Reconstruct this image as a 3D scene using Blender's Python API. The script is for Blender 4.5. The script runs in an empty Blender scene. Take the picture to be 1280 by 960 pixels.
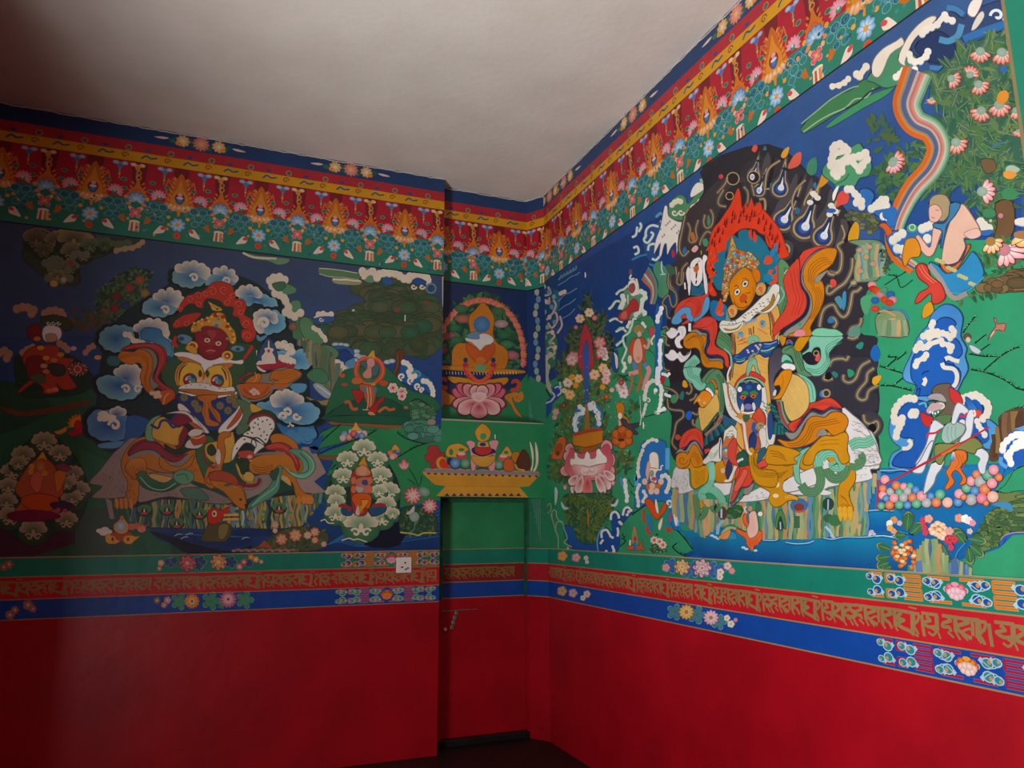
import bpy, math, random
import numpy as np
from mathutils import Vector
from mathutils.geometry import tessellate_polygon

S = bpy.context.scene
C = S.collection
R_ = math.radians

# ---------------------------------------------------------------- camera
CAM_H, F_PX, YAW, PITCH, ROLL = 1.6, 924.71, .3807, .1882, -.0044
def cam_axes():
    cy, sy, cp, sp = math.cos(YAW), math.sin(YAW), math.cos(PITCH), math.sin(PITCH)
    f = Vector((sy*cp, cy*cp, sp)); r = Vector((cy, -sy, 0)); u = r.cross(f)
    cr, sr = math.cos(ROLL), math.sin(ROLL)
    return r*cr + u*sr, u*cr - r*sr, f
CR, CU, CF = cam_axes()
cam = bpy.data.cameras.new('camera')
cam.sensor_width = 36; cam.lens = F_PX/1280*36; cam.clip_start = .05; cam.clip_end = 60
camo = bpy.data.objects.new('camera', cam); C.objects.link(camo)
from mathutils import Matrix
M3 = Matrix((CR, CU, -CF)).transposed()
camo.matrix_world = Matrix.Translation((0, 0, CAM_H)) @ M3.to_4x4()
S.camera = camo

# ---------------------------------------------------------------- light
S.view_settings.view_transform = 'Standard'; S.view_settings.look = 'None'
S.view_settings.gamma = 1; S.view_settings.use_curve_mapping = False
S.view_settings.exposure = 0.0
w = bpy.data.worlds.new('daylight'); S.world = w; w.use_nodes = True
w.node_tree.nodes['Background'].inputs[0].default_value = (.62, .74, 1, 1)
w.node_tree.nodes['Background'].inputs[1].default_value = .5
def area(name, loc, rot, sx, sy, power, col):
    L = bpy.data.lights.new(name, 'AREA'); L.shape = 'RECTANGLE'; L.size = sx; L.size_y = sy
    L.energy = power; L.color = col
    o = bpy.data.objects.new(name, L); o.location = loc; o.rotation_euler = rot; C.objects.link(o)
    return o
# daylight falling in through the open doorway in the side wall, and sun-lit paving just outside it
area('doorway_daylight', (-1.82, 1.05, 1.05), (0, R_(-90), 0), 1.9, 1.5, 135, (.97, .99, 1))
bounce = area('courtyard_bounce', (-1.72, 1.0, .2), (0, 0, 0), .5, 1.5, 100, (.98, .98, 1))
bounce.data.spread = R_(105)
bounce.rotation_euler = Vector((.56, .22, .80)).to_track_quat('-Z', 'Y').to_euler()

# ---------------------------------------------------------------- room measures
YL, XR, HC, YN, XE, XN, YC = 5.43, 2.468, 4.383, 5.575, 1.588, 2.372, 5.42
XS, YB = -1.6, -1.6          # side wall with the doorway, wall behind the camera
DX0, DX1, DZ, DD = 1.655, 2.352, 1.812, .06

# ---------------------------------------------------------------- materials
def srgb(h):
    c = [int(h[i:i+2], 16)/255 for i in (0, 2, 4)]
    return c
def lin(h):
    return [x/12.92 if x <= .04045 else ((x+.055)/1.055)**2.4 for x in srgb(h)] + [1]
def mat(name, h, rough=.6, spec=.5, noise=.0, nscale=8, bump=0, bscale=60, h2=None, coat=0):
    m = bpy.data.materials.new(name); m.use_nodes = True
    nt = m.node_tree; b = nt.nodes['Principled BSDF']
    b.inputs['Base Color'].default_value = lin(h); b.inputs['Roughness'].default_value = rough
    b.inputs['Specular IOR Level'].default_value = spec
    if noise:
        tc = nt.nodes.new('ShaderNodeTexCoord'); n = nt.nodes.new('ShaderNodeTexNoise')
        n.inputs['Scale'].default_value = nscale; n.inputs['Detail'].default_value = 6
        nt.links.new(tc.outputs['Object'], n.inputs['Vector'])
        r = nt.nodes.new('ShaderNodeMix'); r.data_type = 'RGBA'
        r.inputs[6].default_value = lin(h)
        r.inputs[7].default_value = lin(h2) if h2 else [x*(1-noise) for x in lin(h)[:3]] + [1]
        rm = nt.nodes.new('ShaderNodeMapRange'); rm.inputs[1].default_value = .35; rm.inputs[2].default_value = .7
        nt.links.new(n.outputs['Fac'], rm.inputs[0]); nt.links.new(rm.outputs[0], r.inputs[0])
        nt.links.new(r.outputs[2], b.inputs['Base Color'])
    if bump:
        tc = nt.nodes.new('ShaderNodeTexCoord'); n2 = nt.nodes.new('ShaderNodeTexNoise')
        n2.inputs['Scale'].default_value = bscale; n2.inputs['Detail'].default_value = 4
        bp = nt.nodes.new('ShaderNodeBump'); bp.inputs['Strength'].default_value = bump; bp.inputs['Distance'].default_value = .01
        nt.links.new(tc.outputs['Object'], n2.inputs['Vector'])
        nt.links.new(n2.outputs['Fac'], bp.inputs['Height']); nt.links.new(bp.outputs[0], b.inputs['Normal'])
    return m
def paint_material():
    m = bpy.data.materials.new('wall_paint'); m.use_nodes = True
    nt = m.node_tree; b = nt.nodes['Principled BSDF']
    a = nt.nodes.new('ShaderNodeAttribute'); a.attribute_name = 'Col'
    tc = nt.nodes.new('ShaderNodeTexCoord'); n = nt.nodes.new('ShaderNodeTexNoise')
    n.inputs['Scale'].default_value = 5; n.inputs['Detail'].default_value = 8; n.inputs['Roughness'].default_value = .65
    rm = nt.nodes.new('ShaderNodeMapRange'); rm.inputs[1].default_value = .3; rm.inputs[2].default_value = .7
    rm.inputs[3].default_value = .84; rm.inputs[4].default_value = 1.06
    mx = nt.nodes.new('ShaderNodeVectorMath'); mx.operation = 'SCALE'
    nt.links.new(tc.outputs['Object'], n.inputs['Vector']); nt.links.new(n.outputs['Fac'], rm.inputs[0])
    nt.links.new(a.outputs['Color'], mx.inputs[0]); nt.links.new(rm.outputs[0], mx.inputs['Scale'])
    nt.links.new(mx.outputs[0], b.inputs['Base Color'])
    n2 = nt.nodes.new('ShaderNodeTexNoise'); n2.inputs['Scale'].default_value = 9; n2.inputs['Detail'].default_value = 5
    bp = nt.nodes.new('ShaderNodeBump'); bp.inputs['Strength'].default_value = .25; bp.inputs['Distance'].default_value = .02
    nt.links.new(tc.outputs['Object'], n2.inputs['Vector'])
    nt.links.new(n2.outputs['Fac'], bp.inputs['Height']); nt.links.new(bp.outputs[0], b.inputs['Normal'])
    b.inputs['Roughness'].default_value = .42; b.inputs['Specular IOR Level'].default_value = .35
    return m
PAINT = paint_material()
M_RED = mat('red_enamel', 'b00a1c', .36, .4, .25, 3, .22, 7)
M_PLASTER = mat('ceiling_plaster', 'dad2c8', .9, .2, .1, 2.2, .25, 18, h2='d0c7bc')
M_WHITEWASH = mat('white_wash', 'cfc4b5', .9, .2, .1, 3)
M_FLOOR = mat('dark_floor_stone', '1c1a1c', .5, .4, .4, 4, .1, 20)
M_THRESH = mat('black_threshold', '121212', .55, .4, .3, 9)
M_DOORGREEN = mat('door_green', '2d8f5a', .45, .4, .2, 4, .15, 9)
M_FRAME = mat('frame_green', '2a6a48', .6, .3, .5, 12)
M_DUSTY = mat('dusty_corner', '5c6b5a', .6, .3, .5, 14)
M_SWITCH = mat('white_plastic', 'f0e8dc', .35, .5)
M_ROCKER = mat('dark_rocker', '3a3a44', .4, .5)
M_METAL = mat('worn_steel', '9a938e', .4, .6, .3, 30); M_METAL.node_tree.nodes['Principled BSDF'].inputs['Metallic'].default_value = .7
M_NAIL = mat('pale_nail', 'e6e2d6', .4, .5)
M_BRASS = mat('keyhole_disc', 'd8d4d0', .3, .6)

# ---------------------------------------------------------------- mesh helpers
def link(name, me, parent=None, **kw):
    o = bpy.data.objects.new(name, me); C.objects.link(o)
    if parent is not None: o.parent = parent
    for k, v in kw.items():
        if v is not None: o[k] = v
    return o
class MB:
    def __init__(s): s.v = []; s.f = []; s.m = []
    def box(s, x0, x1, y0, y1, z0, z1, m=0):
        b = len(s.v)
        s.v += [(x, y, z) for z in (z0, z1) for y in (y0, y1) for x in (x0, x1)]
        for q in ((0, 2, 3, 1), (4, 5, 7, 6), (0, 1, 5, 4), (2, 6, 7, 3), (0, 4, 6, 2), (1, 3, 7, 5)):
            s.f.append(tuple(b+i for i in q)); s.m.append(m)
    def tube(s, p, q, r, n=14, m=0):
        p, q = Vector(p), Vector(q); d = (q-p).normalized()
        a = d.orthogonal().normalized(); c = d.cross(a); b = len(s.v)
        for t in (p, q):
            for i in range(n):
                an = 2*math.pi*i/n; s.v.append(tuple(t + (a*math.cos(an)+c*math.sin(an))*r))
        for i in range(n):
            j = (i+1) % n; s.f.append((b+i, b+j, b+n+j, b+n+i)); s.m.append(m)
        s.f.append(tuple(b+i for i in range(n))[::-1]); s.m.append(m)
        s.f.append(tuple(b+n+i for i in range(n))); s.m.append(m)
    def prism(s, xy, z0, z1, m=0):
        b = len(s.v); n = len(xy)
        s.v += [(x, y, z0) for x, y in xy] + [(x, y, z1) for x, y in xy]
        for i in range(n):
            j = (i+1) % n; s.f.append((b+i, b+j, b+n+j, b+n+i)); s.m.append(m)
        s.f.append(tuple(b+i for i in range(n))[::-1]); s.m.append(m)
        s.f.append(tuple(b+n+i for i in range(n))); s.m.append(m)
    def build(s, name, mats, parent=None, bevel=0, **kw):
        me = bpy.data.meshes.new(name); me.from_pydata(s.v, [], s.f)
        for q in (mats if isinstance(mats, (list, tuple)) else [mats]): me.materials.append(q)
        me.polygons.foreach_set('material_index', s.m); me.update()
        o = link(name, me, parent, **kw)
        if bevel:
            b = o.modifiers.new('bevel', 'BEVEL'); b.width = bevel; b.segments = 2
        return o
def empty(name, loc, **kw):
    o = link(name, None, None, **kw); o.location = loc; o.empty_display_size = .1; return o
def under(child, root):
    child.parent = root; child.matrix_parent_inverse = Matrix.Translation(root.location).inverted()

# ---------------------------------------------------------------- painting on a wall
def catmull(P, closed, n=4):
    P = np.asarray(P, float); m = len(P)
    if m < 3: return P
    out = []
    rng = range(m) if closed else range(m-1)
    t = np.linspace(0, 1, n, endpoint=False)[:, None]
    for i in rng:
        if closed: a, b, c, d = P[i-1], P[i], P[(i+1) % m], P[(i+2) % m]
        else:
            b, c = P[i], P[i+1]
            a = P[i-1] if i > 0 else 2*b-c
            d = P[i+2] if i+2 < m else 2*c-b
        out.append(.5*(2*b + (c-a)*t + (2*a-5*b+4*c-d)*t*t + (3*b-a-3*c+d)*t**3))
    o = np.vstack(out)
    if not closed: o = np.vstack([o, P[-1:]])
    return o
def pts(s):
    if isinstance(s, str): return np.array([[float(v) for v in q.split(',')] for q in s.split()])
    return np.asarray(s, float)
DZL = 4e-6
class Wall:
    """a flat wall face: origin O, right axis U, outward normal N (z is up)"""
    def __init__(s, O, U, N, lo, hi):
        s.O, s.U, s.N = Vector(O), Vector(U), Vector(N); s.lo = np.array(lo); s.cell = .007
        n = ((np.array(hi)-s.lo)/s.cell).astype(int)+2
        s.grid = np.zeros((n[0], n[1]), np.int32)
    def from_px(s, P):
        P = np.array(P, float)
        if s.U.y < 0: P[:, 0] += 2.5*np.maximum(P[:, 0]-1270, 0)          # carry the picture past the frame edge
        r, u, f = (np.array(v) for v in (CR, CU, CF))
        d = f*F_PX + np.outer(P[:, 0]-640, r) + np.outer(480-P[:, 1], u)
        N = np.array(s.N); t = (np.array(s.O)-np.array((0, 0, CAM_H))) @ N / (d @ N)
        q = d*t[:, None] + np.array((0, 0, CAM_H)) - np.array(s.O)
        return np.stack([q @ np.array(s.U), q[:, 2]], 1)
    def layer(s, uv, fixed=None, peek=False):
        a = np.floor((uv.min(0)-s.lo)/s.cell).astype(int); b = np.floor((uv.max(0)-s.lo)/s.cell).astype(int)+1
        a = np.maximum(a, 0); b = np.maximum(b, a+1)
        g = s.grid[a[0]:b[0], a[1]:b[1]]
        if fixed is not None:
            np.maximum(g, fixed, out=g); return fixed
        k = int(g.max())+1 if g.size else 1
        if not peek: s.grid[a[0]:b[0], a[1]:b[1]] = k
        return k
WALLS = {
 'L': Wall((0, YL, 0), (1, 0, 0), (0, -1, 0), (-2, 0), (2.6, 4.5)),
 'N': Wall((0, YN, 0), (1, 0, 0), (0, -1, 0), (1.4, 0), (2.5, 4.5)),
 'D': Wall((0, YN+DD, 0), (1, 0, 0), (0, -1, 0), (1.4, 0), (2.6, 2)),
 'R': Wall((XR, 0, 0), (0, -1, 0), (-1, 0, 0), (-5.6, 0), (1.7, 4.5)),
}
_cu = Vector((XR-XN, YC-YN, 0)); CHW = _cu.length; _cu.normalize()
WALLS['C'] = Wall((XN, YN, 0), _cu, Vector((_cu.y, -_cu.x, 0)), (-.1, 0), (.3, 4.5))
SPLIT = {'cloud', 'flower_spray', 'tree', 'foliage', 'palm_spray', 'flower_bush', 'lotus', 'offering_jewels', 'flame', 'rock_landscape', 'lion_mane', 'orange_flower', 'hill', 'grass', 'silk_drape', 'lake', 'scarf', 'scroll_ornament', 'fret_panel', 'painted_aura', 'cliff'}
NOLINE = {'sky', 'hill', 'lake', 'painted_aura', 'smoke_aura', 'foliage', 'grass'}
class Brush:
    def __init__(s): s.cur = None; s.count = 0; s.T(0, 0, 1); s.wall = WALLS['L']; s.mode = 'px'; s.lim = None; s.fixk = None
    def on(s, w, mode='px'): s.wall = WALLS[w]; s.mode = mode; s.T(0, 0, 1); return s
    def T(s, x0, y0, sc, mirror=1): s.x0, s.y0, s.sc, s.mir = x0, y0, sc, mirror
    def part(s, name, parent=None, **kw):
        s.flush(); s.cur = dict(name=name, parent=parent, kw=kw, v=[], f=[], c=[], b=[], obj=None)
        me = bpy.data.meshes.new(name); o = bpy.data.objects.new(name, me); C.objects.link(o)
        if parent is not None: o.parent = parent
        for k, v in kw.items(): o[k] = v
        s.cur['obj'] = o; s.cur['me'] = me
        return o
    def flush(s):
        c = s.cur; s.cur = None
        if not c: return
        if not c['f']: bpy.data.objects.remove(c['obj']); return
        n = len(c['f']); groups = [list(range(n))]
        if c['name'] in SPLIT and not c['obj'].children:
            bb = np.array(c['b']); par_ = list(range(n))
            def find(i):
                while par_[i] != i: par_[i] = par_[par_[i]]; i = par_[i]
                return i
            for i in range(n):
                hit = np.nonzero((bb[:i, 0] < bb[i, 2]+.012) & (bb[:i, 2] > bb[i, 0]-.012) & (bb[:i, 1] < bb[i, 3]+.012) & (bb[:i, 3] > bb[i, 1]-.012))[0]
                for j in hit: par_[find(int(j))] = find(i)
            d = {}
            for i in range(n): d.setdefault(find(i), []).append(i)
            g = sorted(d.values(), key=len, reverse=True); big = [g[0]]
            for q in g[1:]:
                k = bb[q]; w_ = max(k[:, 2].max()-k[:, 0].min(), k[:, 3].max()-k[:, 1].min())
                if w_ > .045: big.append(q)
                else:                                # a stray dot belongs to the nearest piece
                    m_ = (k[0, :2]+k[0, 2:])/2; dist = [np.abs((bb[b_][:, :2]+bb[b_][:, 2:])/2-m_).sum(1).min() for b_ in big]
                    big[int(np.argmin(dist))] += q
            groups = [sorted(q) for q in big]
        for gi, g in enumerate(groups):
            if gi == 0: o, me = c['obj'], c['me']
            else:
                me = bpy.data.meshes.new(c['name']); o = bpy.data.objects.new(c['name'], me); C.objects.link(o)
                if c['parent'] is not None: o.parent = c['parent']
            V, F, K, nb = [], [], [], 0
            for i in g: V.append(c['v'][i]); F.append(c['f'][i]+nb); K.append(c['c'][i]); nb += len(c['v'][i])
            V, F, K = np.vstack(V), np.vstack(F), np.vstack(K)
            me.vertices.add(len(V)); me.vertices.foreach_set('co', V.ravel())
            me.loops.add(F.size); me.loops.foreach_set('vertex_index', F.ravel())
            me.polygons.add(len(F)); me.polygons.foreach_set('loop_start', np.arange(0, F.size, 3))
            me.polygons.foreach_set('loop_total', np.full(len(F), 3))
            me.update(calc_edges=True)
            at_ = me.color_attributes.new('Col', 'BYTE_COLOR', 'POINT')
            at_.data.foreach_set('color_srgb', np.hstack([K, np.ones((len(K), 1))]).ravel())
            me.materials.append(PAINT); me.update()
    def map(s, P):
        P = pts(P).copy(); P[:, 0] = P[:, 0]*s.mir/s.sc + s.x0; P[:, 1] = P[:, 1]/s.sc + s.y0
        return s.wall.from_px(P) if s.mode == 'px' else P
    def base(s, P, pad=0):
        """first free layer over a patch: the strokes of one motif share a few layers above it"""
        P = pts(P); lo, hi = P.min(0)-pad, P.max(0)+pad
        uv = s.map([(lo[0], lo[1]), (hi[0], lo[1]), (hi[0], hi[1]), (lo[0], hi[1])])
        return s.wall.layer(uv, peek=True)
    def emit(s, uv, tris, cols):
        if s.lim:                                  # keep inside the panel
            uv = np.stack([np.clip(uv[:, 0], s.lim[0], s.lim[1]), np.clip(uv[:, 1], s.lim[2], s.lim[3])], 1)
        k = s.wall.layer(uv, s.fixk); s.kmax = max(getattr(s, 'kmax', 0), k); w_ = s.wall
        tris = np.asarray(tris)
        a, b, c = uv[tris[:, 0]], uv[tris[:, 1]], uv[tris[:, 2]]
        ar = (b[:, 0]-a[:, 0])*(c[:, 1]-a[:, 1])-(b[:, 1]-a[:, 1])*(c[:, 0]-a[:, 0])
        tris = tris[np.abs(ar) > 1e-9]; ar = ar[np.abs(ar) > 1e-9]
        if not len(tris): return
        tris = np.where((ar > 0)[:, None], tris, tris[:, ::-1])
        P = np.array(w_.O) + np.outer(uv[:, 0], np.array(w_.U)) + np.array(w_.N)*(k*DZL+1e-4)
        P[:, 2] += uv[:, 1]
        s.cur['v'].append(P); s.cur['f'].append(tris); s.cur['b'].append((*uv.min(0), *uv.max(0)))
        s.cur['c'].append(np.broadcast_to(np.asarray(cols, float), (len(uv), 3)))
        s.count += 1
    # filled shape
    def f(s, col, P, sm=4, col2=None, d=None):
        P = pts(P); Q = catmull(P, True, sm) if sm > 1 else P
        uv = s.map(Q)
        tr = tessellate_polygon([[Vector((a, b, 0)) for a, b in uv]])
        if not len(tr): return
        if col2:
            d = np.array(d or (0, 1)); t = Q @ d; t = (t-t.min())/(np.ptp(t)+1e-9)
            cols = np.array(srgb(col))*(1-t[:, None]) + np.array(srgb(col2))*t[:, None]
        else: cols = srgb(col)
        s.emit(uv, tr, cols)
        if s.mode == 'px' and sm > 1 and s.cur['name'] not in NOLINE and not s.lim is None:
            # fine darker contour, as the painters draw it
            w_ = min(.0045, .05*min(np.ptp(uv[:, 0]), np.ptp(uv[:, 1])))
            if w_ > .0012:
                U = np.vstack([uv, uv[:2]]); d2 = np.gradient(U, axis=0); d2 /= (np.linalg.norm(d2, axis=1)[:, None]+1e-9)
                n2 = np.stack([-d2[:, 1], d2[:, 0]], 1)*w_/2; n = len(U)
                s.emit(np.vstack([U+n2, U-n2]), [q for i in range(n-1) for q in ((i, i+1, n+i+1), (i, n+i+1, n+i))], srgb(mixc(col, '141018', .5)))
    # radial gradient from centre c (colour a) to rim (colour b)
    def r(s, a, b, P, c=None, sm=4, mid=None):
        P = pts(P); Q = catmull(P, True, sm) if sm > 1 else P
        ct = np.array(c, float) if c is not None else Q.mean(0)
        n = len(Q)
        if mid:
            Mq = ct + (Q-ct)*.55; A = np.vstack([ct[None], Mq, Q]); uv = s.map(A); tr = []
            for i in range(n):
                j = (i+1) % n; tr += [(0, 1+i, 1+j), (1+i, 1+n+i, 1+n+j), (1+i, 1+n+j, 1+j)]
            cols = np.vstack([[srgb(a)], [srgb(mid)]*n, [srgb(b)]*n])
        else:
            uv = s.map(np.vstack([ct[None], Q])); tr = [(0, 1+i, 1+(i+1) % n) for i in range(n)]
            cols = np.vstack([[srgb(a)], [srgb(b)]*n])
        s.emit(uv, tr, cols)
    # brush stroke
    def l(s, col, wd, P, sm=4, taper=0, col2=None):
        P = pts(P); Q = catmull(P, False, sm) if sm > 1 else P
        d = np.gradient(Q, axis=0); d /= (np.linalg.norm(d, axis=1)[:, None]+1e-9)
        nn = np.stack([-d[:, 1], d[:, 0]], 1)
        t = np.linspace(0, 1, len(Q))
        if taper == 1: wv = wd*(1-t)**.7
        elif taper == 2: wv = wd*np.sin(np.pi*(t*.96+.02))**.6
        elif taper == -1: wv = wd*t**.7
        else: wv = np.full(len(Q), float(wd))
        h_ = (wv/2)[:, None]
        uv = s.map(np.vstack([Q+nn*h_, Q-nn*h_])); n = len(Q); tr = []
        for i in range(n-1): tr += [(i, i+1, n+i+1), (i, n+i+1, n+i)]
        if col2:
            cc = np.array(srgb(col))*(1-t[:, None]) + np.array(srgb(col2))*t[:, None]; cc = np.vstack([cc, cc])
        else: cc = srgb(col)
        s.emit(uv, tr, cc)
    def e(s, col, x, y, rx, ry=None, rot=0, n=12, rim=None):
        ry = rx if ry is None else ry; a = np.linspace(0, 2*np.pi, n, endpoint=False)
        X, Y = np.cos(a)*rx, np.sin(a)*ry; cr, sr = math.cos(R_(rot)), math.sin(R_(rot))
        Q = np.stack([x+X*cr-Y*sr, y+X*sr+Y*cr], 1)
        s.r(col, rim or col, Q, (x, y), sm=1)
B = Brush()
f, r, l, e = B.f, B.r, B.l, B.e
rnd = random.Random(7)
def jit(col, a=14, rn=rnd):
    return ''.join('%02x' % max(0, min(255, int(col[i:i+2], 16)+rn.randint(-a, a))) for i in (0, 2, 4))
def mixc(a, b, t):
    return ''.join('%02x' % int(int(a[i:i+2], 16)*(1-t)+int(b[i:i+2], 16)*t) for i in (0, 2, 4))

# ---- motifs
def ring(col, x, y, rad, w_, n=16):
    a = np.linspace(0, 2*np.pi, n+1); l(col, w_, np.stack([x+np.cos(a)*rad, y+np.sin(a)*rad], 1), sm=1)
def petal(cin, cout, x, y, ang, L, W, line=None):
    a = R_(ang); c, s_ = math.cos(a), math.sin(a)
    Q = np.array([(0, 0), (.35, .75), (.8, .9), (1.02, .35), (1.05, 0), (1.02, -.35), (.8, -.9), (.35, -.75)])*(L, W/2)
    Q = np.stack([x+Q[:, 0]*c-Q[:, 1]*s_, y+Q[:, 0]*s_+Q[:, 1]*c], 1)
    if line: f(line, (Q-(x, y))*1.08+(x, y), 2)
    if B.fixk is not None: B.fixk += 1
    r(cin, cout, Q, (x+L*.3*c, y+L*.3*s_), 2)
def flower(x, y, R, n, cin, cout, ctr, rot=0, line=None, sq=1, cr=.28):
    own = B.fixk is None; b0 = B.base([(x, y)], R*1.1) if own else B.fixk
    for k in range(n):
        B.fixk = b0+2*(2 if k == n-1 and n % 2 else k % 2)
        a = rot+360*k/n; petal(cin, cout, x, y, a, R*(sq if abs(math.sin(R_(a))) > .7 else 1), R*5.2/n, line)
    B.fixk = b0+6; e(ctr, x, y, R*cr); B.fixk = None if own else b0+6
def peony(x, y, R, cin, cout, ctr, line='5a1020'):
    for rr, n, o in ((R, 8, 0), (R*.72, 6, 20), (R*.45, 5, 40)):
        for k in range(n): petal(cin, cout, x+rr*.1*math.cos(k), y+rr*.1*math.sin(k), o+360*k/n, rr, rr*4.4/n, line)
    e(ctr, x, y, R*.16)
def spiral(col, x, y, R, w_, turns=1.2, a0=0, dirn=1, r0=.15, n=18):
    t = np.linspace(0, 1, n); a = R_(a0)+dirn*2*np.pi*turns*t; q = R*(1-t*(1-r0))
    l(col, w_, np.stack([x+np.cos(a)*q, y+np.sin(a)*q], 1), sm=1, taper=0)
def lobefan(core, rim, C_, rad, ct, mid=None, n=84):
    """scalloped puff: outline is the union of circles, colour runs from core at ct to rim"""
    C_ = pts(C_); ct = np.array(ct, float); Q = []
    for a in np.linspace(0, 2*np.pi, n, endpoint=False):
        d = np.array((math.cos(a), math.sin(a))); w_ = C_-ct; b = w_ @ d; q = rad*rad-((w_**2).sum(1)-b*b)
        t = np.where(q > 0, b+np.sqrt(np.maximum(q, 0)), 0).max(); Q.append(ct+d*max(t, rad*.25))
    r(core, rim, np.array(Q), ct, sm=1, mid=mid or mixc(core, rim, .62))
def lobes(cin, rim, P, rad, edge=None):
    """row of round cloud lobes"""
    P = pts(P)
    if edge:
        for x, y in P: e(edge, x, y, rad*1.12)
    own = B.fixk is None; b0 = B.base(P, rad*1.3) if own else B.fixk
    for k, (x, y) in enumerate(P): B.fixk = b0+k; e(mixc(cin, rim, .6), x, y+rad*.28, rad)
    for k in range(len(P)-1):
        B.fixk = b0+len(P)+k
        if 0 < np.linalg.norm(P[k+1]-P[k]) < rad*4.2: l(cin, rad*1.5, P[k:k+2], sm=1)
    for k, (x, y) in enumerate(P): B.fixk = b0+2*len(P)+k; e(cin, x, y, rad, n=14)
    B.fixk = None if own else b0+3*len(P)
def scal(col, P, amp, n=5, rim=None, ctr=None):
    """closed outline with scalloped rim; P coarse outline"""
    Q = catmull(pts(P), True, 12); d = np.gradient(Q, axis=0); L = np.cumsum(np.linalg.norm(d, axis=1))
    nn = np.stack([d[:, 1], -d[:, 0]], 1)/(np.linalg.norm(d, axis=1)[:, None]+1e-9)
    area_ = np.sum(Q[:, 0]*np.roll(Q[:, 1], -1)-Q[:, 1]*np.roll(Q[:, 0], -1))
    if area_ < 0: nn = -nn
    t = L/L[-1]*n; Q = Q+nn*(np.abs(np.sin(np.pi*t))*amp)[:, None]
    if rim: r(col, rim, Q, ctr, sm=1)
    else: f(col, Q, 1)
CRM, CRM2, SKYB, DEEPB = 'e6d8c0', 'f2ead8', '8fc0d2', '22609c'
def cloud(outline, top, rad, body=SKYB, core=DEEPB, lob=CRM, edge='14201e', curls=(), n=9, amp=None, ctr=None, corep=None):
    """Tibetan cloud: dark edge, pale scalloped body with a deep core, cream lobes on top, spiral curls"""
    am = amp or rad*.35
    if edge:
        m0 = pts(outline).mean(0)
        for q, ec in ((1.26, mixc(edge, '24404a', .55)), (1.15, edge)): scal(ec, (pts(outline)-m0)*q+m0, am*1.3, n)
    scal(core, outline, am, n, rim=body, ctr=ctr)
    if top is not None:
        T_ = pts(top); c0 = pts(outline).mean(0); ch = (T_[0]+T_[-1])/2
        ct = np.array(corep, float) if corep is not None else ch*.75+c0*.25
        lobefan(core, lob, T_, rad, ct)
    for c in curls:
        spiral(lob, c[0], c[1], c[2], c[2]*.55, 1.1, c[3] if len(c) > 3 else 0, c[4] if len(c) > 4 else 1)
def inside(P, x, y):
    c = False; n = len(P); j = n-1
    for i in range(n):
        if (P[i][1] > y) != (P[j][1] > y) and x < (P[j][0]-P[i][0])*(y-P[i][1])/(P[j][1]-P[i][1]+1e-12)+P[i][0]: c = not c
        j = i
    return c
def scatter(region, n, seed):
    rn = random.Random(seed); P = pts(region); lo, hi = P.min(0), P.max(0); out = []
    k = 0
    while len(out) < n and k < n*40:
        k += 1; x, y = rn.uniform(lo[0], hi[0]), rn.uniform(lo[1], hi[1])
        if inside(P, x, y): out.append((x, y))
    return out, rn
def foliage(region, n, size, cols, seed, line=None, spread=180, ang=90, fill=None):
    if fill: f(fill, region, 3)
    P, rn = scatter(region, n, seed)
    b0 = B.base(region, size); m_ = int(len(P)*size*1.8/(np.ptp(pts(region)[:, 1])+size))+2
    for i, (x, y) in enumerate(sorted(P, key=lambda q: q[1])):
        B.fixk = b0+i % m_
        a = ang+rn.uniform(-spread, spread); L = size*rn.uniform(.7, 1.3); c = rn.choice(cols)
        ca, sa = math.cos(R_(a)), math.sin(R_(a))
        Q = np.array([(0, 0), (.4, .2), (.7, .16), (1, 0), (.7, -.16), (.4, -.2)])*L
        f(c, np.stack([x+Q[:, 0]*ca-Q[:, 1]*sa, y+Q[:, 0]*sa+Q[:, 1]*ca], 1), 1)
        B.fixk += 1
        if line and rn.random() < .5: l(line, size*.05, [(x, y), (x+L*ca, y+L*sa)], sm=1)
    B.fixk = None
def tufts(region, n, size, cols, seed, line='18301c'):
    """rounded leaf clumps with a dark edge"""
    P, rn = scatter(region, n, seed)
    b0 = B.base(region, size); m_ = int(len(P)*size*2.3/(np.ptp(pts(region)[:, 1])+size))+2
    for i, (x, y) in enumerate(sorted(P, key=lambda q: q[1])):
        c = rn.choice(cols); w_ = size*rn.uniform(.8, 1.25)
        B.fixk = b0+2*(i % m_); e(line, x, y, w_*1.08, w_*.72); B.fixk += 1; e(mixc(c, 'ffffff', .05), x, y, w_, w_*.64, rim=c)
    B.fixk = None
def rocks(x0, x1, top, bot, cols, seed, step=4, wob=2.5):
    """vertical banded rock: stripes running between two polylines"""
    rn = random.Random(seed); top, bot = pts(top), pts(bot)
    x = x0; k = 0; b0 = B.base(np.vstack([top, bot]), step)
    while x < x1:
        B.fixk = b0+k % 4
        w_ = step*rn.uniform(.7, 1.4); y0 = np.interp(x+w_/2, top[:, 0], top[:, 1]); y1 = np.interp(x+w_/2, bot[:, 0], bot[:, 1])
        n = max(3, int(abs(y1-y0)/(step*1.6))); ys = np.linspace(y0, y1, n)
        ph = rn.uniform(0, 6); xs = x+w_/2+wob*np.sin(ph+np.arange(n)*.9)
        l(cols[k % len(cols)] if rn.random() < .75 else rn.choice(cols), w_*1.35, np.stack([xs, ys], 1), sm=2)
        x += w_; k += 1
    B.fixk = None
def par(col, w_, P, n, dx, dy):
    P = pts(P)
    B.fixk = B.base(np.vstack([P, P+(dx*(n-1), dy*(n-1))]), 2)
    for k in range(n): l(col, w_, P+(dx*k, dy*k)); B.fixk += 1
    B.fixk = None
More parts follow.
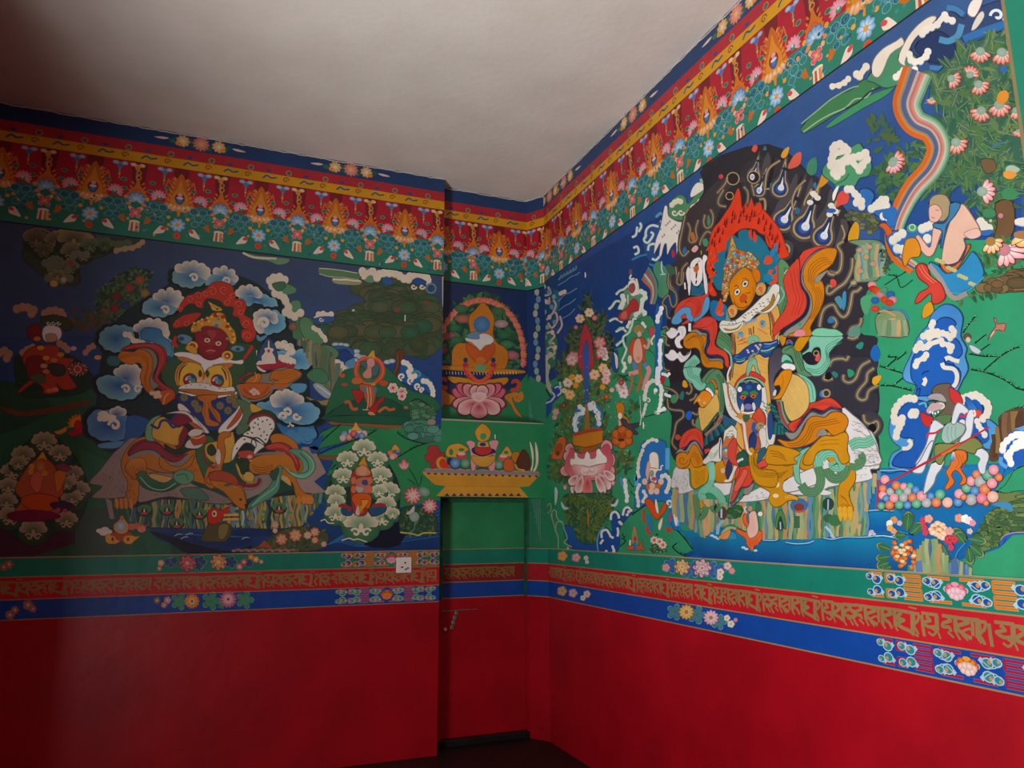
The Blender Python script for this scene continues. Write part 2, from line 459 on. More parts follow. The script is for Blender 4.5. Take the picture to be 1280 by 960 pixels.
def flecks(region, n, L, col, w_, seed, a=0, sp=30):
    P, rn = scatter(region, n, seed)
    b0 = B.base(region, L)
    for k, (x, y) in enumerate(P):
        B.fixk = b0+k % 9; q = R_(a+rn.uniform(-sp, sp)); l(col, w_, [(x, y), (x+L*.5*math.cos(q), y+L*.5*math.sin(q)+L*.12), (x+L*math.cos(q), y+L*math.sin(q))], sm=1, taper=2)
    B.fixk = None
def ball(x, y, R, c):
    e(mixc(c, '101828', .55), x, y, R*1.1); e(mixc(c, 'ffffff', .45), x, y-R*.15, R, rim=c)
def grass(P, n, L, seed, col='0c2414', ang=-60, dots='d8d8c0'):
    """dark blades along a hill edge with pale dots"""
    Q = catmull(pts(P), False, 8); rn = random.Random(seed)
    l(col, L*.28, Q, sm=1); b0 = B.base(Q, L)
    for k in range(n):
        B.fixk = b0+k % 4; i = rn.randrange(len(Q)); x, y = Q[i]; a = R_(ang+rn.uniform(-35, 35)); q = L*rn.uniform(.5, 1.1)
        l(col, L*.16, [(x, y), (x+math.cos(a)*q, y+math.sin(a)*q)], sm=1, taper=1)
    B.fixk = b0+4
    if dots:
        for k in range(n//4):
            i = rn.randrange(len(Q)); e(dots, Q[i][0], Q[i][1]-L*.12, L*.09, n=6)
    B.fixk = None
def puff(x, y, R0, lob, body):
    e(body, x, y+R0*.3, R0*1.25, R0*.95, rim=mixc(body, '0c1c14', .35))
    a = np.linspace(R_(185), R_(355), 6); lobefan(body, lob, np.stack([x+np.cos(a)*R0*.85, y+np.sin(a)*R0*.62], 1), R0*.27, (x, y+R0*.2))
    spiral(lob, x-R0*.35, y+R0*.55, R0*.3, R0*.15, 1, 200); spiral(lob, x+R0*.35, y+R0*.55, R0*.3, R0*.15, 1, -20, -1); e(lob, x, y+R0*.25, R0*.16, R0*.3)
def dots(region, n, R0, cols, seed):
    P, rn = scatter(region, n, seed)
    b0 = B.base(region, R0)
    for k, (x, y) in enumerate(P): B.fixk = b0+k % 9; e(rn.choice(cols), x, y, R0*rn.uniform(.6, 1.3), n=6)
    B.fixk = None
def pen(col, w_, P):
    """broad pen stroke made of short straight pieces with round joints"""
    Q = catmull(pts(P), False, 2)
    for k in range(len(Q)-1): l(col, w_, Q[k:k+2], sm=1)
    for q in Q[1:-1]: e(col, q[0], q[1], w_/2, n=8)
# ================================================================ THE ROOM
K = dict(kind='structure')
m = MB(); m.box(XS-.3, XE, YL, YL+.5, 1.05, HC); m.box(XS-.3, XE, YL, YL+.5, -.2, 1.05, 1)
m.build('wall_left', [M_WHITEWASH, M_RED], **K)
m = MB()
t_ = .35
m.box(XE-.2, DX0, YN, YN+t_, 1.05, HC); m.box(XE-.2, DX0, YN, YN+t_, -.2, 1.05, 1)
m.box(DX1, XN+.12, YN, YN+t_, 1.05, HC); m.box(DX1, XN+.12, YN, YN+t_, -.2, 1.05, 1)
m.box(DX0, DX1, YN, YN+t_, DZ, HC)
m.build('wall_back', [M_FRAME, M_RED], **K)
m = MB(); m.box(XR, XR+.3, YB-.3, YN+t_, 1.05, HC); m.box(XR, XR+.3, YB-.3, YN+t_, -.2, 1.05, 1)
m.build('wall_right', [M_WHITEWASH, M_RED], **K)
m = MB(); tri = [(XN, YN), (XR, YC), (XR+.05, YC), (XR+.05, YN+.1), (XN, YN+.1)]
m.prism(tri, -.1, 1.05, 1); m.prism(tri, 1.05, HC+.02, 0)
m.build('trim_1', [M_FRAME, M_RED], **K)
DY0, DY1, DH = .2, 1.8, 2.25         # open doorway in the side wall (out of view)
m = MB()
m.box(XS-.25, XS, YB-.3, DY0, -.2, HC); m.box(XS-.25, XS, DY1, YL+.1, -.2, HC); m.box(XS-.25, XS, DY0, DY1, DH, HC)
m.build('wall_side', M_RED, **K)
# unseen open leaf added only to shade the far left end of the wall
m = MB(); a0, a1 = (XS+.02, DY1), (-1.38, 2.6); dn = Vector((a1[0]-a0[0], a1[1]-a0[1])).normalized(); q = (-dn.y*.04, dn.x*.04)
m.prism([a0, a1, (a1[0]+q[0], a1[1]+q[1]), (a0[0]+q[0], a0[1]+q[1])], 0.01, DH)
m.build('unseen_shade_leaf', M_DOORGREEN, **K)
m = MB(); m.box(XS-.3, XR+.3, YB-.3, YB, -.2, HC); m.build('wall_behind', M_RED, **K)
m = MB(); m.box(XS-.3, XR+.3, YB-.3, YN+t_, -.2, 0); m.build('floor', M_FLOOR, **K)
m = MB(); m.box(XS-.3, XR+.3, YB-.3, YN+t_, HC, HC+.2); m.build('ceiling', M_PLASTER, **K)
# header block over the niche door, flush with the left wall
ZH0, ZH1 = 1.806, 2.408
m = MB(); m.box(XE, XR, YL, YN+.02, ZH0, ZH1); m.build('trim_3', [M_FRAME], **K)
# door in the niche
m = MB(); m.box(DX0, DX1, YN+DD, YN+DD+.05, 1.052, DZ, 0); m.box(DX0, DX1, YN+DD, YN+DD+.05, 0, 1.052, 1)
door = m.build('door_1', [M_DOORGREEN, M_RED], **K)
m = MB(); m.box(DX0, DX1, YN+.015, YN+DD-.002, DZ-.035, DZ, 0)
m.build('door_frame', M_FRAME, door, label='narrow dark green frame')
m = MB(); m.box(DX0-.02, XN-.005, YN-.006, YN+DD, 0, .05)
m.build('trim_2', M_THRESH, bevel=.006, **K)
# latch on the door
m = MB(); m.tube((1.668, YN+DD-.012, .957), (1.95, YN+DD-.012, .962), .0035); m.build('latch_rod', M_METAL, door, label='thin steel latch rod')
m = MB()
for k in range(4): m.box(1.772+k*-.012, 1.80+k*-.012, YN+DD-.016, YN+DD, .905-k*.034+.02, .935-k*.034+.02)
m.build('hasp', M_METAL, door, bevel=.003, label='worn steel hasp plate')
m = MB(); m.tube((1.697, YN+DD, .86-.035), (1.697, YN+DD-.02, .86-.035), .012); m.build('door_knob', M_BRASS, door, label='small pale round knob')

# light switch
sw = empty('light_switch', (1.318, YL, 1.317), label='square white plastic light switch plate beside the niche', category='light switch')
m = MB(); m.box(1.262, 1.374, YL-.014, YL, 1.262, 1.372); under(m.build('switch_plate', M_SWITCH, bevel=.004), sw)
for k, (dx, dz) in enumerate(((.008, .016), (-.004, -.002), (-.014, -.014), (.028, -.022), (.014, -.03))):
    if k % 2 == 0 or k == 3:
        m = MB(); m.box(1.318+dx-.007, 1.318+dx+.007, YL-.018, YL-.013, 1.317+dz-.005, 1.317+dz+.005)
        under(m.build('switch_rocker', M_ROCKER, bevel=.001), sw)
# nails standing out of the painted walls
def nail(w, x, y, L, label):
    W_ = WALLS[w]; u, z = W_.from_px([(x, y)])[0]
    p = W_.O + W_.U*float(u) + Vector((0, 0, float(z)))
    m = MB(); q = p+W_.N*.009
    m.tube(tuple(p), tuple(q), .0035); m.tube(tuple(q-Vector((0, 0, L/2))), tuple(q+Vector((0, 0, L/2))), .0045)
    m.build('wall_nail', M_NAIL, label=label, category='nail')
nail('L', 506, 398, .05, 'short pale nail in front of the big painted tree')
nail('R', 733, 344, .04, 'small white nail in the dark blue sky near the corner')
nail('R', 806, 532, .04, 'small white nail on the green hill beside the orange bird')
nail('L', 618.5, 546, .035, 'tiny pale nail above the painted offering table')
# ================================================================ LOWER PAINTED BORDER
ZT, Z1, Z2, ZB = 1.418, 1.303, 1.170, 1.052
GRN, SRED, BLU, GOLD, GSC = '13806a', 'c41826', '0c48a0', 'a98550', '95784a'
# letters of the gold line, taken from the right wall
GL = ["22;40,212 178,238|30;168,238 172,398|24;85,235 55,275 105,292 55,315 95,350 150,375 180,405|12;172,395 215,418|10;140,190 200,205",
 "20;186,240 240,248|18;238,250 225,300 195,330 215,370 230,405|22;255,255 262,330 275,418|8;200,250 205,300",
 "20;265,240 388,256|28;378,256 384,372|20;300,262 332,298 278,312 322,348 378,345|14;345,360 376,385 350,412 318,386|12;384,372 410,440",
 "20;402,268 515,284|30;502,284 512,420|22;440,285 482,308 430,345 425,370 470,392 510,425|14;510,415 548,470",
 "20;530,278 662,292|22;572,290 612,320 552,342 548,372 600,392|28;610,335 662,362 640,395 575,402|16;640,400 662,450 692,482|14;600,412 642,474",
 "20;690,292 812,308|26;798,306 806,430|20;735,305 762,335 702,352 698,382 752,388 764,425|14;806,430 842,490|14;738,425 790,472",
 "20;826,312 1022,334|28;1004,334 1010,480|20;962,330 970,462|22;880,322 932,352 852,374 842,404 900,452 960,482|14;880,425 940,402 962,425|16;1010,480 1042,522|12;880,452 930,500",
 "20;1045,334 1192,352|26;1174,352 1188,510|22;1100,350 1142,388 1072,404 1066,434 1120,472 1150,522|14;1188,510 1216,552|14;1120,470 1150,530"]
def glyphs():
    out = []
    for g in GL:
        st = []
        for q in g.split('|'):
            w_, p = q.split(';'); P = pts(p)/6.4+(1080, 725)
            st.append((float(w_)/6.4, WALLS['R'].from_px(P)))
        u0 = min(p[:, 0].min() for _, p in st); u1 = max(p[:, 0].max() for w_, p in st[:3])
        uu = st[0][1][:, 0].mean()
        out.append((u1-u0, [(w_*.0038, p-(u0, 0)) for w_, p in st]))
    return out
GLY = glyphs()
def script(u0, u1, seed, col=GSC):
    rn = random.Random(seed); u = u0; k = seed % 8
    while True:
        wd, st = GLY[k % 8]
        if u+wd > u1: break
        for w_, p in st:
            q = p+(u, 0); q[:, 1] = np.clip(q[:, 1], Z2+.012, Z1-.008)
            pen(col, w_, q)
        u += wd*.93; k += rn.choice((1, 1, 1, 3))
        if rn.random() < .06: u += .02
def fret(u0, u1, g, a, ol, sc1, sc2, z0, z1, lot):
    """stepped fret with scroll ends and a lotus in the middle; u0..u1 full width, drawn as two mirrored halves"""
    cu, cz, H = (u0+u1)/2, (z0+z1)/2, (z1-z0)/2; W2 = (u1-u0)/2
    for sx in (-1, 1):
        X = lambda t: cu+sx*W2*t
        for sz in (-1, 1):
            Zv = lambda t: cz+sz*H*t
            def bar(t0, t1, z, w_=.16):
                l(mixc(a, ol, .35), H*(w_+.08), [(X(t0), Zv(z)), (X(t1), Zv(z))], sm=1); l(a, H*w_, [(X(t0+.004), Zv(z)), (X(t1-.004), Zv(z))], sm=1)
            def up(t, z0_, z1_, w_=.16): l(a, H*w_, [(X(t), Zv(z0_)), (X(t), Zv(z1_))], sm=1)
            bar(.05, .28, .82); bar(.36, .56, .82); bar(.36, .56, .5); bar(.36, .56, .16); up(.36, .12, .9); bar(.64, .76, .82); bar(.64, .76, .3, .12); bar(.8, .95, .84)
            up(.76, .25, .85)
            for t, z, q in ((.2, .42, .42), (.29, .55, .34), (.6, .42, .42), (.7, .58, .34), (.87, .4, .42), (.96, .6, .3)):
                x, z_ = X(t), Zv(z)
                l(ol, H*q*.75, [(x-sx*H*q*1.3, z_+sz*H*.25), (x-sx*H*q*.4, z_-sz*H*.05), (x+sx*H*q*1.0, z_+sz*H*.12)])
                e(ol, x, z_, H*q*1.08, H*q*.9); e(sc1, x, z_, H*q*.86, H*q*.7); e(sc2, x+sx*H*q*.35, z_+sz*H*q*.2, H*q*.36)
        l(ol, H*.07, [(X(.14), cz+H*.6), (X(.24), cz+H*.15), (X(.34), cz+H*.5)]); l(ol, H*.07, [(X(.14), cz-H*.6), (X(.24), cz-H*.15), (X(.34), cz-H*.5)])
        e(ol, X(.1), cz+H*.1, H*.2, n=8)
    c1, c2, c3 = lot
    for k, (dx, dz) in enumerate(((-1.15, .15), (1.15, .15), (-.85, .55), (.85, .55), (0, .7))): e(c2, cu+dx*H*.5, cz+dz*H*.52, H*.3, H*.24, rim=c3)
    for dx, dz in ((-.9, -.15), (.9, -.15), (-.6, -.5), (.6, -.5), (0, -.65), (-.3, .05), (.3, .05)): e(c1, cu+dx*H*.5, cz+dz*H*.6, H*.27, H*.25, rim=mixc(c1, c3, .35))
    e(c2, cu, cz+H*.5, H*.3, H*.14)
def bands(w, u0, u1, root, zs=(ZT, Z1, Z2, ZB), dull=0):
    B.on(w, 'uv')
    for nm, c, a, b in (('green_band', GRN, zs[1], zs[0]), ('script_band', SRED, zs[2], zs[1]), ('blue_band', BLU, zs[3], zs[2])):
        B.part(nm, root)
        n = max(2, int((u1-u0)/.25))
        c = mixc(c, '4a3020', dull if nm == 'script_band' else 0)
        for k in range(n):
            x0, x1 = u0+(u1-u0)*k/n, u0+(u1-u0)*(k+1)/n; f(c, [(x0, a), (x1, a), (x1, b), (x0, b)], 1)
        for z in ((b,) if nm != 'blue_band' else (b, a)): l(GOLD, .006, [(u0, z-.002), (u1, z-.002)], sm=1)
def leafset(x, y, R, c, ln, n=5, rot=0):
    for k in range(n): petal(mixc(c, 'ffffff', .12), c, x, y, rot+360*k/n, R, R*.75, ln)

rootL = empty('painted_border', (0, YL, 1.2), label='green red and blue painted border with gold script along the left wall', category='painted border')
def at(root): return lambda o: under(o, root)
def adopt(root, objs):
    for o in objs: under(o, root)
class Kids:
    """collects the parts painted since the last call and parents them"""
    def __init__(s): s.seen = set(o.name for o in bpy.data.objects)
    def to(s, root):
        B.flush()
        for o in list(bpy.data.objects):
            if o.name not in s.seen and o.parent is None and o is not root: under(o, root)
        s.seen = set(o.name for o in bpy.data.objects)
bpy.context.view_layer.update()
kids = Kids()
bands('L', XS, XE, None)
B.part('gold_script'); script(-1.55, XE-.01, 3)
B.part('fret_panel', label='orange and blue fret panel with a pink lotus'); fret(.87, 1.585, GRN, 'c8681c', 'd8a060', '1c4c98', 'c89050', Z1+.006, ZT-.004, ('f0c0c8', 'd85060', 'b03040'))
B.part('fret_panel', label='teal and pink fret panel with an orange lotus'); fret(.84, 1.56, BLU, 'b05070', 'a0b8b8', '3c9a7c', 'c8a070', ZB+.006, Z2-.004, ('f0a040', 'e07820', 'c03828'))
B.on('L')
for nm, lb, items in (
 ('flower_spray', 'pink and orange flowers with dark blue leaves on the green band',
  ["L 262,185 48 1c3c70", "L 232,175 32 1c3c70", "L 300,165 36 1c3c70", "L 560,180 60 1c3c70", "L 545,225 40 1c3c70", "L 868,180 58 1c3c70", "L 1050,190 40 1c3c70", "F 170,190 30 e08850 e8c0a0", "F 155,245 24 e0b080 d06040", "P 432,190 78 f0a8a8 c83848", "P 745,180 74 f4d0b0 d88020", "F 1000,180 32 e890a0 c83848", "F 955,228 34 f0b8b8 c84858", "F 1070,130 30 e8a040 d87820", "F 1120,155 30 f0c890 e08830", "F 1172,178 20 e8b0a0 d08878"]),
 ('flower_spray', 'yellow and pink round flowers with green leaves on the blue band',
  ["F 130,565 34 c09080 806058", "F 235,562 36 e8b0a8 c88888", "F 200,610 30 e0a098 c08078", "L 355,575 78 3c8c66", "L 670,570 84 3c8c66", "L 1010,560 80 3c8c66", "L 775,612 34 3c8c66", "D 480,572 72 e8a030 e89020", "D 842,552 84 e8a8b8 b85878"])):
    B.part(nm, label=lb); B.T(180, 680, 8)
    for it in items:
        q = it.split(); x, y = map(float, q[1].split(',')); R0 = float(q[2])
        if q[0] == 'L': leafset(x, y, R0, q[3], '9ab0b8' if q[3][0] == '1' else '70b890')
        elif q[0] == 'F': flower(x, y, R0, 5, q[3], q[4], 'f0e0c0')
        elif q[0] == 'P': peony(x, y, R0, q[3], q[4], 'f0d060')
        elif q[0] == 'D': flower(x, y, R0, 14, q[3], q[4], q[4], line=None); flower(x, y, R0*.6, 10, 'f0c8c0', q[3], '904028')
B.part('flower_spray', label='faded blossoms at the dark left end'); B.T(0, 640, 4)
for x, y, R0 in ((140, 465, 26), (165, 485, 18), (75, 490, 20), (50, 515, 24), (45, 262, 22), (20, 275, 20)): flower(x, y, R0, 5, 'c08878', 'a05848', 'e0c0a0')
kids.to(rootL)

rootR = empty('painted_border', (XR, 3, 1.2), label='green red and blue painted border with gold script along the right wall', category='painted border')
bands('R', -YC, 1.5, None)
B.part('gold_script'); script(-YC+.02, -1.3, 5)
B.on('R', 'uv')
uu = WALLS['R'].from_px([(1084, 735), (1195, 742), (1096, 800), (1209, 833)])[:, 0]
B.part('fret_panel', label='orange fret panel with blue scrolls and a pink lotus'); fret(uu[0], 2*uu[1]-uu[0], GRN, 'd8741c', 'a8d0d8', '1c4c98', 'c89050', Z1+.008, ZT-.006, ('f4dce0', 'e898a8', 'c84058'))
B.part('fret_panel', label='crimson fret panel with teal scrolls and a yellow lotus'); fret(uu[2], 2*uu[3]-uu[2], BLU, 'a01c3c', 'b0c8d8', '2c8a8c', 'b89868', ZB+.008, Z2-.008, ('f8ecd8', 'f0a820', 'c83030'))
B.on('R'); B.T(640, 640, 4)
for lb, items in (
 ('white and yellow blossoms with blue leaves on the green band', ["l 795,270 36 2c5ca0", "l 905,285 40 2c5ca0", "l 1000,290 40 2c5ca0", "l 1040,290 30 2c5ca0", "l 870,300 26 2c5ca0", "F 770,278 20 e8b0b8 d08890", "P 850,275 36 f4e8d8 e0a020", "P 950,280 42 f4e8e8 d8a0a8", "F 1042,300 18 f4ece0 e0d0c0", "F 1040,325 16 f4ece0 e0d0c0", "F 1078,270 20 f0e0e0 d8a0a8", "F 1100,295 16 e8b0a8 c87880", "F 252,220 24 f0c080 e09030", "F 320,228 22 f0d0d0 d87888", "F 370,230 12 e8e0d0 c8c0a8", "F 375,250 10 e8e0d0 c8c0a8"]),
 ('yellow and pale round flowers with grey green leaves on the blue band', ["l 815,500 38 3c7c88", "l 925,515 42 3c7c88", "l 1035,550 36 3c7c88", "D 872,500 36 f0d8a0 e0a828", "D 995,528 36 f4dce0 d8a8b8", "F 1075,530 16 f4ece0 e0d0b0", "F 1095,560 18 f4ece0 e0d0b0", "F 1118,540 11 d8a0a8 b87888", "F 250,395 24 e8c8a0 c89858", "F 305,405 22 e8d0d8 b888a0", "F 375,410 18 e8d8d8 c8a8b0", "F 355,430 14 f0e8d8 c8c0a8"])):
    B.part('flower_spray', label=lb)
    for it in items:
        q = it.split(); x, y = map(float, q[1].split(',')); R0 = float(q[2])
        if q[0] == 'l': leafset(x, y, R0, q[3], '80b0c8')
        elif q[0] == 'F': flower(x, y, R0, 5, q[3], q[4], 'd8a040')
        elif q[0] == 'P': peony(x, y, R0, q[3], q[4], 'c89030')
        elif q[0] == 'D': flower(x, y, R0, 12, q[3], q[4], 'c08040', line='705030')
kids.to(rootR)

# across the niche corner, the door and its jambs
rootD = empty('painted_border', (2, YN, 1.2), label='short dull painted border carried across the niche door', category='painted border')
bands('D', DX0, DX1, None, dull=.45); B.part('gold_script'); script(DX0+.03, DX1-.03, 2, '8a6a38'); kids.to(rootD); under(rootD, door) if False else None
rootC = empty('painted_border', (XN, YN, 1.2), label='narrow painted border strips on the slanted corner post', category='painted border')
bands('C', 0, CHW, None, dull=.2); bands('N', DX1, XN, None, dull=.3); kids.to(rootC)

# ================================================================ UPPER FRIEZE
FT, F1, F2, F3 = HC, 4.262, 4.184, 4.109
def unit(u, zb, P=.542):
    """one flaming jewel with its lotus neighbour: u is the jewel centre"""
    h = P/2
    Y = lambda z: z
    # pendants under the yellow band
    for du, cc in ((-.11, ('b8d0d8', '4a78b0')), (.15, ('b8d0d8', '4a78b0')), (.27-.12+.11, ('e8d8b8', 'd88828'))):
        x = u+du
        for k, q in ((-1, .03), (1, .03), (0, .036)): e(cc[0], x+k*.028, F3-.022-(.012 if k == 0 else 0), .02, .014, rim=mixc(cc[0], cc[1], .5))
        e(cc[1], x, F3-.045, .016, .02); e('3c7c60', x, F3-.085, .01, .012); e('d8c0a0', x, F3-.105, .007, .008); l('d88a30', .006, [(x, F3-.06), (x, F3-.14)], sm=1)
    # tall flame behind the jewel
    f('c8641c', [(u-.075, 3.80), (u-.085, 3.88), (u-.05, 3.95), (u-.03, 4.02), (u, 4.07), (u+.03, 4.02), (u+.05, 3.95), (u+.085, 3.88), (u+.075, 3.80)])
    f('d88a24', [(u-.05, 3.82), (u-.055, 3.89), (u-.02, 3.96), (u, 4.03), (u+.02, 3.96), (u+.055, 3.89), (u+.05, 3.82)])
    for k in range(7):
        for s_ in (-1, 1): petal('f0b040', 'c8581c', u+s_*(.07-.007*k), 3.82+k*.032, 90-s_*35, .034, .018)
    for k in range(4):
        for s_ in (-1, 1): petal('e89830', 'c8501c', u+h+s_*(.045-.007*k), 3.85+k*.03, 90-s_*35, .028, .015)
    for s_ in (-1, 1):
        spiral('c87030', u+s_*.062, 4.0, .028, .011, 1.1, 90, s_); l('c87030', .01, [(u+s_*.085, 3.9), (u+s_*.095, 3.96), (u+s_*.08, 4.02)])
    e('a01828', u, 3.885, .034, .04); e('e0a0a0', u, 3.912, .016, .014); e('5a88b0', u, 3.868, .026, .03, rim='2c4c80'); e('d0d8d8', u, 3.887, .022, .01)
    for k in range(5): petal('f4d4a8', 'e0904c', u+(k-2)*.02, 3.835, -90+(k-2)*28, .055, .045)
    f('d88a28', [(u-.012, 3.80), (u+.012, 3.80), (u+.006, 3.745), (u-.006, 3.745)], 1)
    for k in (-1, 1): petal('e8a030', 'd07818', u+k*.06, 3.84, -90+k*60, .045, .03)
    # small flame and blue lotus half a bay away
    x = u+h
    f('d07020', [(x-.05, 3.83), (x-.05, 3.89), (x-.02, 3.93), (x, 3.99), (x+.02, 3.93), (x+.05, 3.89), (x+.05, 3.83)])
    e('e08820', x, 3.875, .03, .034, rim='d04c18'); e('c84018', x, 3.868, .015)
    ring('d08a40', x, 3.995, .016, .008, 9); ring('d08a40', x, 4.03, .014, .008, 9); l('d08a40', .006, [(x, 4.04), (x, 4.085)], sm=1)
    for k in range(7): petal('c8dce8', '5c94c0', x, 3.825, -90+(k-3)*-34+180, .058, .036, '3c6890')
    for k in (-1, 0, 1): petal('dce8ee', '84b0cc', x, 3.82, 90+k*32, .042, .03)
    # pink chrysanthemums between, dark leaf medallions
    for s_ in (-1, 1):
        cx, cz = u+s_*.135, 3.875
        for k in range(9): petal('f0c0c4', 'd87c8c', cx, cz, (90 if s_ > 0 else 90)+(k-4)*26-s_*20, .05, .02, 'b04860' if k % 3 == 0 else None)
        e('3c8c68', cx-s_*.004, cz-.006, .017, .015); e('b8d8d0', cx-s_*.004, cz+.002, .008)
        for dx, dz in ((.045, .095), (-.05, .075), (.055, .03)):
            e('90a070', cx+dx*s_, cz+dz, .02, .014); e('2c6a58', cx+dx*s_, cz+dz, .016, .011)
    # leaf swag scrolls on blue-green ground
    for s_ in (-1, 1):
        for dx, dz, q in ((.1, 3.80, .026), (.16, 3.80, .024), (.07, 3.76, .022), (.13, 3.75, .026), (.19, 3.765, .022), (.11, 3.705, .022), (.205, 3.81, .02), (.16, 3.71, .018)):
            cx = u+s_*dx; q *= 1.12; e('6ca4ac', cx, dz, q*1.05, q*.95); e(('1f567c', '2a7874')[int(dx*100) % 2], cx, dz, q*.86, q*.78); ring('2c8070', cx+.003, dz, q*.45, q*.25, 8)
        e('e0a030', u+s_*.062, 3.735, .013); e('e0a030', u+s_*.205, 3.845, .014)
        e('e08850', u+s_*.225, 3.80, .02, .012, 30*s_); e('e8b080', u+s_*.235, 3.77, .012, .014)
    rn = random.Random(int(u*100)+7)
    for k in range(34):
        cx = u+rn.uniform(-.27, .27); cz = rn.uniform(zb+.03, 3.83); e(rn.choice(('2c5c88', '3c8c84', '1f5c6c', 'd89850', '4c8cb0', '3c9070')), cx, cz, rn.uniform(.006, .013), n=7)
    # star flower, drop, shells, tassel
    flower(u, 3.685, .05, 8, 'dcecf0', '5c9cc8', 'e07050', 22); e('e0a040', u, 3.685, .013)
    e('c83018', u, 3.605, .022, .024, rim='e05028')
    for s_ in (-1, 1):
        f('ead8c4', [(u+s_*.078, 3.65), (u+s_*.105, 3.665), (u+s_*.128, 3.64), (u+s_*.15, 3.60), (u+s_*.115, 3.606), (u+s_*.084, 3.618)]); e('d84848', u+s_*.09, 3.648, .018, .013, -30*s_)
        f('c06818', [(u+s_*.165, 3.69), (u+s_*.20, 3.72), (u+s_*.215, 3.66), (u+s_*.19, 3.665)], 1)
    for k in range(4): petal('f08890', 'd03848', x, 3.735, 45+90*k, .038, .034, 'f0c8c0')
    e('f0b040', x, 3.735, .01)
    e('ead8b8', x, 3.667, .034, .014)
    for k in range(5): l(('e8c8b0', 'c05030', 'ead8c4', 'd88828', 'e8a888')[k], .012, [(x-.024+k*.012, 3.665), (x-.028+k*.014, 3.60)], sm=1)
def frieze(w, u0, u1, centres, zb, root, patches, zt=HC):
    B.on(w, 'uv'); B.lim = (u0, u1, 3.4, HC)
    n = max(2, int((u1-u0)/.2))
    def strip(nm, c, a, b, c2=None, **kw):
        B.part(nm, **kw)
        for k in range(n):
            x0, x1 = u0+(u1-u0)*k/n, u0+(u1-u0)*(k+1)/n; f(c, [(x0, a), (x1, a), (x1, b), (x0, b)], 1, c2, (0, 1) if c2 else None)
    strip('blue_band', '26426e', F1, HC)
    for cx in patches:
        for k in range(14): e(('3c7060', '2c5c50')[k % 2], cx+(k-6.5)*.028, 4.315+.02*math.sin(k*2.1), .03, .018)
        flower(cx, 4.325, .055, 12, 'f0b0a0', 'd06858', 'e8c060')
        for s_ in (-1, 1):
            flower(cx+s_*.12, 4.325, .045, 9, 'f0d8a8', 'd89848', 'e8e0c0'); e('e09030', cx+s_*.15, 4.30, .02, .014)
            f('e8ccb8', [(cx+s_*.21, 4.33), (cx+s_*.25, 4.335), (cx+s_*.31, 4.322), (cx+s_*.25, 4.315)], 2)
    strip('scroll_band', 'b42c36', F2, F1, label='narrow red band with cloud scrolls'); strip('scroll_band', 'd89a14', F3, F2, label='narrow yellow band with cloud scrolls')
    u = u0+.03; k = 0
    while u < u1-.1:
        if k % 2: l('2c5c70', .012, [(u, 4.14), (u+.03, 4.165), (u+.06, 4.15), (u+.1, 4.16)]); e('2c4c80', u+.04, 4.205, .018, .012)
        else:
            spiral('7c4a28', u+.03, 4.15, .024, .007, 1.2); e('3c7068', u+.05, 4.21, .016, .012); ring('c89a60', u+.05, 4.21, .02, .004, 9)
        u += .135; k += 1
    l('40281c', .005, [(u0, F3), (u1, F3)], sm=1)
    strip('jewel_band', 'b01c30', 3.83, F3, label='crimson band of flaming jewels and lotuses on blue green leaves')
    for k in range(n): 
        x0, x1 = u0+(u1-u0)*k/n, u0+(u1-u0)*(k+1)/n; f('2a7c64', [(x0, zb), (x1, zb), (x1, 3.84), (x0, 3.84)], 1)
    for c0 in centres:
        for s_ in (0, 1):
            x = c0+s_*.271; f('7c1c24', [(x-.035, 3.84), (x+.035, 3.84), (x+.05, F3), (x-.05, F3)], 1)
    for c0 in centres: B.part('flaming_jewel'); unit(c0, zb)
    B.part('border_line')
    l('142018', .012, [(u0, zb), (u1, zb)], sm=1)
    B.part('plaster_edge', label='thin ragged line of ceiling plaster')
    rn = random.Random(4); nn_ = max(4, int((u1-u0)/.03)); l('d0c6ba', .009, [(u0+(u1-u0)*k/nn_, HC-.003-rn.random()*.008) for k in range(nn_+1)], sm=1)
    B.lim = None
    kids.to(root)
rFL = empty('painted_frieze', (0, YL, 3.9), label='painted frieze of flaming jewels and flowers at the top of the left wall', category='painted frieze')
jl = [.183+.542*k for k in range(-4, 4)]
frieze('L', XS, XE, jl, 3.552, rFL, (-.25, .83))
rFR = empty('painted_frieze', (XR, 3, 3.9), label='painted frieze of flaming jewels and flowers sloping along the right wall', category='painted frieze')
jr = WALLS['R'].from_px([(819, 207), (884, 155), (965, 88)])[:, 0]
print('right jewels', jr)
frieze('R', -YC, 1.5, [jr[1]+.55*k for k in range(-4, 9)], 3.60, rFR, [jr[1]+.30+1.08*k for k in (-3, -2, -1, 0, 1, 2, 3)]+[-YC+.12])
rFN = empty('painted_frieze', (2, YN, 3.9), label='short painted frieze of flaming jewels above the niche', category='painted frieze')
frieze('N', XE-.1, XN, [1.62, 2.12], 3.56, rFN, ())
rFC = empty('painted_frieze', (XN, YN, 3.9), label='narrow painted frieze strip on the slanted corner post', category='painted frieze')
frieze('C', 0, CHW, [-.1], 3.56, rFC, ())
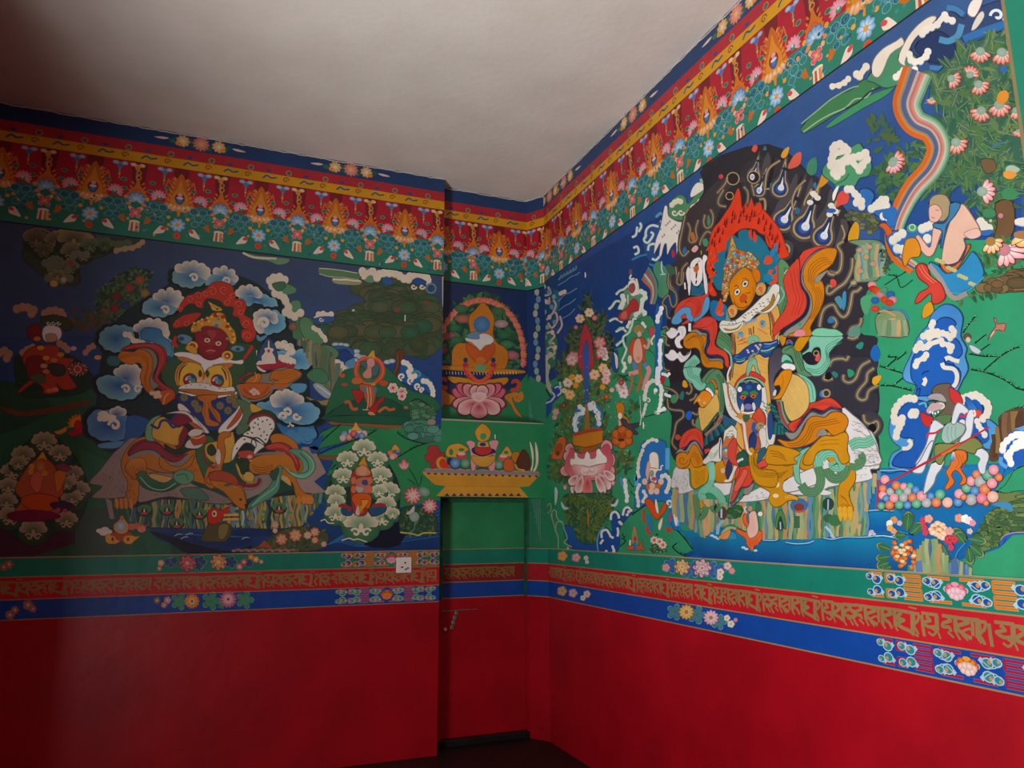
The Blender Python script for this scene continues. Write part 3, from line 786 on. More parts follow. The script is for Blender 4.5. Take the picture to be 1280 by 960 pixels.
# ================================================================ LEFT MURAL
rML = empty('mural', (0, YL, 2.5), label='left wall mural of a red faced rider on an orange tiger among clouds', category='mural')
B.on('L'); B.lim = (XS+.005, XE, ZT+.002, 3.548)
GR, GR2, DK = '2c8a58', '1f6040', '10241c'
B.part('sky', label='dusky blue painted sky')
f('3c4c6c', "-90,180 240,180 555,180 555,420 240,420 -90,420", 1, '34507a'); f('2c4a7c', "-90,420 555,420 555,560 -90,560", 1, '184890')
B.part('hill', label='green painted ground')
f('1f5444', "-90,560 556,560 556,720 -90,720", 1)
f('1f5c40', "-90,500 0,490 40,505 110,480 150,540 150,700 -90,710", 1); f('246648', "100,560 180,600 215,700 100,705", 1); f(GR, "430,525 470,495 520,500 556,540 556,640 430,640", 1)
f('1a4a34', "-90,480 20,478 60,520 -90,560", 3); f('6a3c24', "0,508 30,514 70,508 110,500 105,508 60,517 20,520", 3)
f('4a2c40', "-90,640 0,650 60,668 110,655 130,665 60,690 0,705 -90,705", 3); f('3a5648', "100,640 150,640 160,690 100,690", 3)
B.part('lake', label='dark blue painted water')
f('1c6098', "180,655 300,655 556,585 556,700 240,700 190,665", 1, '123a74', (0, 1))
B.T(160, 600, 4.923)
for P in ("150,320 300,330 480,325 700,345 760,385 600,420 380,450 300,400 200,370", "620,310 880,300 890,340 700,350"): f('10366c', P, 3)
for k in range(7): l('2c7cac', 5, [(300+k*50, 330+k*3), (420+k*50, 338+k*2)], sm=1)
f('0c1c30', "130,320 200,330 330,370 430,400 640,440 760,400 700,450 380,455 250,380", 3)
for x, y in ((285, 345), (355, 340), (325, 362), (700, 365), (1230, 260)): l('c8d8d8', 4, [(x, y), (x+25, y-12), (x+45, y-10)])
B.T(380, 520, 5.333)
f('1c60a4', "60,160 260,160 330,215 120,255 90,200", 1); f('174c8c', "100,300 200,290 160,400 90,600 60,640 0,640 0,560", 3)
for k in range(9): l('2c78ac', 5, "%d,%d %d,%d %d,%d %d,%d" % (150+k*14, 860-k*9, 240+k*20, 840-k*11, 420+k*10, 868-k*8, 900, 800-k*24), 5)
f('0c1830', "400,860 520,740 640,700 700,640 640,860", 3)
B.part('tree', label='large spreading dark olive tree')
B.T(370, 300, 7.111)
f('3c4a34', "560,400 640,370 700,385 820,400 860,365 960,360 1000,440 1120,470 1190,520 1170,600 1250,640 1240,860 1190,900 1180,960 1040,960 900,940 700,960 500,930 310,880 330,830 220,790 230,750 400,680 480,630 620,590 720,540 690,490 600,470", 3)
P_ = "560,400 700,380 860,370 980,380 1100,470 1180,520 1240,650 1240,850 1180,950 1040,955 500,925 320,870 240,770 400,690 620,600 720,540 620,470"
tufts(P_, 240, 84, ['4a5638', '3e5a3c', '565838', '44523a', '2f5a40', '505a40'], 3, '36442e')
for x, y in ((900, 620), (780, 720), (1160, 560)): e('7a4c30', x, y, 34, 20)
for x, y in ((480, 780, ), (512, 845), (1240, 785), (295, 835), (510, 625)): e('c8c0d0', x, y, 14, 10)
B.T(380, 390, 7.111)
tufts("200,100 700,60 1150,60 1170,250 1080,370 960,380 880,340 700,400 520,380 380,290 220,240 160,140", 120, 84, ['4a5638', '3e5a3c', '3f5036', '565838', '2c5c40'], 4, '34442e')
e('4c5436', 1020, 290, 90, 80, rim='3c4a32')
f('6e4028', "815,350 880,340 885,400 870,470 850,540 820,600 780,640 740,680 725,760 700,720 720,650 750,590 790,540 815,470", 3)
l('4c2c1c', 6, "850,360 850,470 810,560 760,620 725,720"); l('8a5838', 6, "830,380 830,470 795,550 750,620"); f('4a5048', "880,340 940,345 900,390", 1)

B.part('cloud', label='green cream cloud banks along the top edge'); B.T(370, 300, 7.111)
f('6c9470', "560,270 620,250 700,265 740,300 700,370 640,380 570,330", 3); lobes(CRM, 'c8c4a8', "590,275 600,310 680,275 720,330 740,300 780,290 830,290 880,295 920,315 960,340 1000,345 1010,320 1060,315 1110,318 1160,330 1170,355", 34)
f('2a5c98', "760,350 800,330 860,360 850,400 780,390", 3); f('26508c', "1030,370 1080,335 1160,370 1130,400 1060,395", 3)
for x in (1045, 1120): spiral(CRM, x, 415, 26, 15, 1)
f('5c8458', "200,255 300,262 420,275 540,300 580,345 440,330 300,325 210,300", 3); l('c8d0a8', 8, "205,252 300,258 420,272 550,296"); l('bcc8a0', 7, "205,300 300,326 430,334 560,352")
f('98a078', "325,345 440,350 580,360 560,400 440,398 340,385", 3); l('ead8b8', 16, "325,348 400,352 450,352 520,362 575,366")
ring('5c90a4', 1200, 430, 42, 16, 12)
B.T(160, 310, 5.333)
f('6c9870', "760,28 860,50 990,62 1075,75 1060,100 1000,112 930,85 830,70", 3); l('d8d4b0', 14, "765,32 830,60 900,68 990,70")
B.T(380, 390, 7.111)
lobes(CRM, '5888b4', "130,20 170,15 210,30 240,20 110,60 150,68", 26); f('2a5c98', "60,70 180,40 280,50 240,90 120,110", 3); spiral(CRM, 152, 66, 22, 10, 1)
for x, y in ((280, 290), (330, 292), (370, 296), (465, 350), (470, 385), (450, 430), (500, 400), (530, 402), (740, 445), (780, 436)): e(CRM, x, y, 34, 20, rim='7aa8bc')
f('2868a4', "240,310 340,300 440,340 430,400 380,330 260,340", 3); f('5894b4', "370,420 430,400 460,470 430,530 370,490", 3); f('1c4484', "300,380 360,340 440,400 370,440 350,500 290,430", 3)
cloud("230,440 300,430 340,470 400,500 380,535 300,520 240,490", "240,450 270,440 300,445 330,462 340,485", 24, edge=None, core='2c5c94')
B.part('cloud', label='blue and white wave cloud right of the tree trunk')
f('2064a4', "870,430 950,470 1050,540 1150,620 1158,760 1080,700 980,670 920,640 830,600 850,520", 3)
lobes(CRM2, CRM, "885,445 915,455 940,480 950,510 930,530 1060,610 1090,615 1120,640 1135,670 1145,700 1145,735 985,565 960,580 940,560", 23)
for q in ((870, 575, 34), (950, 610, 32), (1010, 660, 30), (1050, 690, 24)): spiral(CRM2, q[0], q[1], q[2], 17, 1.1, 90)
spiral('4c98bc', 1010, 560, 42, 22, .7, 200)

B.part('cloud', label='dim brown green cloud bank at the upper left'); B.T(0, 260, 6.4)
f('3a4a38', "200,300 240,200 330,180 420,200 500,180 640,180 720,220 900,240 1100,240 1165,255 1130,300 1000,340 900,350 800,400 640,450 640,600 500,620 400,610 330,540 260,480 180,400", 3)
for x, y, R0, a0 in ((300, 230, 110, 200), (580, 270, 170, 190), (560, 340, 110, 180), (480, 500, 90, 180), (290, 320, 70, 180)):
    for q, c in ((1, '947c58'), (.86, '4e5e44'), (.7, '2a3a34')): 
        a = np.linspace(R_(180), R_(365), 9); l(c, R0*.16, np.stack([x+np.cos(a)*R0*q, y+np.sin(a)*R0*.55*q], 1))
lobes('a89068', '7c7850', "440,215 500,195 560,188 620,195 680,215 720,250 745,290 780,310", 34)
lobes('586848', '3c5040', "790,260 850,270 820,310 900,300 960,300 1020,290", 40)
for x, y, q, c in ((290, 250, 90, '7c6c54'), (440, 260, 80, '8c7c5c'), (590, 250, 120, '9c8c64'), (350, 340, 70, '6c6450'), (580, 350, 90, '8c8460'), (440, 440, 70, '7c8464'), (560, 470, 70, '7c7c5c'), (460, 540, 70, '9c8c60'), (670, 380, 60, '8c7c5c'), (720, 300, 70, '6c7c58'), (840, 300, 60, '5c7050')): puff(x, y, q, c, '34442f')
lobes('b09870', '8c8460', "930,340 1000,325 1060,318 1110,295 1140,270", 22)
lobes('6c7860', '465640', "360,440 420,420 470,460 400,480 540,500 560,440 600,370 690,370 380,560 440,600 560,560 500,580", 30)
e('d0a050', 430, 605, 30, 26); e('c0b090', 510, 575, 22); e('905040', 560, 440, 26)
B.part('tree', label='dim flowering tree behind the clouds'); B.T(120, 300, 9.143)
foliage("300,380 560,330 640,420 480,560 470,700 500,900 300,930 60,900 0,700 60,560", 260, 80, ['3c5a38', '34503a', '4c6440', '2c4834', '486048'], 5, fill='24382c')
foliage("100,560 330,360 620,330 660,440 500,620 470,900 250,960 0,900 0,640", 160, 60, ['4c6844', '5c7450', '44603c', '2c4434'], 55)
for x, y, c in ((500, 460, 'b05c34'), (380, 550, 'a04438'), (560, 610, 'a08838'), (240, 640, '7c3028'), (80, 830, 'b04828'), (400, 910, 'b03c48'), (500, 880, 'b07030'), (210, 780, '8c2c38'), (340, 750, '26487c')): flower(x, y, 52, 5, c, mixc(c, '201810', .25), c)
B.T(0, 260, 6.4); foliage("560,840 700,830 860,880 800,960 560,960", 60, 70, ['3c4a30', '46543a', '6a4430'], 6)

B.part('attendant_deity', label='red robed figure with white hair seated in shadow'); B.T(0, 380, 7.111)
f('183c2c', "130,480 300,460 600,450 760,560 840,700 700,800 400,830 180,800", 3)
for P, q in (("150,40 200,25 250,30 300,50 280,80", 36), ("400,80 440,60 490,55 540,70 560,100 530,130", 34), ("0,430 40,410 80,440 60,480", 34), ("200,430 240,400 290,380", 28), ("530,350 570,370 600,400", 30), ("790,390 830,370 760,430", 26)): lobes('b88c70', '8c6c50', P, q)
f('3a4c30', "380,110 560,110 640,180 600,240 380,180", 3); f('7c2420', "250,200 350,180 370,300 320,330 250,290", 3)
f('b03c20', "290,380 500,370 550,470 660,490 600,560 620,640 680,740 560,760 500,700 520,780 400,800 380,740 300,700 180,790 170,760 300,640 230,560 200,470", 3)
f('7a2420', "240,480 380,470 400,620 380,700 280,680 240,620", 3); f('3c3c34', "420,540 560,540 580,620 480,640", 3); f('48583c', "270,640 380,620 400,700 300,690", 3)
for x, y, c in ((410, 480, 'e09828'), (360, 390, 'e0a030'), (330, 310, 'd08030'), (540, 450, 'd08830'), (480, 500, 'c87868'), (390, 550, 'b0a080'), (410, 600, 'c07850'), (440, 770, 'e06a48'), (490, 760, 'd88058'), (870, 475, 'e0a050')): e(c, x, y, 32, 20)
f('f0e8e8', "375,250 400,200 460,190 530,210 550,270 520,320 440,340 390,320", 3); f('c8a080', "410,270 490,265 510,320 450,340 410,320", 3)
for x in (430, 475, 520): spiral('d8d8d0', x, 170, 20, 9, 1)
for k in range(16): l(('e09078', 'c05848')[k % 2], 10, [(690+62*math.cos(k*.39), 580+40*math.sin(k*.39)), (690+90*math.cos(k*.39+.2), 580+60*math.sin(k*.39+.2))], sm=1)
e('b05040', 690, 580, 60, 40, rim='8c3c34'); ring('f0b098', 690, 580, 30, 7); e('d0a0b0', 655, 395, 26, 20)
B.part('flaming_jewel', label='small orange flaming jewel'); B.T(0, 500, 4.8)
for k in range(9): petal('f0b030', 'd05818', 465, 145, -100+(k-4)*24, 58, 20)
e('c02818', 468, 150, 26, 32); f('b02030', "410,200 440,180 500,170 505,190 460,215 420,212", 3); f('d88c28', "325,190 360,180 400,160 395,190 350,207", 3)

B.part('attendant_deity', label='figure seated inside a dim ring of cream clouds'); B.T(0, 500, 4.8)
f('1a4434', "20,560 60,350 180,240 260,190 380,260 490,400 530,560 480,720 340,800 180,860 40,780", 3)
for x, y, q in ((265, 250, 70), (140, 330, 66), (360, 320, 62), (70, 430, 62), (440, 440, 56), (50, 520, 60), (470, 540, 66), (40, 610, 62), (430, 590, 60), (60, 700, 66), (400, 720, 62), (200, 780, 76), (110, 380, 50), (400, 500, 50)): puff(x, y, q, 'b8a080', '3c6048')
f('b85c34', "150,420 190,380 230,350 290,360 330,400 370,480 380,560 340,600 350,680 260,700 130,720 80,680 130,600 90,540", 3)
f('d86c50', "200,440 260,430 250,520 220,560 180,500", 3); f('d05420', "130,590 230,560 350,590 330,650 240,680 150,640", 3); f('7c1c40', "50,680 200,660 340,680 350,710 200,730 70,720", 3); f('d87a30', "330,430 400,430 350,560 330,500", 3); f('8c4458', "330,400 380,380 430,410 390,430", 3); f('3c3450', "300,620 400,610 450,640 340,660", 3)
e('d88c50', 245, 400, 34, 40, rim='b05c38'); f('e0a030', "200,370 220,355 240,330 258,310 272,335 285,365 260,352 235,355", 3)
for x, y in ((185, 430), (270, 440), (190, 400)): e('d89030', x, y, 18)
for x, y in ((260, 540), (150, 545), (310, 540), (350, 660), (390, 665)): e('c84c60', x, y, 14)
B.part('offering_jewels', label='yellow jewel cluster on dark green grass')
f('e8a83c', "650,850 630,820 660,800 690,815 740,800 780,800 810,820 840,815 800,850 760,865 730,845 690,865", 3); f('b84c18', "665,795 790,795 770,835 730,845 690,830", 3)
e('e8a83c', 665, 838, 32, 26); e('e8a83c', 772, 838, 34, 26); e('902c20', 676, 835, 8, 12); e('902c20', 768, 835, 8, 12)
f('f0a840', "732,690 750,720 772,750 765,790 725,805 688,785 682,750 712,722", 3); e('dce0e0', 725, 757, 32, 34, rim='8ab0c0'); f('8c4c1c', "732,700 738,718 726,718", 1)
for x, y in ((600, 785), (630, 775), (650, 790), (620, 800)): e('ece0d8', x, y, 24, 14)
for x, y, c in ((790, 760, 'e07058'), (830, 755, 'e07058'), (860, 745, 'd86450'), (850, 775, 'e89070')): e(c, x, y, 26, 20)

# -- rocky landscape below the tiger
B.part('rock_landscape', label='striped rocks with tiny scenes under the tiger'); B.T(160, 600, 4.923)
f('243c34', "0,100 240,90 500,130 760,130 1000,60 1200,60 1180,160 1080,220 1060,300 880,310 640,290 420,300 140,300 60,240 0,240", 1)
rocks(0, 480, "0,180 100,160 200,120 480,125", "0,250 150,290 460,300", ['788c48', '2c5c5c', 'c09850', '3c6c8c', '5c8450', '34406c', 'a8a060', '3c7c54'], 1, 11, 7)
rocks(480, 1190, "480,125 600,150 720,180 850,120 950,100 1190,80", "480,260 640,290 880,300 1060,290 1110,230 1190,140", ['98a050', '3c6c80', 'c8a054', '4c7c50', '28404c', '6c94a0', 'b8b070', '3c7050', 'a07840'], 2, 11, 7)
for x, y in ((100, 190), (240, 185), (440, 210), (930, 175), (300, 270)):
    e('283c30', x, y, 50, 36); e('34704c', x, y-10, 44, 28, rim='5c8c50'); f('182c44', [(x-26, y+12), (x, y-26), (x+26, y+12)], 1); f('d8c8c0', [(x-8, y+12), (x, y-22), (x+8, y+12)], 1); e('c05038', x, y+16, 24, 9)
for k in range(26): e(('b88c3c', '4c8c9c', '6c9448', '2c5c74')[k % 4], 500+((k*83) % 580), 190+((k*47) % 90), 14, 9, 30*k)
l('a8c8d8', 12, "705,190 712,230 700,280", 4)
B.part('duck', label='red headed duck on a brown rock')
f('5c5430', "480,300 500,270 560,262 620,270 640,300 610,370 540,380 450,370", 3); f('8c7c40', "560,280 620,275 600,350 560,360", 3)
f('c83018', "488,240 495,190 530,170 580,185 615,165 620,200 580,240 530,275 495,262", 3); e('e8d8a0', 532, 208, 15, 20); e('583018', 530, 208, 7, 11)
f('e0b060', "590,210 680,205 682,222 590,222", 1); f('e0b060', "590,236 680,232 684,247 580,250", 1); l('301810', 7, [(610, 228), (680, 227)], sm=1); l('c86048', 6, "600,170 640,150 620,190")
B.part('flower_bush', label='small red and cream blossoms on the bank')
f('4c5c3c', "640,440 760,420 860,370 960,300 1100,290 1230,330 1200,420 1020,440", 3)
foliage("860,370 1000,300 1180,290 1230,400 1100,430 900,430", 90, 34, ['5c6c3c', '3c5434', '706840', '384c34'], 9)
f('b04c34', "800,410 840,372 890,420", 1)
for x, y, q, c in ((945, 365, 36, 'c83820'), (1030, 340, 38, 'd05828'), (1150, 320, 28, 'd05830'), (1105, 340, 24, 'c89878'), (905, 275, 24, 'b07850'), (1150, 370, 22, 'c04830'), (1205, 395, 18, 'c07878'), (905, 312, 16, 'c89868')): flower(x, y, q, 7, 'f0d8b0', c, 'e0a860')
for k in range(24): e(('a89080', '8c7c60', 'b0706c')[k % 3], 650+k*16, 436-4*(k % 3), 12, 7)

# -- big aura of clouds round the rider
B.part('painted_aura', label='dark green aura behind the rider'); B.T(0, 0, 1)
f('1a3034', "120,520 128,440 150,395 195,365 235,345 300,345 345,375 372,430 388,490 370,545 300,570 135,565", 4)
B.T(160, 310, 5.333)
f('24402f', "330,360 420,300 520,260 620,240 740,280 830,400 870,560 900,650 880,760 840,860 760,960 300,960 280,800 260,600 280,480", 3)
f('2c5638', "330,640 800,640 860,760 820,900 700,1000 300,1000 260,880 250,760", 3)
def cl(T_, *a, **k): B.T(*T_); cloud(*a, **k)
cs = dict(label='cream and blue scalloped cloud around the rider')
CT = (160, 310, 5.333)
B.part('cloud', **cs); B.T(160, 310, 5.333)
cloud("300,190 340,140 440,130 530,180 540,210 480,245 400,260 320,230", "340,135 390,118 440,112 490,130 520,155 525,190", 31, core='3c74a4', body='7ca8a8', n=10, curls=((440, 200, 30, 200),))
cloud("560,180 610,150 690,160 730,210 700,240 640,235 570,230 520,240", "590,155 640,142 690,165 712,205", 26, core='3c78a8', body='80b0bc', edge=None, curls=((660, 220, 26, 180),))
B.part('cloud', **cs)
cloud("100,400 130,350 200,340 300,350 330,400 300,430 230,455 150,445 105,425", "190,325 225,300 280,288 330,308 352,345 330,372", 27, core='3a6c98', body='7cb0c0', curls=((250, 415, 30, 200),))
B.part('cloud', **cs)
cloud("60,590 110,570 200,540 270,600 300,680 260,740 220,660 100,640 30,640", "80,545 100,515 145,505 200,505 240,530 250,570 240,590", 30, core='2c68a0', body='6cb0c4', edge=None)
for q in (0, 14, 28): l(('5ca0b0', '2c6c94', '7cbcc8')[q//14], 12, [(150, 600+q), (210, 600+q), (270-q/2, 640), (288-q/2, 690), (275-q/2, 730)])
B.part('cloud', **cs)
cloud("740,330 780,290 860,280 900,310 980,350 990,390 930,390 860,360 800,380 750,360", "740,300 765,275 810,268 850,285 870,310", 27, core='2c68a4', body='80bccc', n=10)
B.part('cloud', **cs)
cloud("860,470 900,430 980,420 1040,470 1035,540 980,560 920,570 860,540", "860,450 890,432 930,432 970,450 975,480 858,490 862,525 885,545", 27, core='2c70a8', body='78b8cc', curls=((908, 500, 40, 160),), corep=(930, 470))
spiral(CRM, 905, 503, 36, 22, 1.1, 200); l('5c9cb8', 26, "860,580 880,610 930,580", taper=2)
B.part('cloud', **cs)
cloud("950,700 1010,690 1080,700 1150,680 1220,710 1235,760 1190,800 1130,800 1050,780 980,760", "1000,650 1040,640 1080,660 1090,690", 26, core='2c78b4', body='80bcd0', n=11)
lobes(CRM, CRM2, "1000,640 1030,645 1060,660 1090,680 1040,740 1020,730 1080,745 1100,755", 20); f('34547c', "900,640 935,600 980,650 1000,740 990,770 860,780 870,700", 3)
B.part('cloud', label='green and cream clouds behind the aura')
f('5c9468', "990,260 1060,240 1120,270 1110,300 1040,310", 3); f('5c9468', "1080,360 1140,350 1155,400 1130,440 1070,420", 3); f('4c8058', "1130,470 1220,470 1250,540 1240,620 1100,600", 3)
lobes(CRM, 'c8d0b8', "945,215 970,195 1010,190 1045,210 960,250 990,270 980,300 1010,310 1040,330 1050,350 1070,395 1050,425 1080,440 1110,455 1150,430", 25); f('3f7454', "960,240 1040,225 1050,260 1000,290", 3)
B.T(300, 380, 9.143)
f('5c9064', "680,200 740,150 800,180 860,260 960,420 900,470 800,440 700,330", 3); lobes(CRM, 'd8d0b8', "840,270 870,290 900,300 920,330 940,360 965,380 975,410", 26)
rocks(660, 900, "660,420 740,380 860,440 900,470", "660,470 760,500 860,560 900,640", ['6c7050', '8c8464', '4c6448', 'a09070'], 3, 20, 6)
f('5c8c60', "900,500 1000,470 1110,530 1120,600 1020,650 900,700", 3); rocks(880, 1100, "880,700 1100,690", "880,960 1100,960", ['a89868', '58805c', 'c0a878', '688c9c', '7c8460'], 4, 20, 8); f('4c8c5c', "760,820 900,740 1000,830 980,900 860,890", 3)
e('b06848', 610, 260, 56, 50, rim='5c6040'); lobes(CRM, '7cacbc', "1010,660 1050,670 1090,660 1130,690 1160,710 1190,740", 30)
B.T(380, 390, 7.111)
rocks(0, 320, "0,250 120,280 220,330 320,500", "0,330 100,560 200,700 320,780", ['807c58', '5c7c54', 'a0986c', '687c6c', '4c6c50'], 5, 24, 8)
f('48845c', "20,560 110,500 200,540 210,620 100,630", 3); f('9cb0b0', "80,640 150,640 260,740 200,770 110,700", 3); f('988c50', "20,750 150,790 340,740 300,820 180,830 60,800", 3); l('d8e0e0', 8, "110,650 170,690 250,750")

# lower clouds left
B.part('cloud', **cs); B.T(100, 400, 6)
cloud("150,130 190,70 290,45 380,60 400,120 360,180 300,235 210,220 160,180", "430,60 470,30 520,15 580,15 630,45 640,90 600,120", 32, core='2c60a0', body='70a8b0', n=11)
lobes(CRM, CRM2, "340,105 370,110 400,150 430,160 470,170", 20); f('3874a8', "480,60 600,70 620,120 680,170 690,250 640,270 560,170 460,140", 3, '5ca0b0')
B.part('cloud', **cs); f('3c6c74', "200,300 230,270 300,280 290,340 220,340", 3)
cloud("130,490 160,430 260,420 300,400 440,430 450,530 400,580 290,595 190,560", "280,390 320,365 360,350 410,360 440,390 440,430 425,470", 30, core='22589c', body='78b0bc', n=10, curls=((345, 520, 34, 200), (435, 520, 32, -20, -1)))
B.part('cloud', **cs)
cloud("60,790 90,700 180,680 290,700 380,750 380,830 330,890 200,900 100,870", "250,690 285,675 320,690", 30, core='1f4c90', body='5c90c0', n=9, curls=((180, 730, 44, 200), (260, 790, 46, 180)))
lobes(CRM, 'c8b8b8', "150,735 180,720 215,730 250,735", 22); spiral(CRM, 415, 800, 46, 34, 1, 150); f('2c60a0', "360,720 500,740 510,790 420,900 160,960 150,930 330,900", 3)
f('5c9cc8', "140,930 240,915 330,910 280,960 150,960", 3)
B.part('cloud', **cs); B.T(240, 480, 5.333)
cloud("430,140 520,120 620,100 740,120 830,160 840,220 780,270 680,260 600,240 560,200 470,170", "550,100 580,75 630,65 680,75 715,105 560,125", 33, core='1c5c9c', body='74b4d0', n=14, corep=(640, 150))
for x, y, a in ((640, 190, 200), (610, 215, 160), (695, 215, 0), (650, 290, 270)): spiral(CRM, x, y, 28, 19, 1, a)
f('2068a4', "560,250 650,290 800,270 820,340 790,400 720,390 640,370 580,300", 3, '60a8cc'); lobes('4c94c0', '1c5c9c', "660,340 710,360 770,350 800,330 740,310", 34)
l('101c20', 14, "660,260 730,280 800,270 850,230"); l('101c20', 12, "820,290 840,350 790,410")
f('5ca0c4', "650,0 760,0 750,50 700,60 660,30", 3)

# -- flames around the head
B.part('flame', label='ring of red flames around the head'); B.T(200, 360, 9.143)
FLR = 'c03828'
for P in ("270,130 340,80 420,60 520,20 600,-60 720,-70 830,-20 860,120 950,130 990,220 960,300 1050,360 1070,440 1100,520 1060,600 990,620 930,560 940,480 1000,470 930,430 900,340 830,310 840,220 740,210 690,150 560,120 500,160 490,230 430,220 380,180 300,200 240,280 210,240",
          "140,420 190,360 280,310 420,280 470,300 420,360 330,430 230,450 170,460", "140,600 170,545 200,560 185,620 215,680 160,670 130,640", "1010,700 1040,650 1070,680 1020,760 960,830 950,790 990,740"): f(FLR, P, 3)
for x, y, q in ((340, 130, 40), (440, 90, 44), (600, 40, 50), (730, 20, 50), (760, 160, 40), (900, 190, 44), (920, 270, 40), (990, 410, 50), (1000, 550, 54), (300, 400, 40), (190, 410, 36), (440, 190, 34), (230, 250, 30), (840, 90, 40), (520, 60, 36)):
    spiral('e0583c', x, y, q, 14, 1.2, (x*7) % 360); spiral('8c2420', x+4, y+4, q*.55, 7, 1, (x*7) % 360)
for k in range(40): x, y = 260+((k*97) % 760), -40+((k*61) % 260); 
rider = B.part('rider', label='ornate armour in yellow white and dark blue'); B.T(180, 440, 9.143)
f('3c5c3c', "260,110 380,60 1100,130 1150,260 1080,600 900,860 700,880 500,700 380,500 200,300", 3)
f('28507c', "190,20 330,60 300,120 230,60", 1)
# white collar
f('ece4e0', "340,20 430,0 600,20 700,60 900,60 1030,100 1130,90 1120,140 1000,130 860,150 740,200 690,240 640,160 500,90 380,50", 3)
f('c87c34', "380,60 470,60 600,110 660,150 540,130 440,110", 3); f('c87c34', "780,150 900,130 1020,130 960,190 860,170", 3)
# breast discs
f('e8b840', "375,330 380,220 430,150 520,115 640,150 690,240 690,340 560,400 420,390", 3); f('e8b840', "700,240 740,180 860,150 940,180 990,280 1000,400 900,420 740,380 690,340", 3)
l('c06428', 16, "470,125 400,190 375,280 385,370 420,390"); l('e0a050', 10, "450,120 380,190 360,290 378,380"); l('c06428', 16, "900,165 950,220 975,310 975,420"); l('e0a050', 10, "930,165 975,230 1000,320 995,430")
l('5c3024', 20, "500,130 430,190 405,260 400,350", taper=2); l('5c3024', 20, "880,175 925,240 945,330", taper=2)
for P in ("620,250 640,200 665,250 640,290", "705,250 720,200 750,250 725,290"): f('4c4c28', P, 2)
e('a82028', 525, 320, 82, 80, rim='902024'); spiral('d8c8c8', 530, 325, 52, 26, .9, 180); e('2c4c8c', 560, 290, 34); e('4c9c74', 560, 330, 28); e('5c9cb8', 520, 300, 24)
e('a82028', 840, 330, 78, 78, rim='902024'); spiral('d8c8c8', 840, 335, 50, 26, .9, 180); e('2c4c8c', 870, 295, 34); e('4c9c74', 862, 345, 28); e('5c9cb8', 830, 315, 24)
for x, y in ((625, 325), (660, 310), (700, 315), (740, 325), (690, 345)): e('e8c0c0', x, y, 20, 16)
f('d87830', "670,230 690,230 690,320 665,320", 1)
# belt
f('ece4dc', "405,400 480,370 600,350 760,370 880,410 1020,400 1020,470 860,470 700,430 520,440 410,440", 3)
f('ece4dc', "400,450 500,470 620,490 640,500 600,500 520,505 410,470", 3); f('ece4dc', "840,490 930,480 1040,450 1060,480 960,520 850,530", 3)
f('c87428', "410,425 540,425 680,430 860,460 1030,450 1010,480 850,495 820,520 760,540 640,560 610,500 500,460 420,445", 3)
for x, y in ((480, 395), (540, 375), (640, 378), (700, 405), (760, 385), (860, 420), (930, 430), (560, 480), (960, 500)): e('3c6c74', x, y, 9, 6, 30)
# blue skirt
f('1f3c7c', "385,480 520,500 640,570 700,560 850,530 1020,500 1100,530 1080,640 960,780 860,880 760,900 680,860 600,760 500,640 390,570", 3)
for x, y in ((460, 520), (580, 590), (870, 615), (980, 545), (1050, 600), (960, 670), (620, 650), (1030, 520)): flower(x, y, 46, 8, '8c7c50', '7c7048', '5c6c50')
f('c87028', "620,500 830,490 820,540 770,560 780,620 860,700 880,800 840,790 780,700 740,640 745,720 760,770 850,810 850,840 780,850 710,830 690,770 660,680 680,580 630,550", 3)
for P in ("730,570 750,650 745,730", "700,580 690,660 700,740", "770,620 810,700 850,770"): l('7c3c18', 6, P)
# white leggings / scarf ends
f('ece0d8', "390,590 440,600 500,650 560,720 640,800 720,880 740,930 640,900 540,800 440,700 390,650", 3)
f('ece0d8', "1110,560 1160,590 1165,680 1130,770 1060,850 960,920 860,930 860,870 960,760 1060,660", 3); f('c85c2c', "1130,600 1140,660 1080,770 1000,850 950,880 960,850 1040,740 1100,640", 3)
f('74b090', "1100,510 1180,530 1230,600 1230,680 1160,760 1150,700 1170,620 1130,550", 3)
B.part('rider_face', rider, label='round glaring red face', ); B.T(200, 360, 9.143)
f('7a2028', "400,600 390,500 460,440 560,425 700,450 790,520 800,600 770,700 700,780 590,825 500,800 430,720", 3)
r('a82c34', '8c1c2c', "405,600 400,510 470,455 570,440 690,465 770,530 780,600 750,700 690,770 595,810 510,785 440,710")
f('b03c3c', "540,480 640,490 640,560 590,600 540,540", 3); l('6c1420', 10, "480,560 530,545 590,580"); l('6c1420', 10, "620,600 680,595 720,630"); l('6c1420', 9, "500,690 560,665 640,680 700,720"); l('701824', 7, "540,500 560,550 560,600")
for x, y in ((540, 598), (668, 634)): e('e8d0a8', x, y, 34, 26); e('a89c68', x, y, 20, 17); e('4c4020', x, y, 10)
f('b82c34', "520,720 570,700 640,715 600,760 540,750", 3); l('e0c8b0', 5, "530,722 580,712 630,722")
B.part('rider_crown', rider, label='golden jewelled crown')
f('d8942c', "350,490 370,420 450,370 560,330 600,290 690,280 740,310 760,380 820,450 860,510 870,600 840,640 800,620 770,540 700,470 600,440 500,440 440,490 380,510", 3)
f('e0a838', "545,150 600,180 660,210 715,245 680,265 600,255 580,210", 2); l('8c4c1c', 6, "590,190 640,230 690,240"); e('402018', 655, 240, 12)
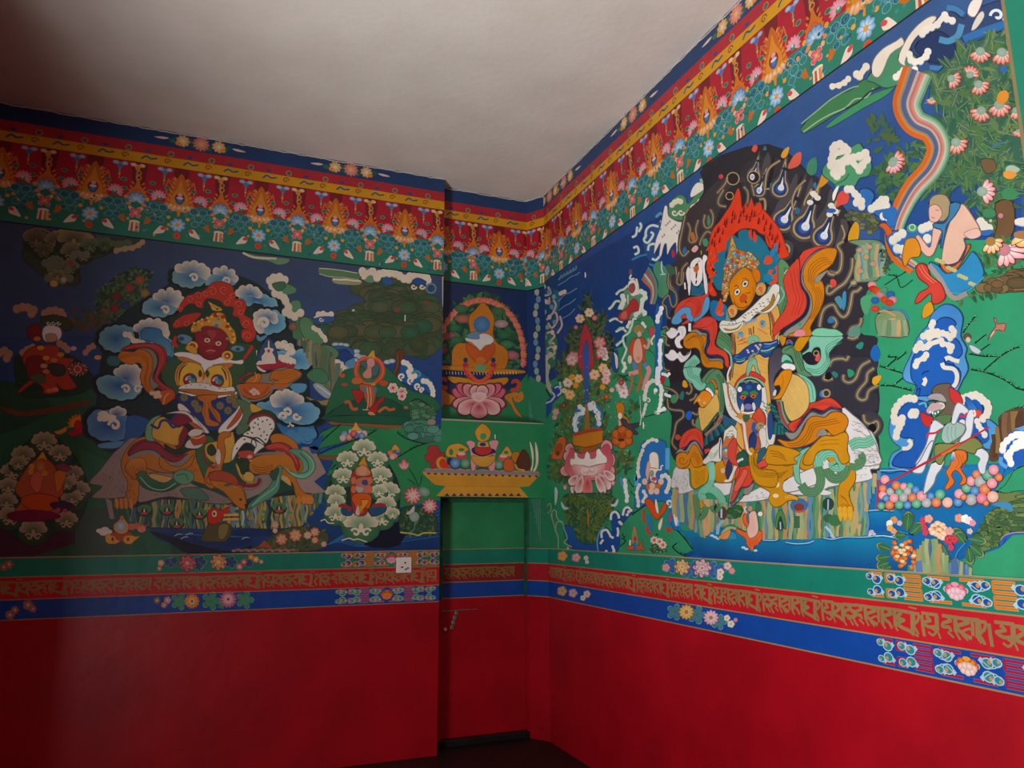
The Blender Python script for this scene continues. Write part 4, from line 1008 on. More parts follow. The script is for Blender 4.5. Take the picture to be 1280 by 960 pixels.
for x, y, c, q in ((640, 310, 'b03024', 34), (720, 330, 'b03024', 28), (520, 365, 'b04030', 24), (770, 440, 'b03028', 26), (665, 355, '4c9c84', 18), (645, 430, '2c80a0', 24), (620, 400, '7cb8b0', 20), (690, 400, '7cb8b0', 20), (410, 425, 'b05030', 18), (455, 480, '8c9c70', 18), (770, 580, '6ca080', 18), (820, 490, '4c8c74', 14), (830, 560, 'b06838', 16)): e(c, x, y, q, q*.8)
for x, y in ((390, 400), (440, 385), (480, 360), (540, 340), (590, 330), (740, 370), (780, 410), (800, 470), (840, 530), (850, 580), (830, 620), (370, 470), (480, 410), (560, 380), (660, 300)): e('f4c450', x, y, 13)
for x, y in ((370, 665), (770, 775)): e('e0a02c', x, y, 66, 56); e('8c3018', x, y, 34, 32); e('e0c0c0', x-4, y+4, 18, 14); ring('f0c050', x, y, 50, 9)
f('e0a02c', "290,690 330,650 420,700 410,760 340,730", 3); f('6c94b0', "200,560 240,530 330,545 370,590 300,640 230,620", 3); e('34507c', 245, 580, 34, 26); f('6c94a8', "810,700 850,660 940,670 960,710 890,730", 3); e('2c4c6c', 890, 700, 26, 22)
B.part('scarf', rider, label='orange and red scarf loop left of the rider'); B.T(100, 400, 6)
f('a83030', "310,230 350,195 440,175 540,175 620,200 650,260 640,340 600,400 590,440 640,490 700,520 720,560 700,600 640,540 570,500 550,440 590,330 580,260 520,210 420,215", 3)
l('c84c44', 9, "340,215 450,190 550,192 610,235 620,300 590,380 575,440 620,490 690,530"); l('c84c44', 6, "380,200 500,196 590,230 600,300 575,400")
f('8c8070', "430,215 520,215 570,260 580,330 550,400 550,450 590,490 540,520 500,460 520,350 500,270 440,250", 3)
f('cc7420', "285,270 320,235 400,240 440,220 510,240 545,300 540,390 520,440 530,500 560,530 520,550 480,510 450,430 465,360 440,320 380,335 310,310", 3)
par('9c5014', 4, "300,270 380,250 450,245 500,280 515,340 495,420 500,480 530,520", 3, -6, 12)
f('c85828', "550,560 620,530 690,520 715,560 690,600 625,640 600,600", 3); for_ = [e('e8c0a0', x, y, 20, 16) for x, y in ((560, 550), (585, 545), (570, 575), (540, 550), (595, 570))]
l('e8b860', 7, "670,548 640,575 625,630")
B.part('scarf', rider, label='orange scarf swirl at right of the rider'); B.T(300, 380, 9.143)
f('8c8070', "120,900 140,840 240,800 330,790 420,740 560,720 690,770 700,830 600,900 520,960 130,990", 3)
f('cc7420', "200,790 250,820 220,900 240,960 20,1000 20,940 100,850 160,820", 3); f('cc7420', "345,830 380,770 480,760 560,735 690,780 690,820 600,880 500,930 440,950 360,940 400,880 440,880 380,860 340,880", 3)
par('9c5014', 5, "380,800 480,780 580,770 660,800", 4, -4, 26); l('e0b060', 7, "170,780 190,840 160,890 110,920")
f('b02c3c', "190,680 300,700 420,650 500,670 620,690 600,730 480,720 380,750 260,750 210,720", 3); f('b02c3c', "0,850 110,780 140,800 60,830 0,880", 3)
B.T(240, 480, 5.333)
f('c86424', "310,0 530,0 520,50 470,90 400,100 330,70", 3); f('c86424', "540,0 640,0 600,28 560,25", 3); l('8c8070', 12, "300,10 340,90 410,112 490,90 530,50 540,20 600,35 650,0"); par('983c14', 4, "340,30 400,70 470,60 510,10", 2, 4, 12)
for x, y in ((395, 50), (430, 50), (412, 38), (412, 66), (440, 62)): e('e8c0b0', x, y, 14, 11)
B.part('stupa', rider, label='small white stupa on a red base held by the rider'); B.T(300, 380, 9.143)
f('ecd8c8', "180,690 210,650 250,650 245,600 270,570 290,540 275,510 300,500 318,500 322,420 334,420 338,500 380,510 385,530 365,550 400,610 410,680 350,695 260,700", 1); e('c05038', 327, 537, 18, 20); l('ecd8c8', 14, "190,530 190,600", taper=1)
f('ecd8c8', "190,700 260,750 300,765 270,780 210,750", 3); lobes('f0dcc8', CRM, "460,600 490,605 500,640 540,650 580,660", 24); l('b02c3c', 30, "220,710 320,700 420,690 450,640")

# -- tiger
B.part('tiger_skin', label='orange tiger with lowered head and grey rump shadow'); B.T(100, 480, 5.333)
f('a08c84', "60,660 130,580 200,490 260,430 400,360 700,640 1000,760 1010,790 880,800 600,750 400,790 380,740 250,760 90,760 100,730 150,680", 3)
f('a08c84', "170,760 210,780 230,900 200,900", 1); f('a89088', "1480,420 1530,420 1580,470 1640,590 1560,650 1640,720 1560,730 1470,720 1400,620", 1)
f('8c8078', "700,700 800,690 900,720 1010,780 960,800 780,780", 3); f('988c84', "1120,640 1260,600 1280,700 1180,740 1080,770", 3)
f('c87a24', "275,540 290,470 350,390 430,350 560,350 640,420 720,440 800,440 870,560 1000,620 1080,680 1110,780 1100,840 1040,810 960,720 860,680 740,640 640,600 520,590 430,600 400,640 390,740 370,800 300,830 230,820 240,780 300,750 320,660 290,600", 3)
f('d88c34', "300,560 340,500 430,500 440,600 380,640 320,600", 3, 'b8641c'); f('e0b060', "460,600 560,610 640,640 600,700 500,660", 3)
flecks("300,560 430,520 420,600 330,640 380,760 290,760 310,660", 60, 20, '944c14', 4, 95, 90); flecks("520,560 760,480 860,580 1060,690 1080,780 980,720 740,620", 70, 22, '9c5418', 4, 96, 30); flecks("140,600 260,460 290,560 300,720 120,740", 60, 20, '7c6a64', 4, 97, 60); flecks("420,740 620,720 960,780 880,790 600,745", 40, 20, '7c6a64', 4, 98, 0)
# back saddle cloths
f('8c2838', "320,470 350,410 430,370 520,390 590,460 640,480 690,470 740,400 720,310 690,280 660,330 640,440 560,430 440,400", 3)
f('9c3040', "320,480 370,420 440,385 530,405 590,470 650,485 700,470 660,510 600,510 540,470 470,440 390,450", 3)
l('5c3c5c', 9, "325,480 400,445 480,440 550,480 600,515 660,510 720,460"); l('8c8c88', 22, "330,495 410,462 480,455 540,495 590,535 660,535 730,480"); l('5c5c54', 8, "440,560 540,590 640,590 720,540 740,500")
f('c87a24', "540,480 600,540 680,545 760,470 740,540 660,580 580,580 530,540", 3)
f('24402c', "560,400 640,440 690,400 740,300 800,320 820,420 740,440 660,470 590,450", 3)
f('dca840', "480,320 500,250 560,220 640,290 690,280 660,350 650,410 560,390 490,360", 3); f('7cac84', "440,370 440,290 480,230 540,210 490,260 480,340 500,380", 3)
f('8c2038', "600,240 650,200 740,200 760,240 700,270 640,280", 3); l('2c3c7c', 16, "470,270 520,295 540,250 580,245 620,290 650,270"); l('34407c', 14, "600,250 650,200 720,190 760,240 740,180")
f('e8dcd0', "560,200 660,180 720,190 800,270 830,320 780,290 720,210 640,195", 3); f('c05c34', "720,250 780,270 820,310 770,300", 3)
# front leg & rein straps
f('3c6c40', "770,440 850,340 920,420 880,520 840,640 800,560", 3); f('c04c30', "730,360 830,340 840,380 800,410 740,400", 3); l('e8b860', 9, "735,350 780,362 830,340"); f('e4d8d0', "720,330 760,300 820,310 800,340 740,350", 3); f('e8dcd4', "700,420 730,370 760,410 820,400 780,430", 3)
f('dca840', "840,400 920,380 1020,320 1020,500 940,530 900,530 840,480", 3); f('c87424', "930,330 1000,320 1000,350 960,370 970,460 940,580 930,640 900,650 870,600 840,640 860,670 900,660 880,700 830,660 850,560 930,500 915,420", 3); f('28482c', "850,420 880,400 910,450 880,480 850,460", 3)
f('e8d8d0', "920,430 940,470 930,540 900,500", 2); l('8c3434', 14, "815,440 830,500 860,540 900,560"); l('3c6ca0', 10, "900,540 915,560")
f('5c7c58', "1040,100 1130,130 1150,200 1120,300 1060,340 1040,300 1090,200", 3)
# ear, head marks
f('c87a24', "860,590 960,600 1040,650 1090,720 1110,800 1090,835 1030,800 960,720 880,670", 3); e('5c6458', 985, 672, 28, 11, -12); e('303020', 1070, 770, 9); l('e0a060', 5, "900,640 980,640 1040,690"); f('402418', "1095,800 1118,800 1105,835", 1)
f('b8502c', "870,590 960,580 1040,620 1050,680 960,650 870,640", 3); l('8c2c2c', 22, "1050,660 1120,680 1180,670 1200,630"); l('a8685c', 8, "1060,690 1130,705 1200,680 1215,640")
# paws
for x in (245, 275, 305, 340): f('d88840', [(x-14, 770), (x+8, 765), (x+14, 820), (x-4, 832)], 3); 
l('8c4818', 5, "262,775 262,825"); l('8c4818', 5, "292,775 294,825"); l('8c4818', 5, "325,775 325,820")
# green cloud ornaments on belly
f('447c58', "380,600 430,580 460,620 560,660 640,620 700,640 640,690 560,720 440,700 390,650", 3, '2c5c44'); f('68a880', "620,600 680,570 750,590 755,640 700,670 640,650", 3); l('8cc0a0', 8, "400,620 470,690 560,705 640,660"); l('3c6c50', 6, "640,610 700,600 720,640"); f('54806c', "670,700 740,690 800,700 860,770 760,770 690,740", 3); f('5ca484', "1120,810 1160,770 1240,700 1280,690 1280,760 1200,790 1130,835", 3)
B.part('tiger_skin', label='hind part of the tiger with white spotted cushion'); B.T(240, 480, 5.333)
f('c87a24', "380,560 400,500 480,470 560,460 520,360 570,330 640,350 700,400 730,500 740,580 690,620 740,720 800,740 805,790 740,800 690,740 670,660 590,620 540,640 520,600 420,600", 3)
par('944c14', 5, "400,540 460,560 540,540", 3, 4, 16); f('e0b468', "560,600 640,620 660,680 600,640", 3)
f('b03434', "480,420 540,395 600,390 660,420 700,480 720,550 700,580 670,500 600,450 520,440", 3); par('d05c48', 5, "500,415 580,402 650,440 700,520", 3, 2, 9); l('8c8078', 14, "400,480 460,465 560,460 620,460")
f('5c9c7c', "640,440 740,440 810,500 820,570 760,630 680,620 620,570 600,560 690,590 740,570 720,500", 3, '7cb898'); l('8cc8a8', 8, "740,450 800,510 805,570 750,615 680,605 620,560"); l('34604c', 6, "720,460 770,520 770,580 700,600")
f('5c9c7c', "560,560 600,550 590,640 570,720 480,780 380,830 420,770 500,700 540,640", 3); l('8cc8a8', 7, "575,600 560,680 470,750 400,810"); f('3c5c4c', "520,590 580,560 560,640 530,630", 3)
for x in (710, 745, 775, 795): e('dc8c38', x, 775, 17, 26)
f('2c4c2c', "380,240 400,200 440,170 520,180 560,220 560,300 500,330 420,300", 3); f('8c2c34', "370,270 390,220 460,195 530,210 555,260 545,300 480,220 400,250", 3)
f('f0e8dc', "345,330 390,300 380,270 420,230 490,215 540,240 550,290 520,340 500,390 470,400 430,370 400,355 350,345", 3)
f('f0e8dc', "285,400 340,350 400,370 480,410 450,440 400,480 420,420 360,390 310,440 270,510 265,470", 3)
for x, y in ((440, 235), (470, 250), (500, 240), (520, 270), (420, 260), (380, 310), (400, 325), (370, 330), (450, 300), (480, 320), (500, 340), (460, 345), (490, 370), (530, 300), (350, 370), (300, 430), (410, 290), (440, 270)): e('3c5c50', x, y, 8, 5, x)
l('244434', 9, "345,345 400,360 440,360 490,400"); l('244434', 8, "400,370 395,400 410,440"); l('244434', 6, "420,370 428,410 415,435")
f('c04c34', "310,450 400,445 410,490 370,510 320,490", 3); l('e8b860', 8, "310,490 350,512 400,510"); e('e0b0a0', 385, 485, 18, 12); f('dca840', "390,130 440,150 470,170 400,190", 3)
f('28482c', "300,500 380,510 350,620 310,580", 3); f('dca840', "290,520 310,600 350,650 410,660 400,590 340,590", 3); f('e8b860', "340,600 380,585 415,610 400,650 350,640", 2); f('28482c', "320,520 385,520 350,600 325,590", 3)

# -- rest of right side of the left mural
B.part('attendant_deity', label='pink figure with a red scarf ring under the tree'); B.T(380, 390, 7.111)
f('286c48', "320,560 450,500 700,470 860,620 960,700 1150,760 1150,900 300,940 180,930", 3); f('1c5840', "220,900 400,800 700,760 900,860 940,960 200,960", 3)
a = np.linspace(R_(-80), R_(260), 20); l('c85030', 44, np.stack([582+np.cos(a)*118, 520+np.sin(a)*115], 1), sm=2); l('e07050', 14, np.stack([582+np.cos(a)*122, 518+np.sin(a)*120], 1), sm=2)
f('4c6c70', "490,450 560,440 640,450 670,500 640,570 600,560", 3); f('d89080', "560,430 600,420 630,440 625,480 600,500 600,580 540,590 520,550 560,500", 3); e('dc9c90', 592, 445, 34, 38); f('dca038', "560,410 575,385 600,350 622,340 628,385 635,415 600,400", 1)
f('c86c38', "420,610 450,580 500,580 530,620 500,640 440,640", 3); f('c05428', "660,620 700,600 750,630 720,660 680,650", 3); f('3c7c50', "530,600 600,590 620,620 560,630", 3); l('dca038', 22, "525,640 580,660 630,640")
f('b86040', "500,640 620,660 640,720 620,820 580,860 560,820 530,740 500,700", 3); e('4c8494', 538, 690, 16, 26); e('4c8494', 634, 690, 16, 26); par('e8b078', 8, "560,670 570,760 560,860 520,870", 2, 26, 0)
f('b02c28', "425,700 470,690 530,720 520,770 480,820 450,770", 3); f('b02c28', "580,860 640,800 700,750 715,780 660,840 640,900 590,900", 3); l('c86038', 26, "360,805 400,800 430,860 480,860"); l('c86c30', 24, "660,890 720,850 760,870 810,860"); e('dc9060', 600, 905, 34, 16, 20); e('c85c3c', 340, 565, 26, 20); e('c04830', 360, 645, 30, 14)
flower(790, 675, 44, 6, 'e87868', 'f0e0d8', 'd04038'); flower(870, 715, 46, 7, 'd04840', 'f0e0d8', 'c83038'); flower(870, 750, 36, 5, 'e87060', 'f0e0d8', 'c83038')
f('3c7050', "950,800 1010,770 1100,820 1150,880 1150,950 960,950 940,870", 3); tufts("960,800 1020,780 1140,850 1150,940 960,940", 50, 26, ['4c8458', '3c7050', '5c946c'], 11, '142c20')
l('142820', 8, "945,800 1000,775 1060,800 1140,850"); e('b07850', 905, 850, 20, 14)
B.part('cliff', label='brown edged green terraces'); B.T(380, 520, 5.333)
f('2c8c54', "130,100 260,60 420,90 480,100 380,150 250,180 130,210 60,230 90,150", 3); f('8c5c3c', "170,35 300,30 500,50 640,60 640,90 480,80 300,60 190,60", 3); f('1c5c40', "200,0 620,0 700,30 640,60 420,50 200,40", 3)
f('2c8c54', "100,260 260,200 360,150 480,100 640,80 900,60 920,560 640,610 600,400 420,200 200,380 150,400 200,300 130,290", 1); f('80583c', "90,265 200,265 240,275 180,295 120,290", 3)
for P, s_ in (("480,95 430,125 370,150 300,175 180,215 110,250", 1), ("860,170 760,200 700,230 600,290", 2), ("90,200 150,140 240,60", 3), ("330,210 250,280 180,360", 4), ("620,110 680,150 780,180 840,175", 5)): grass(P, 26, 26, s_, dots=None)
l('1c5c9c', 60, "130,130 60,220 100,220", taper=2)
f('4c8c6c', "680,60 740,30 820,30 860,80 900,110 900,160 800,180 700,140", 3, '3c7464'); tufts("690,60 760,20 900,90 900,160 720,140", 26, 34, ['4c8c74', '5c9c88', '3c7c6c'], 12, '1c3c34'); e('b08c80', 850, 40, 28, 20)
B.part('offering_jewels', label='heap of pastel balls with a golden top')
for x, y, c in ((270, 125, '5c8cb8'), (320, 108, 'e8b0a0'), (365, 105, 'c8a0a0'), (400, 122, 'e0a090'), (300, 145, 'd87868'), (345, 132, '3c6ca8'), (385, 135, '4c7cb0'), (330, 120, 'c03c30'), (258, 150, 'd8a8a8')): ball(x, y, 22, c)
f('e0a848', "310,95 330,70 345,40 362,70 378,92 345,98", 3)
for x, y, c in ((575, 250, 'd05828'), (605, 268, 'd87868'), (540, 272, '2c4c98'), (625, 235, '3c6ca8'), (590, 275, 'e0a090')): ball(x, y, 20, c)
f('e8a030', "580,230 608,188 640,232 610,225", 2)
B.part('attendant_deity', label='red figure standing in a green and cream cloud wreath')
f('183c34', "150,560 200,380 290,240 400,180 520,260 620,420 640,560 600,680 420,800 240,740", 3)
for x, y, q in ((400, 215, 72), (290, 290, 66), (490, 290, 62), (260, 400, 64), (510, 395, 70), (210, 510, 62), (560, 500, 72), (215, 570, 56), (500, 500, 52), (210, 650, 66), (290, 690, 52), (545, 590, 64), (520, 680, 66), (590, 650, 46), (380, 720, 104)): puff(x, y, q, 'ecdcbc', '4c9464')
f('24587c', "250,610 320,600 320,660 260,660", 3); f('24587c', "440,600 540,590 540,640 450,670", 3); l('b03434', 22, "230,598 270,600 300,615 300,635"); l('b03434', 22, "455,602 500,590 545,598")
f('a83c38', "320,380 350,350 430,350 455,400 450,500 430,600 410,660 340,660 315,580 310,450", 3); f('d89050', "345,350 370,335 395,320 430,350 445,380 420,400 350,395", 3); e('e0a080', 390, 366, 30, 32); f('dc9c28', "360,330 385,290 405,268 410,300 425,335 395,325", 2)
f('c87868', "350,420 430,410 440,500 400,520 350,490", 3); f('4c4c80', "390,430 430,430 420,460 390,455", 3); f('b8b0a8', "340,470 400,480 370,520", 3)
f('e06018', "315,545 350,515 430,520 450,560 430,620 395,600 400,640 360,655 340,600", 3); f('f09828', "380,560 430,560 420,590 380,640 365,660 350,620 385,590", 3); f('e8c0b0', "340,650 360,590 372,640 365,665", 2)
for x, y in ((330, 430), (440, 430), (330, 490), (440, 490)): e('d87848', x, y, 18, 24)
l('ece0c8', 7, "110,700 140,690 160,712 200,715"); l('ece0c8', 7, "250,830 300,815 330,825 360,820 420,840")
B.part('lotus', label='pink lotus flowers with grey green leaves')
f('28543c', "640,640 700,600 860,640 880,780 700,790 640,770", 3); foliage("650,640 860,640 880,780 650,790", 90, 30, ['2c5c40', '4c6c54', '1c4430', '6c7c40'], 14)
for a_, b_ in (((760, 470), (700, 350)), ((765, 470), (780, 400)), ((740, 460), (690, 420))): l('1c5038', 8, [a_, ((a_[0]+b_[0])/2+8, (a_[1]+b_[1])/2), b_])
for x, y, q in ((725, 530, 56), (838, 600, 48)):
    for k in range(11): petal('f0e0d0', 'd05060', x, y, k*33, q, q*.42, 'b03048')
    for k in range(7): petal('f8f0e0', 'e89890', x, y, 15+k*51, q*.62, q*.3)
petal('f0d0c8', 'd86070', 670, 360, -95, 66, 34, 'c04858'); petal('f0d0c8', 'd86070', 665, 358, -125, 50, 26); petal('f0d0c8', 'd86070', 672, 358, -65, 50, 26)
e('9cb4a0', 800, 505, 40, 30, 20, rim='6c9480'); l('c8ccb8', 26, "735,600 715,640 680,652", taper=2); e('a8b8a8', 735, 672, 34, 34, rim='84a494')
l('5c9c7c', 6, "745,700 730,760 700,780"); l('c8bc50', 10, "640,775 720,785 760,795 800,780 880,780")
B.lim = None
B.part('border_line', label='dark line under the frieze'); 
kids.to(rML)
# ================================================================ RIGHT MURAL
rMR = empty('mural', (XR, 3, 2.5), label='right wall mural of a yellow faced deity in black smoke beside a red flame halo', category='mural')
B.on('R'); B.lim = (-YC, 1.5, ZT+.002, 3.597)
B.part('sky', label='deep blue painted sky')
B.mode = 'uv'
for k in range(16): f('32568a', [(-5.42+k*.26, 2.3), (-5.16+k*.26, 2.3), (-5.16+k*.26, 3.6), (-5.42+k*.26, 3.6)], 1)
B.mode = 'px'
f('35598c', "700,200 1000,60 1272,-60 1272,340 1100,330 940,300 840,300 640,330", 1, '1c4888', (0, 1)); f('16407c', "640,250 860,250 900,420 860,520 640,520", 1); f('1c4c8c', "860,250 1100,250 1100,440 860,440", 1, '35598c', (0, -1))
B.part('hill', label='bright green painted hills')
B.mode = 'uv'
for k in range(16): f('2f9064', [(-5.42+k*.26, 1.42), (-5.16+k*.26, 1.42), (-5.16+k*.26, 2.4), (-5.42+k*.26, 2.4)], 1)
B.mode = 'px'
f('2f9064', "640,470 680,480 760,440 860,400 1000,380 1100,360 1272,330 1272,760 640,700", 1); f('30986a', "1088,350 1120,318 1200,300 1300,300 1300,430 1088,430", 1); f('30986a', "1050,420 1300,380 1300,640 1060,640", 1)
B.part('lake', label='turquoise and blue painted lake')
f('1478a8', "850,680 880,655 960,670 1080,660 1090,600 1100,585 1290,575 1290,660 1200,700 1090,745 850,720", 1, '0c58a0', (0, 1))
B.T(920, 540, 5.333)
f('1488ac', [(-380, 600), (100, 690), (500, 715), (960, 690), (1150, 690), (1150, 980), (-380, 980)], 1, '0c4084', (-.06, 1))
f('1488b4', "880,530 1080,520 1080,640 900,660 860,600", 3, '0c5ca4', (0, 1)); 
for P in ("180,720 260,722 300,700", "330,735 400,745 480,740 520,725", "560,700 640,715 720,700 860,700 960,690 1060,705", "870,525 960,520 1050,525"): l('c8dce0', 4, P); l('0c4c90', 5, pts(P)+(0, 10))
for x, y in ((50, 770), (70, 780), (130, 790), (300, 665), (320, 660), (640, 690), (650, 700), (890, 670), (905, 660), (920, 680), (-140, 700), (-160, 690), (-120, 710)): e('c8d4dc', x, y, 14, 8)
B.part('hill', label='green foothills with dark grass edges'); B.T(790, 560, 6.857)
f('2f9064', "0,600 120,490 300,540 390,700 470,770 530,870 470,900 420,900 490,940 0,930", 1); f('2f9064', "420,640 510,640 520,710 430,705", 1); f('0c58a4', "400,900 480,940 560,900 620,960 500,960", 1)
B.part('grass', label='dark grass blades along the hill edges')
for P, s_ in (("0,575 60,530 130,480", 1), ("370,690 420,740 470,800 520,870", 2), ("380,820 350,850 400,900 470,935", 3), ("420,635 510,640", 4)): grass(P, 22, 34, s_, dots=None)
B.T(1080, 360, 5.333)
for P, s_, n in (("100,520 180,545 270,580 210,640", 1, 30), ("160,460 215,465 160,520", 2, 18), ("110,650 200,655 320,685", 3, 24), ("220,480 270,440", 4, 10), ("715,545 800,560 900,595 980,640 1050,700", 5, 46), ("800,550 880,480 940,435 1020,395", 6, 30), ("700,440 800,455 890,455", 7, 22), ("660,300 700,240 740,190", 8, 20), ("760,430 830,380", 9, 10), ("900,890 950,830 1000,805 1060,795", 10, 26), ("740,370 800,320", 11, 10)): grass(P, n, 30, s_, ang=-40)
B.T(1060, 200, 4.8); grass("220,750 300,700 400,640", 24, 20, 12, dots=None); grass("240,690 290,700 320,765 390,720", 24, 20, 13, dots=None)
B.T(740, 560, 7.385)
for P in ("340,300 380,360", "360,410 400,440", "270,830 310,860 260,910", "280,800 300,830"): grass(P, 8, 30, 14, dots=None)

# ---------- left end of the right mural: waterfalls of cloud, plants, lotus offering
B.part('cloud', label='twisted cream cloud column in the corner'); B.T(670, 300, 6)
f('28507c', "10,380 110,340 160,400 150,470 190,580 200,640 160,700 140,760 120,960 0,960 0,400", 3); f('347858', "0,760 80,690 160,740 150,900 130,960 0,960", 3); f('2c6c88', "130,380 180,400 170,520 120,560", 3)
for P in ("60,420 110,400 90,350", "30,490 70,450 100,480 100,430", "80,600 140,540 160,600 120,660 90,620", "80,700 110,690 140,720 110,760 140,780", "80,820 120,800 140,850 100,880 120,920 90,950", "20,380 10,440 40,480 20,540 60,580", "130,450 150,490 130,540", "180,570 195,640 160,700"): l(jit('c8b8a4', 10), 15, P)
for k in range(16): e(('d4c4b0', '6c98ac', '8cac9c')[k % 3], 60+((k*37) % 90), 350+k*38, 15, 19)
for k in range(4): l('7ca0b8', 5, [(165+k*4, 340+k*55), (215, 330+k*62-18), (262, 290+k*68-14), (300+k, 262+k*78), (330, 240+k*82)] if k < 1 else [(170, 460+(k-1)*70), (215, 410+(k-1)*85), (255, 395+(k-1)*80), (318-k*9, 360+(k-1)*78)])
for k in range(6): l('5c90a4', 11, [(170+k*22, 300-k*14), (180+k*24, 285-k*14), (192+k*22, 262-k*14)])
lobes('d8c8b8', 'a09080', "185,400 200,392 215,386", 15)
B.T(670, 440, 6)
f('2c7858', "0,60 80,20 130,60 90,200 100,300 40,260 0,200", 3); lobes('b8b8a4', '5c8c78', "110,20 80,40 70,80 90,110 80,150 80,210 95,250 100,290", 20)
l('1a3c34', 16, "0,240 50,245 90,300 110,340"); f('24489c', "20,500 60,440 70,380 120,330 130,260 190,250 180,330 130,380 110,450 50,520", 3)
for P in ("190,190 180,240 200,280 230,290", "60,440 70,390 110,370 130,350", "140,270 170,260 190,300 160,330", "120,300 140,330 120,360"): l('c0ccd4', 12, P)
B.part('palm_spray', label='leafy spray with pink and white blossoms round a red spire'); B.T(670, 300, 6)
foliage("350,450 410,400 420,540 520,560 500,700 560,700 580,800 560,960 200,960 230,820 250,660 320,650 350,540", 420, 46, ['2c4c38', '3c5c38', '50602c', '24443c', '40583c'], 21, '7c7c3c', fill='1c3440')
B.T(670, 440, 6)
foliage("180,40 330,10 420,20 560,60 640,180 560,260 520,330 520,640 600,600 740,380 760,440 640,560 560,700 740,800 700,880 540,880 500,960 100,960 110,700 200,600 160,500 180,380 230,300 180,200", 900, 58, ['2c5c38', '3c6c3c', '50702c', '24543c', '4c6434'], 22, '8c8440')
f('1c6050', "640,180 700,170 680,220", 3)
B.T(670, 300, 6)
for x, y, q, c1, c2 in ((330, 590, 34, 'ecdccc', 'd8a878'), (400, 545, 34, 'ecdccc', 'e0b890'), (440, 585, 20, 'e898a0', 'c04860'), (300, 655, 16, 'd898a0', 'b04860'), (480, 770, 46, 'e8c0b0', 'b83848'), (500, 840, 40, 'ece0d8', 'd8a0a0'), (520, 880, 26, 'b8ccd8', 'e0d8d0'), (280, 880, 46, 'e8c8c0', 'b04050'), (470, 880, 22, 'd03c40', 'a02030')): flower(x, y, q, 6, c1, c2, 'c8a060', 10)
B.T(670, 440, 6)
for x, y, q, c1, c2 in ((270, 60, 44, 'ece0d8', 'c87888'), (490, 10, 36, 'e8d8d8', 'c06870'), (505, 120, 36, 'f0e0c8', 'e8a020'), (440, 170, 40, 'f0dcc8', 'e8a070'), (530, 160, 34, 'f4dce0', 'e8b0a8'), (525, 210, 34, 'f4dcd0', 'e89090'), (500, 262, 22, 'f0a828', 'd88818'), (240, 230, 36, 'f0e4d8', 'e8c8b0'), (272, 190, 24, 'f0b030', 'd89020'), (320, 200, 34, 'f0dcc0', 'e0a040'), (300, 250, 22, 'e8a828', 'd08818'), (255, 320, 38, 'f0e0b0', 'e8a020'), (215, 290, 20, 'f0e8dc', 'd8c8b8'), (640, 260, 44, 'f4e8ec', 'c8a0a8'), (660, 310, 38, 'f4ecec', 'e0c8c8'), (640, 230, 22, 'b04860', '903040'), (570, 285, 18, 'f0dcc8', 'd8b0a0'), (530, 335, 20, 'c85c30', 'a84020'), (150, 450, 28, 'f0dcd8', 'c06070'), (140, 490, 20, 'e8d8d0', 'c08080'), (210, 400, 20, '904030', '6c3024')): flower(x, y, q, 6, c1, c2, 'c8a060', 10)
l('a83440', 10, "360,10 350,180"); B.T(670, 300, 6)
f('b03440', "370,625 390,660 415,720 425,800 430,960 325,960 330,760 345,690", 3); f('2c5898', "378,755 395,800 400,960 352,960 355,820", 3)
B.T(670, 440, 6); f('b03440', "322,0 430,0 420,100 400,140 350,140 330,100", 1); f('2c58a0', "350,0 402,0 400,200 395,390 368,390 360,180", 1); f('9c6c3c', "370,390 396,390 404,590 368,590", 1)
for P in ("280,600 270,520 290,440 330,410 370,440 340,520 320,600", "400,440 430,370 500,440 500,520 460,600 440,560 450,480 420,450"): f('2c7ca4', P, 3)
lobes('dce4e4', '9cc0d0', "330,410 355,430 350,455 310,470 295,500 290,540 300,580 430,385 435,410 450,440 470,460 470,500 475,535 410,420 405,395", 18)
for q in ((300, 520, 20), (460, 480, 20)): spiral('e8ecec', q[0], q[1], q[2], 10, 1)
dots("180,40 560,20 680,200 640,340 760,420 640,620 740,800 500,940 110,900 120,640 180,380", 260, 5, ['b8984c', 'c8a85c', '8c7c3c', 'c06830'], 72)
B.part('bird', label='orange bird perched on an orange flower')
f('c87c1c', "600,400 620,380 650,380 665,420 660,470 690,500 710,560 660,560 620,520 610,450", 3); f('dcb48c', "620,500 650,540 690,570 660,590 625,560", 3); e('ece4d4', 632, 480, 15, 25); f('44404c', "640,500 680,510 700,540 780,530 770,560 740,580 770,610 740,620 690,570 650,560", 3); l('e8e8d8', 8, "785,440 790,500 782,550")
B.part('orange_flower', label='orange ruffled flowers')
for a in range(6): petal('d8782c', 'c85c1c', 648, 640, a*60+30, 78, 70, '8c3c14')
e('b84c1c', 648, 630, 40, 28); e('542c14', 640, 660, 26, 12); l('7c3c14', 6, "620,600 640,640"); l('7c3c14', 6, "680,600 660,640")
f('d0642c', "180,640 210,635 225,670 215,740 190,800 150,805 120,795 130,740 150,690", 3); e('a84818', 170, 730, 30, 50, 20); e('6c3014', 165, 760, 14, 20)
B.part('offering_lotus', label='large pink and white lotus holding an orange drum')
f('cc7c1c', "280,612 400,580 500,570 500,660 490,690 400,715 290,705 280,680", 1); f('b03c24', "280,612 400,580 500,570 500,590 400,605 285,632", 1); f('a85c18', "330,720 460,690 450,800 340,800", 1); l('8c3c18', 8, "285,700 400,715 495,680")
for x, y, a, L, W_ in ((300, 800, 200, 90, 90), (290, 880, 170, 100, 80), (490, 740, -40, 90, 90), (530, 810, 0, 60, 100), (500, 870, 20, 90, 80), (280, 740, 215, 60, 70)): petal('c84858', 'e8a8a8', x, y, a, L, W_, '903848')
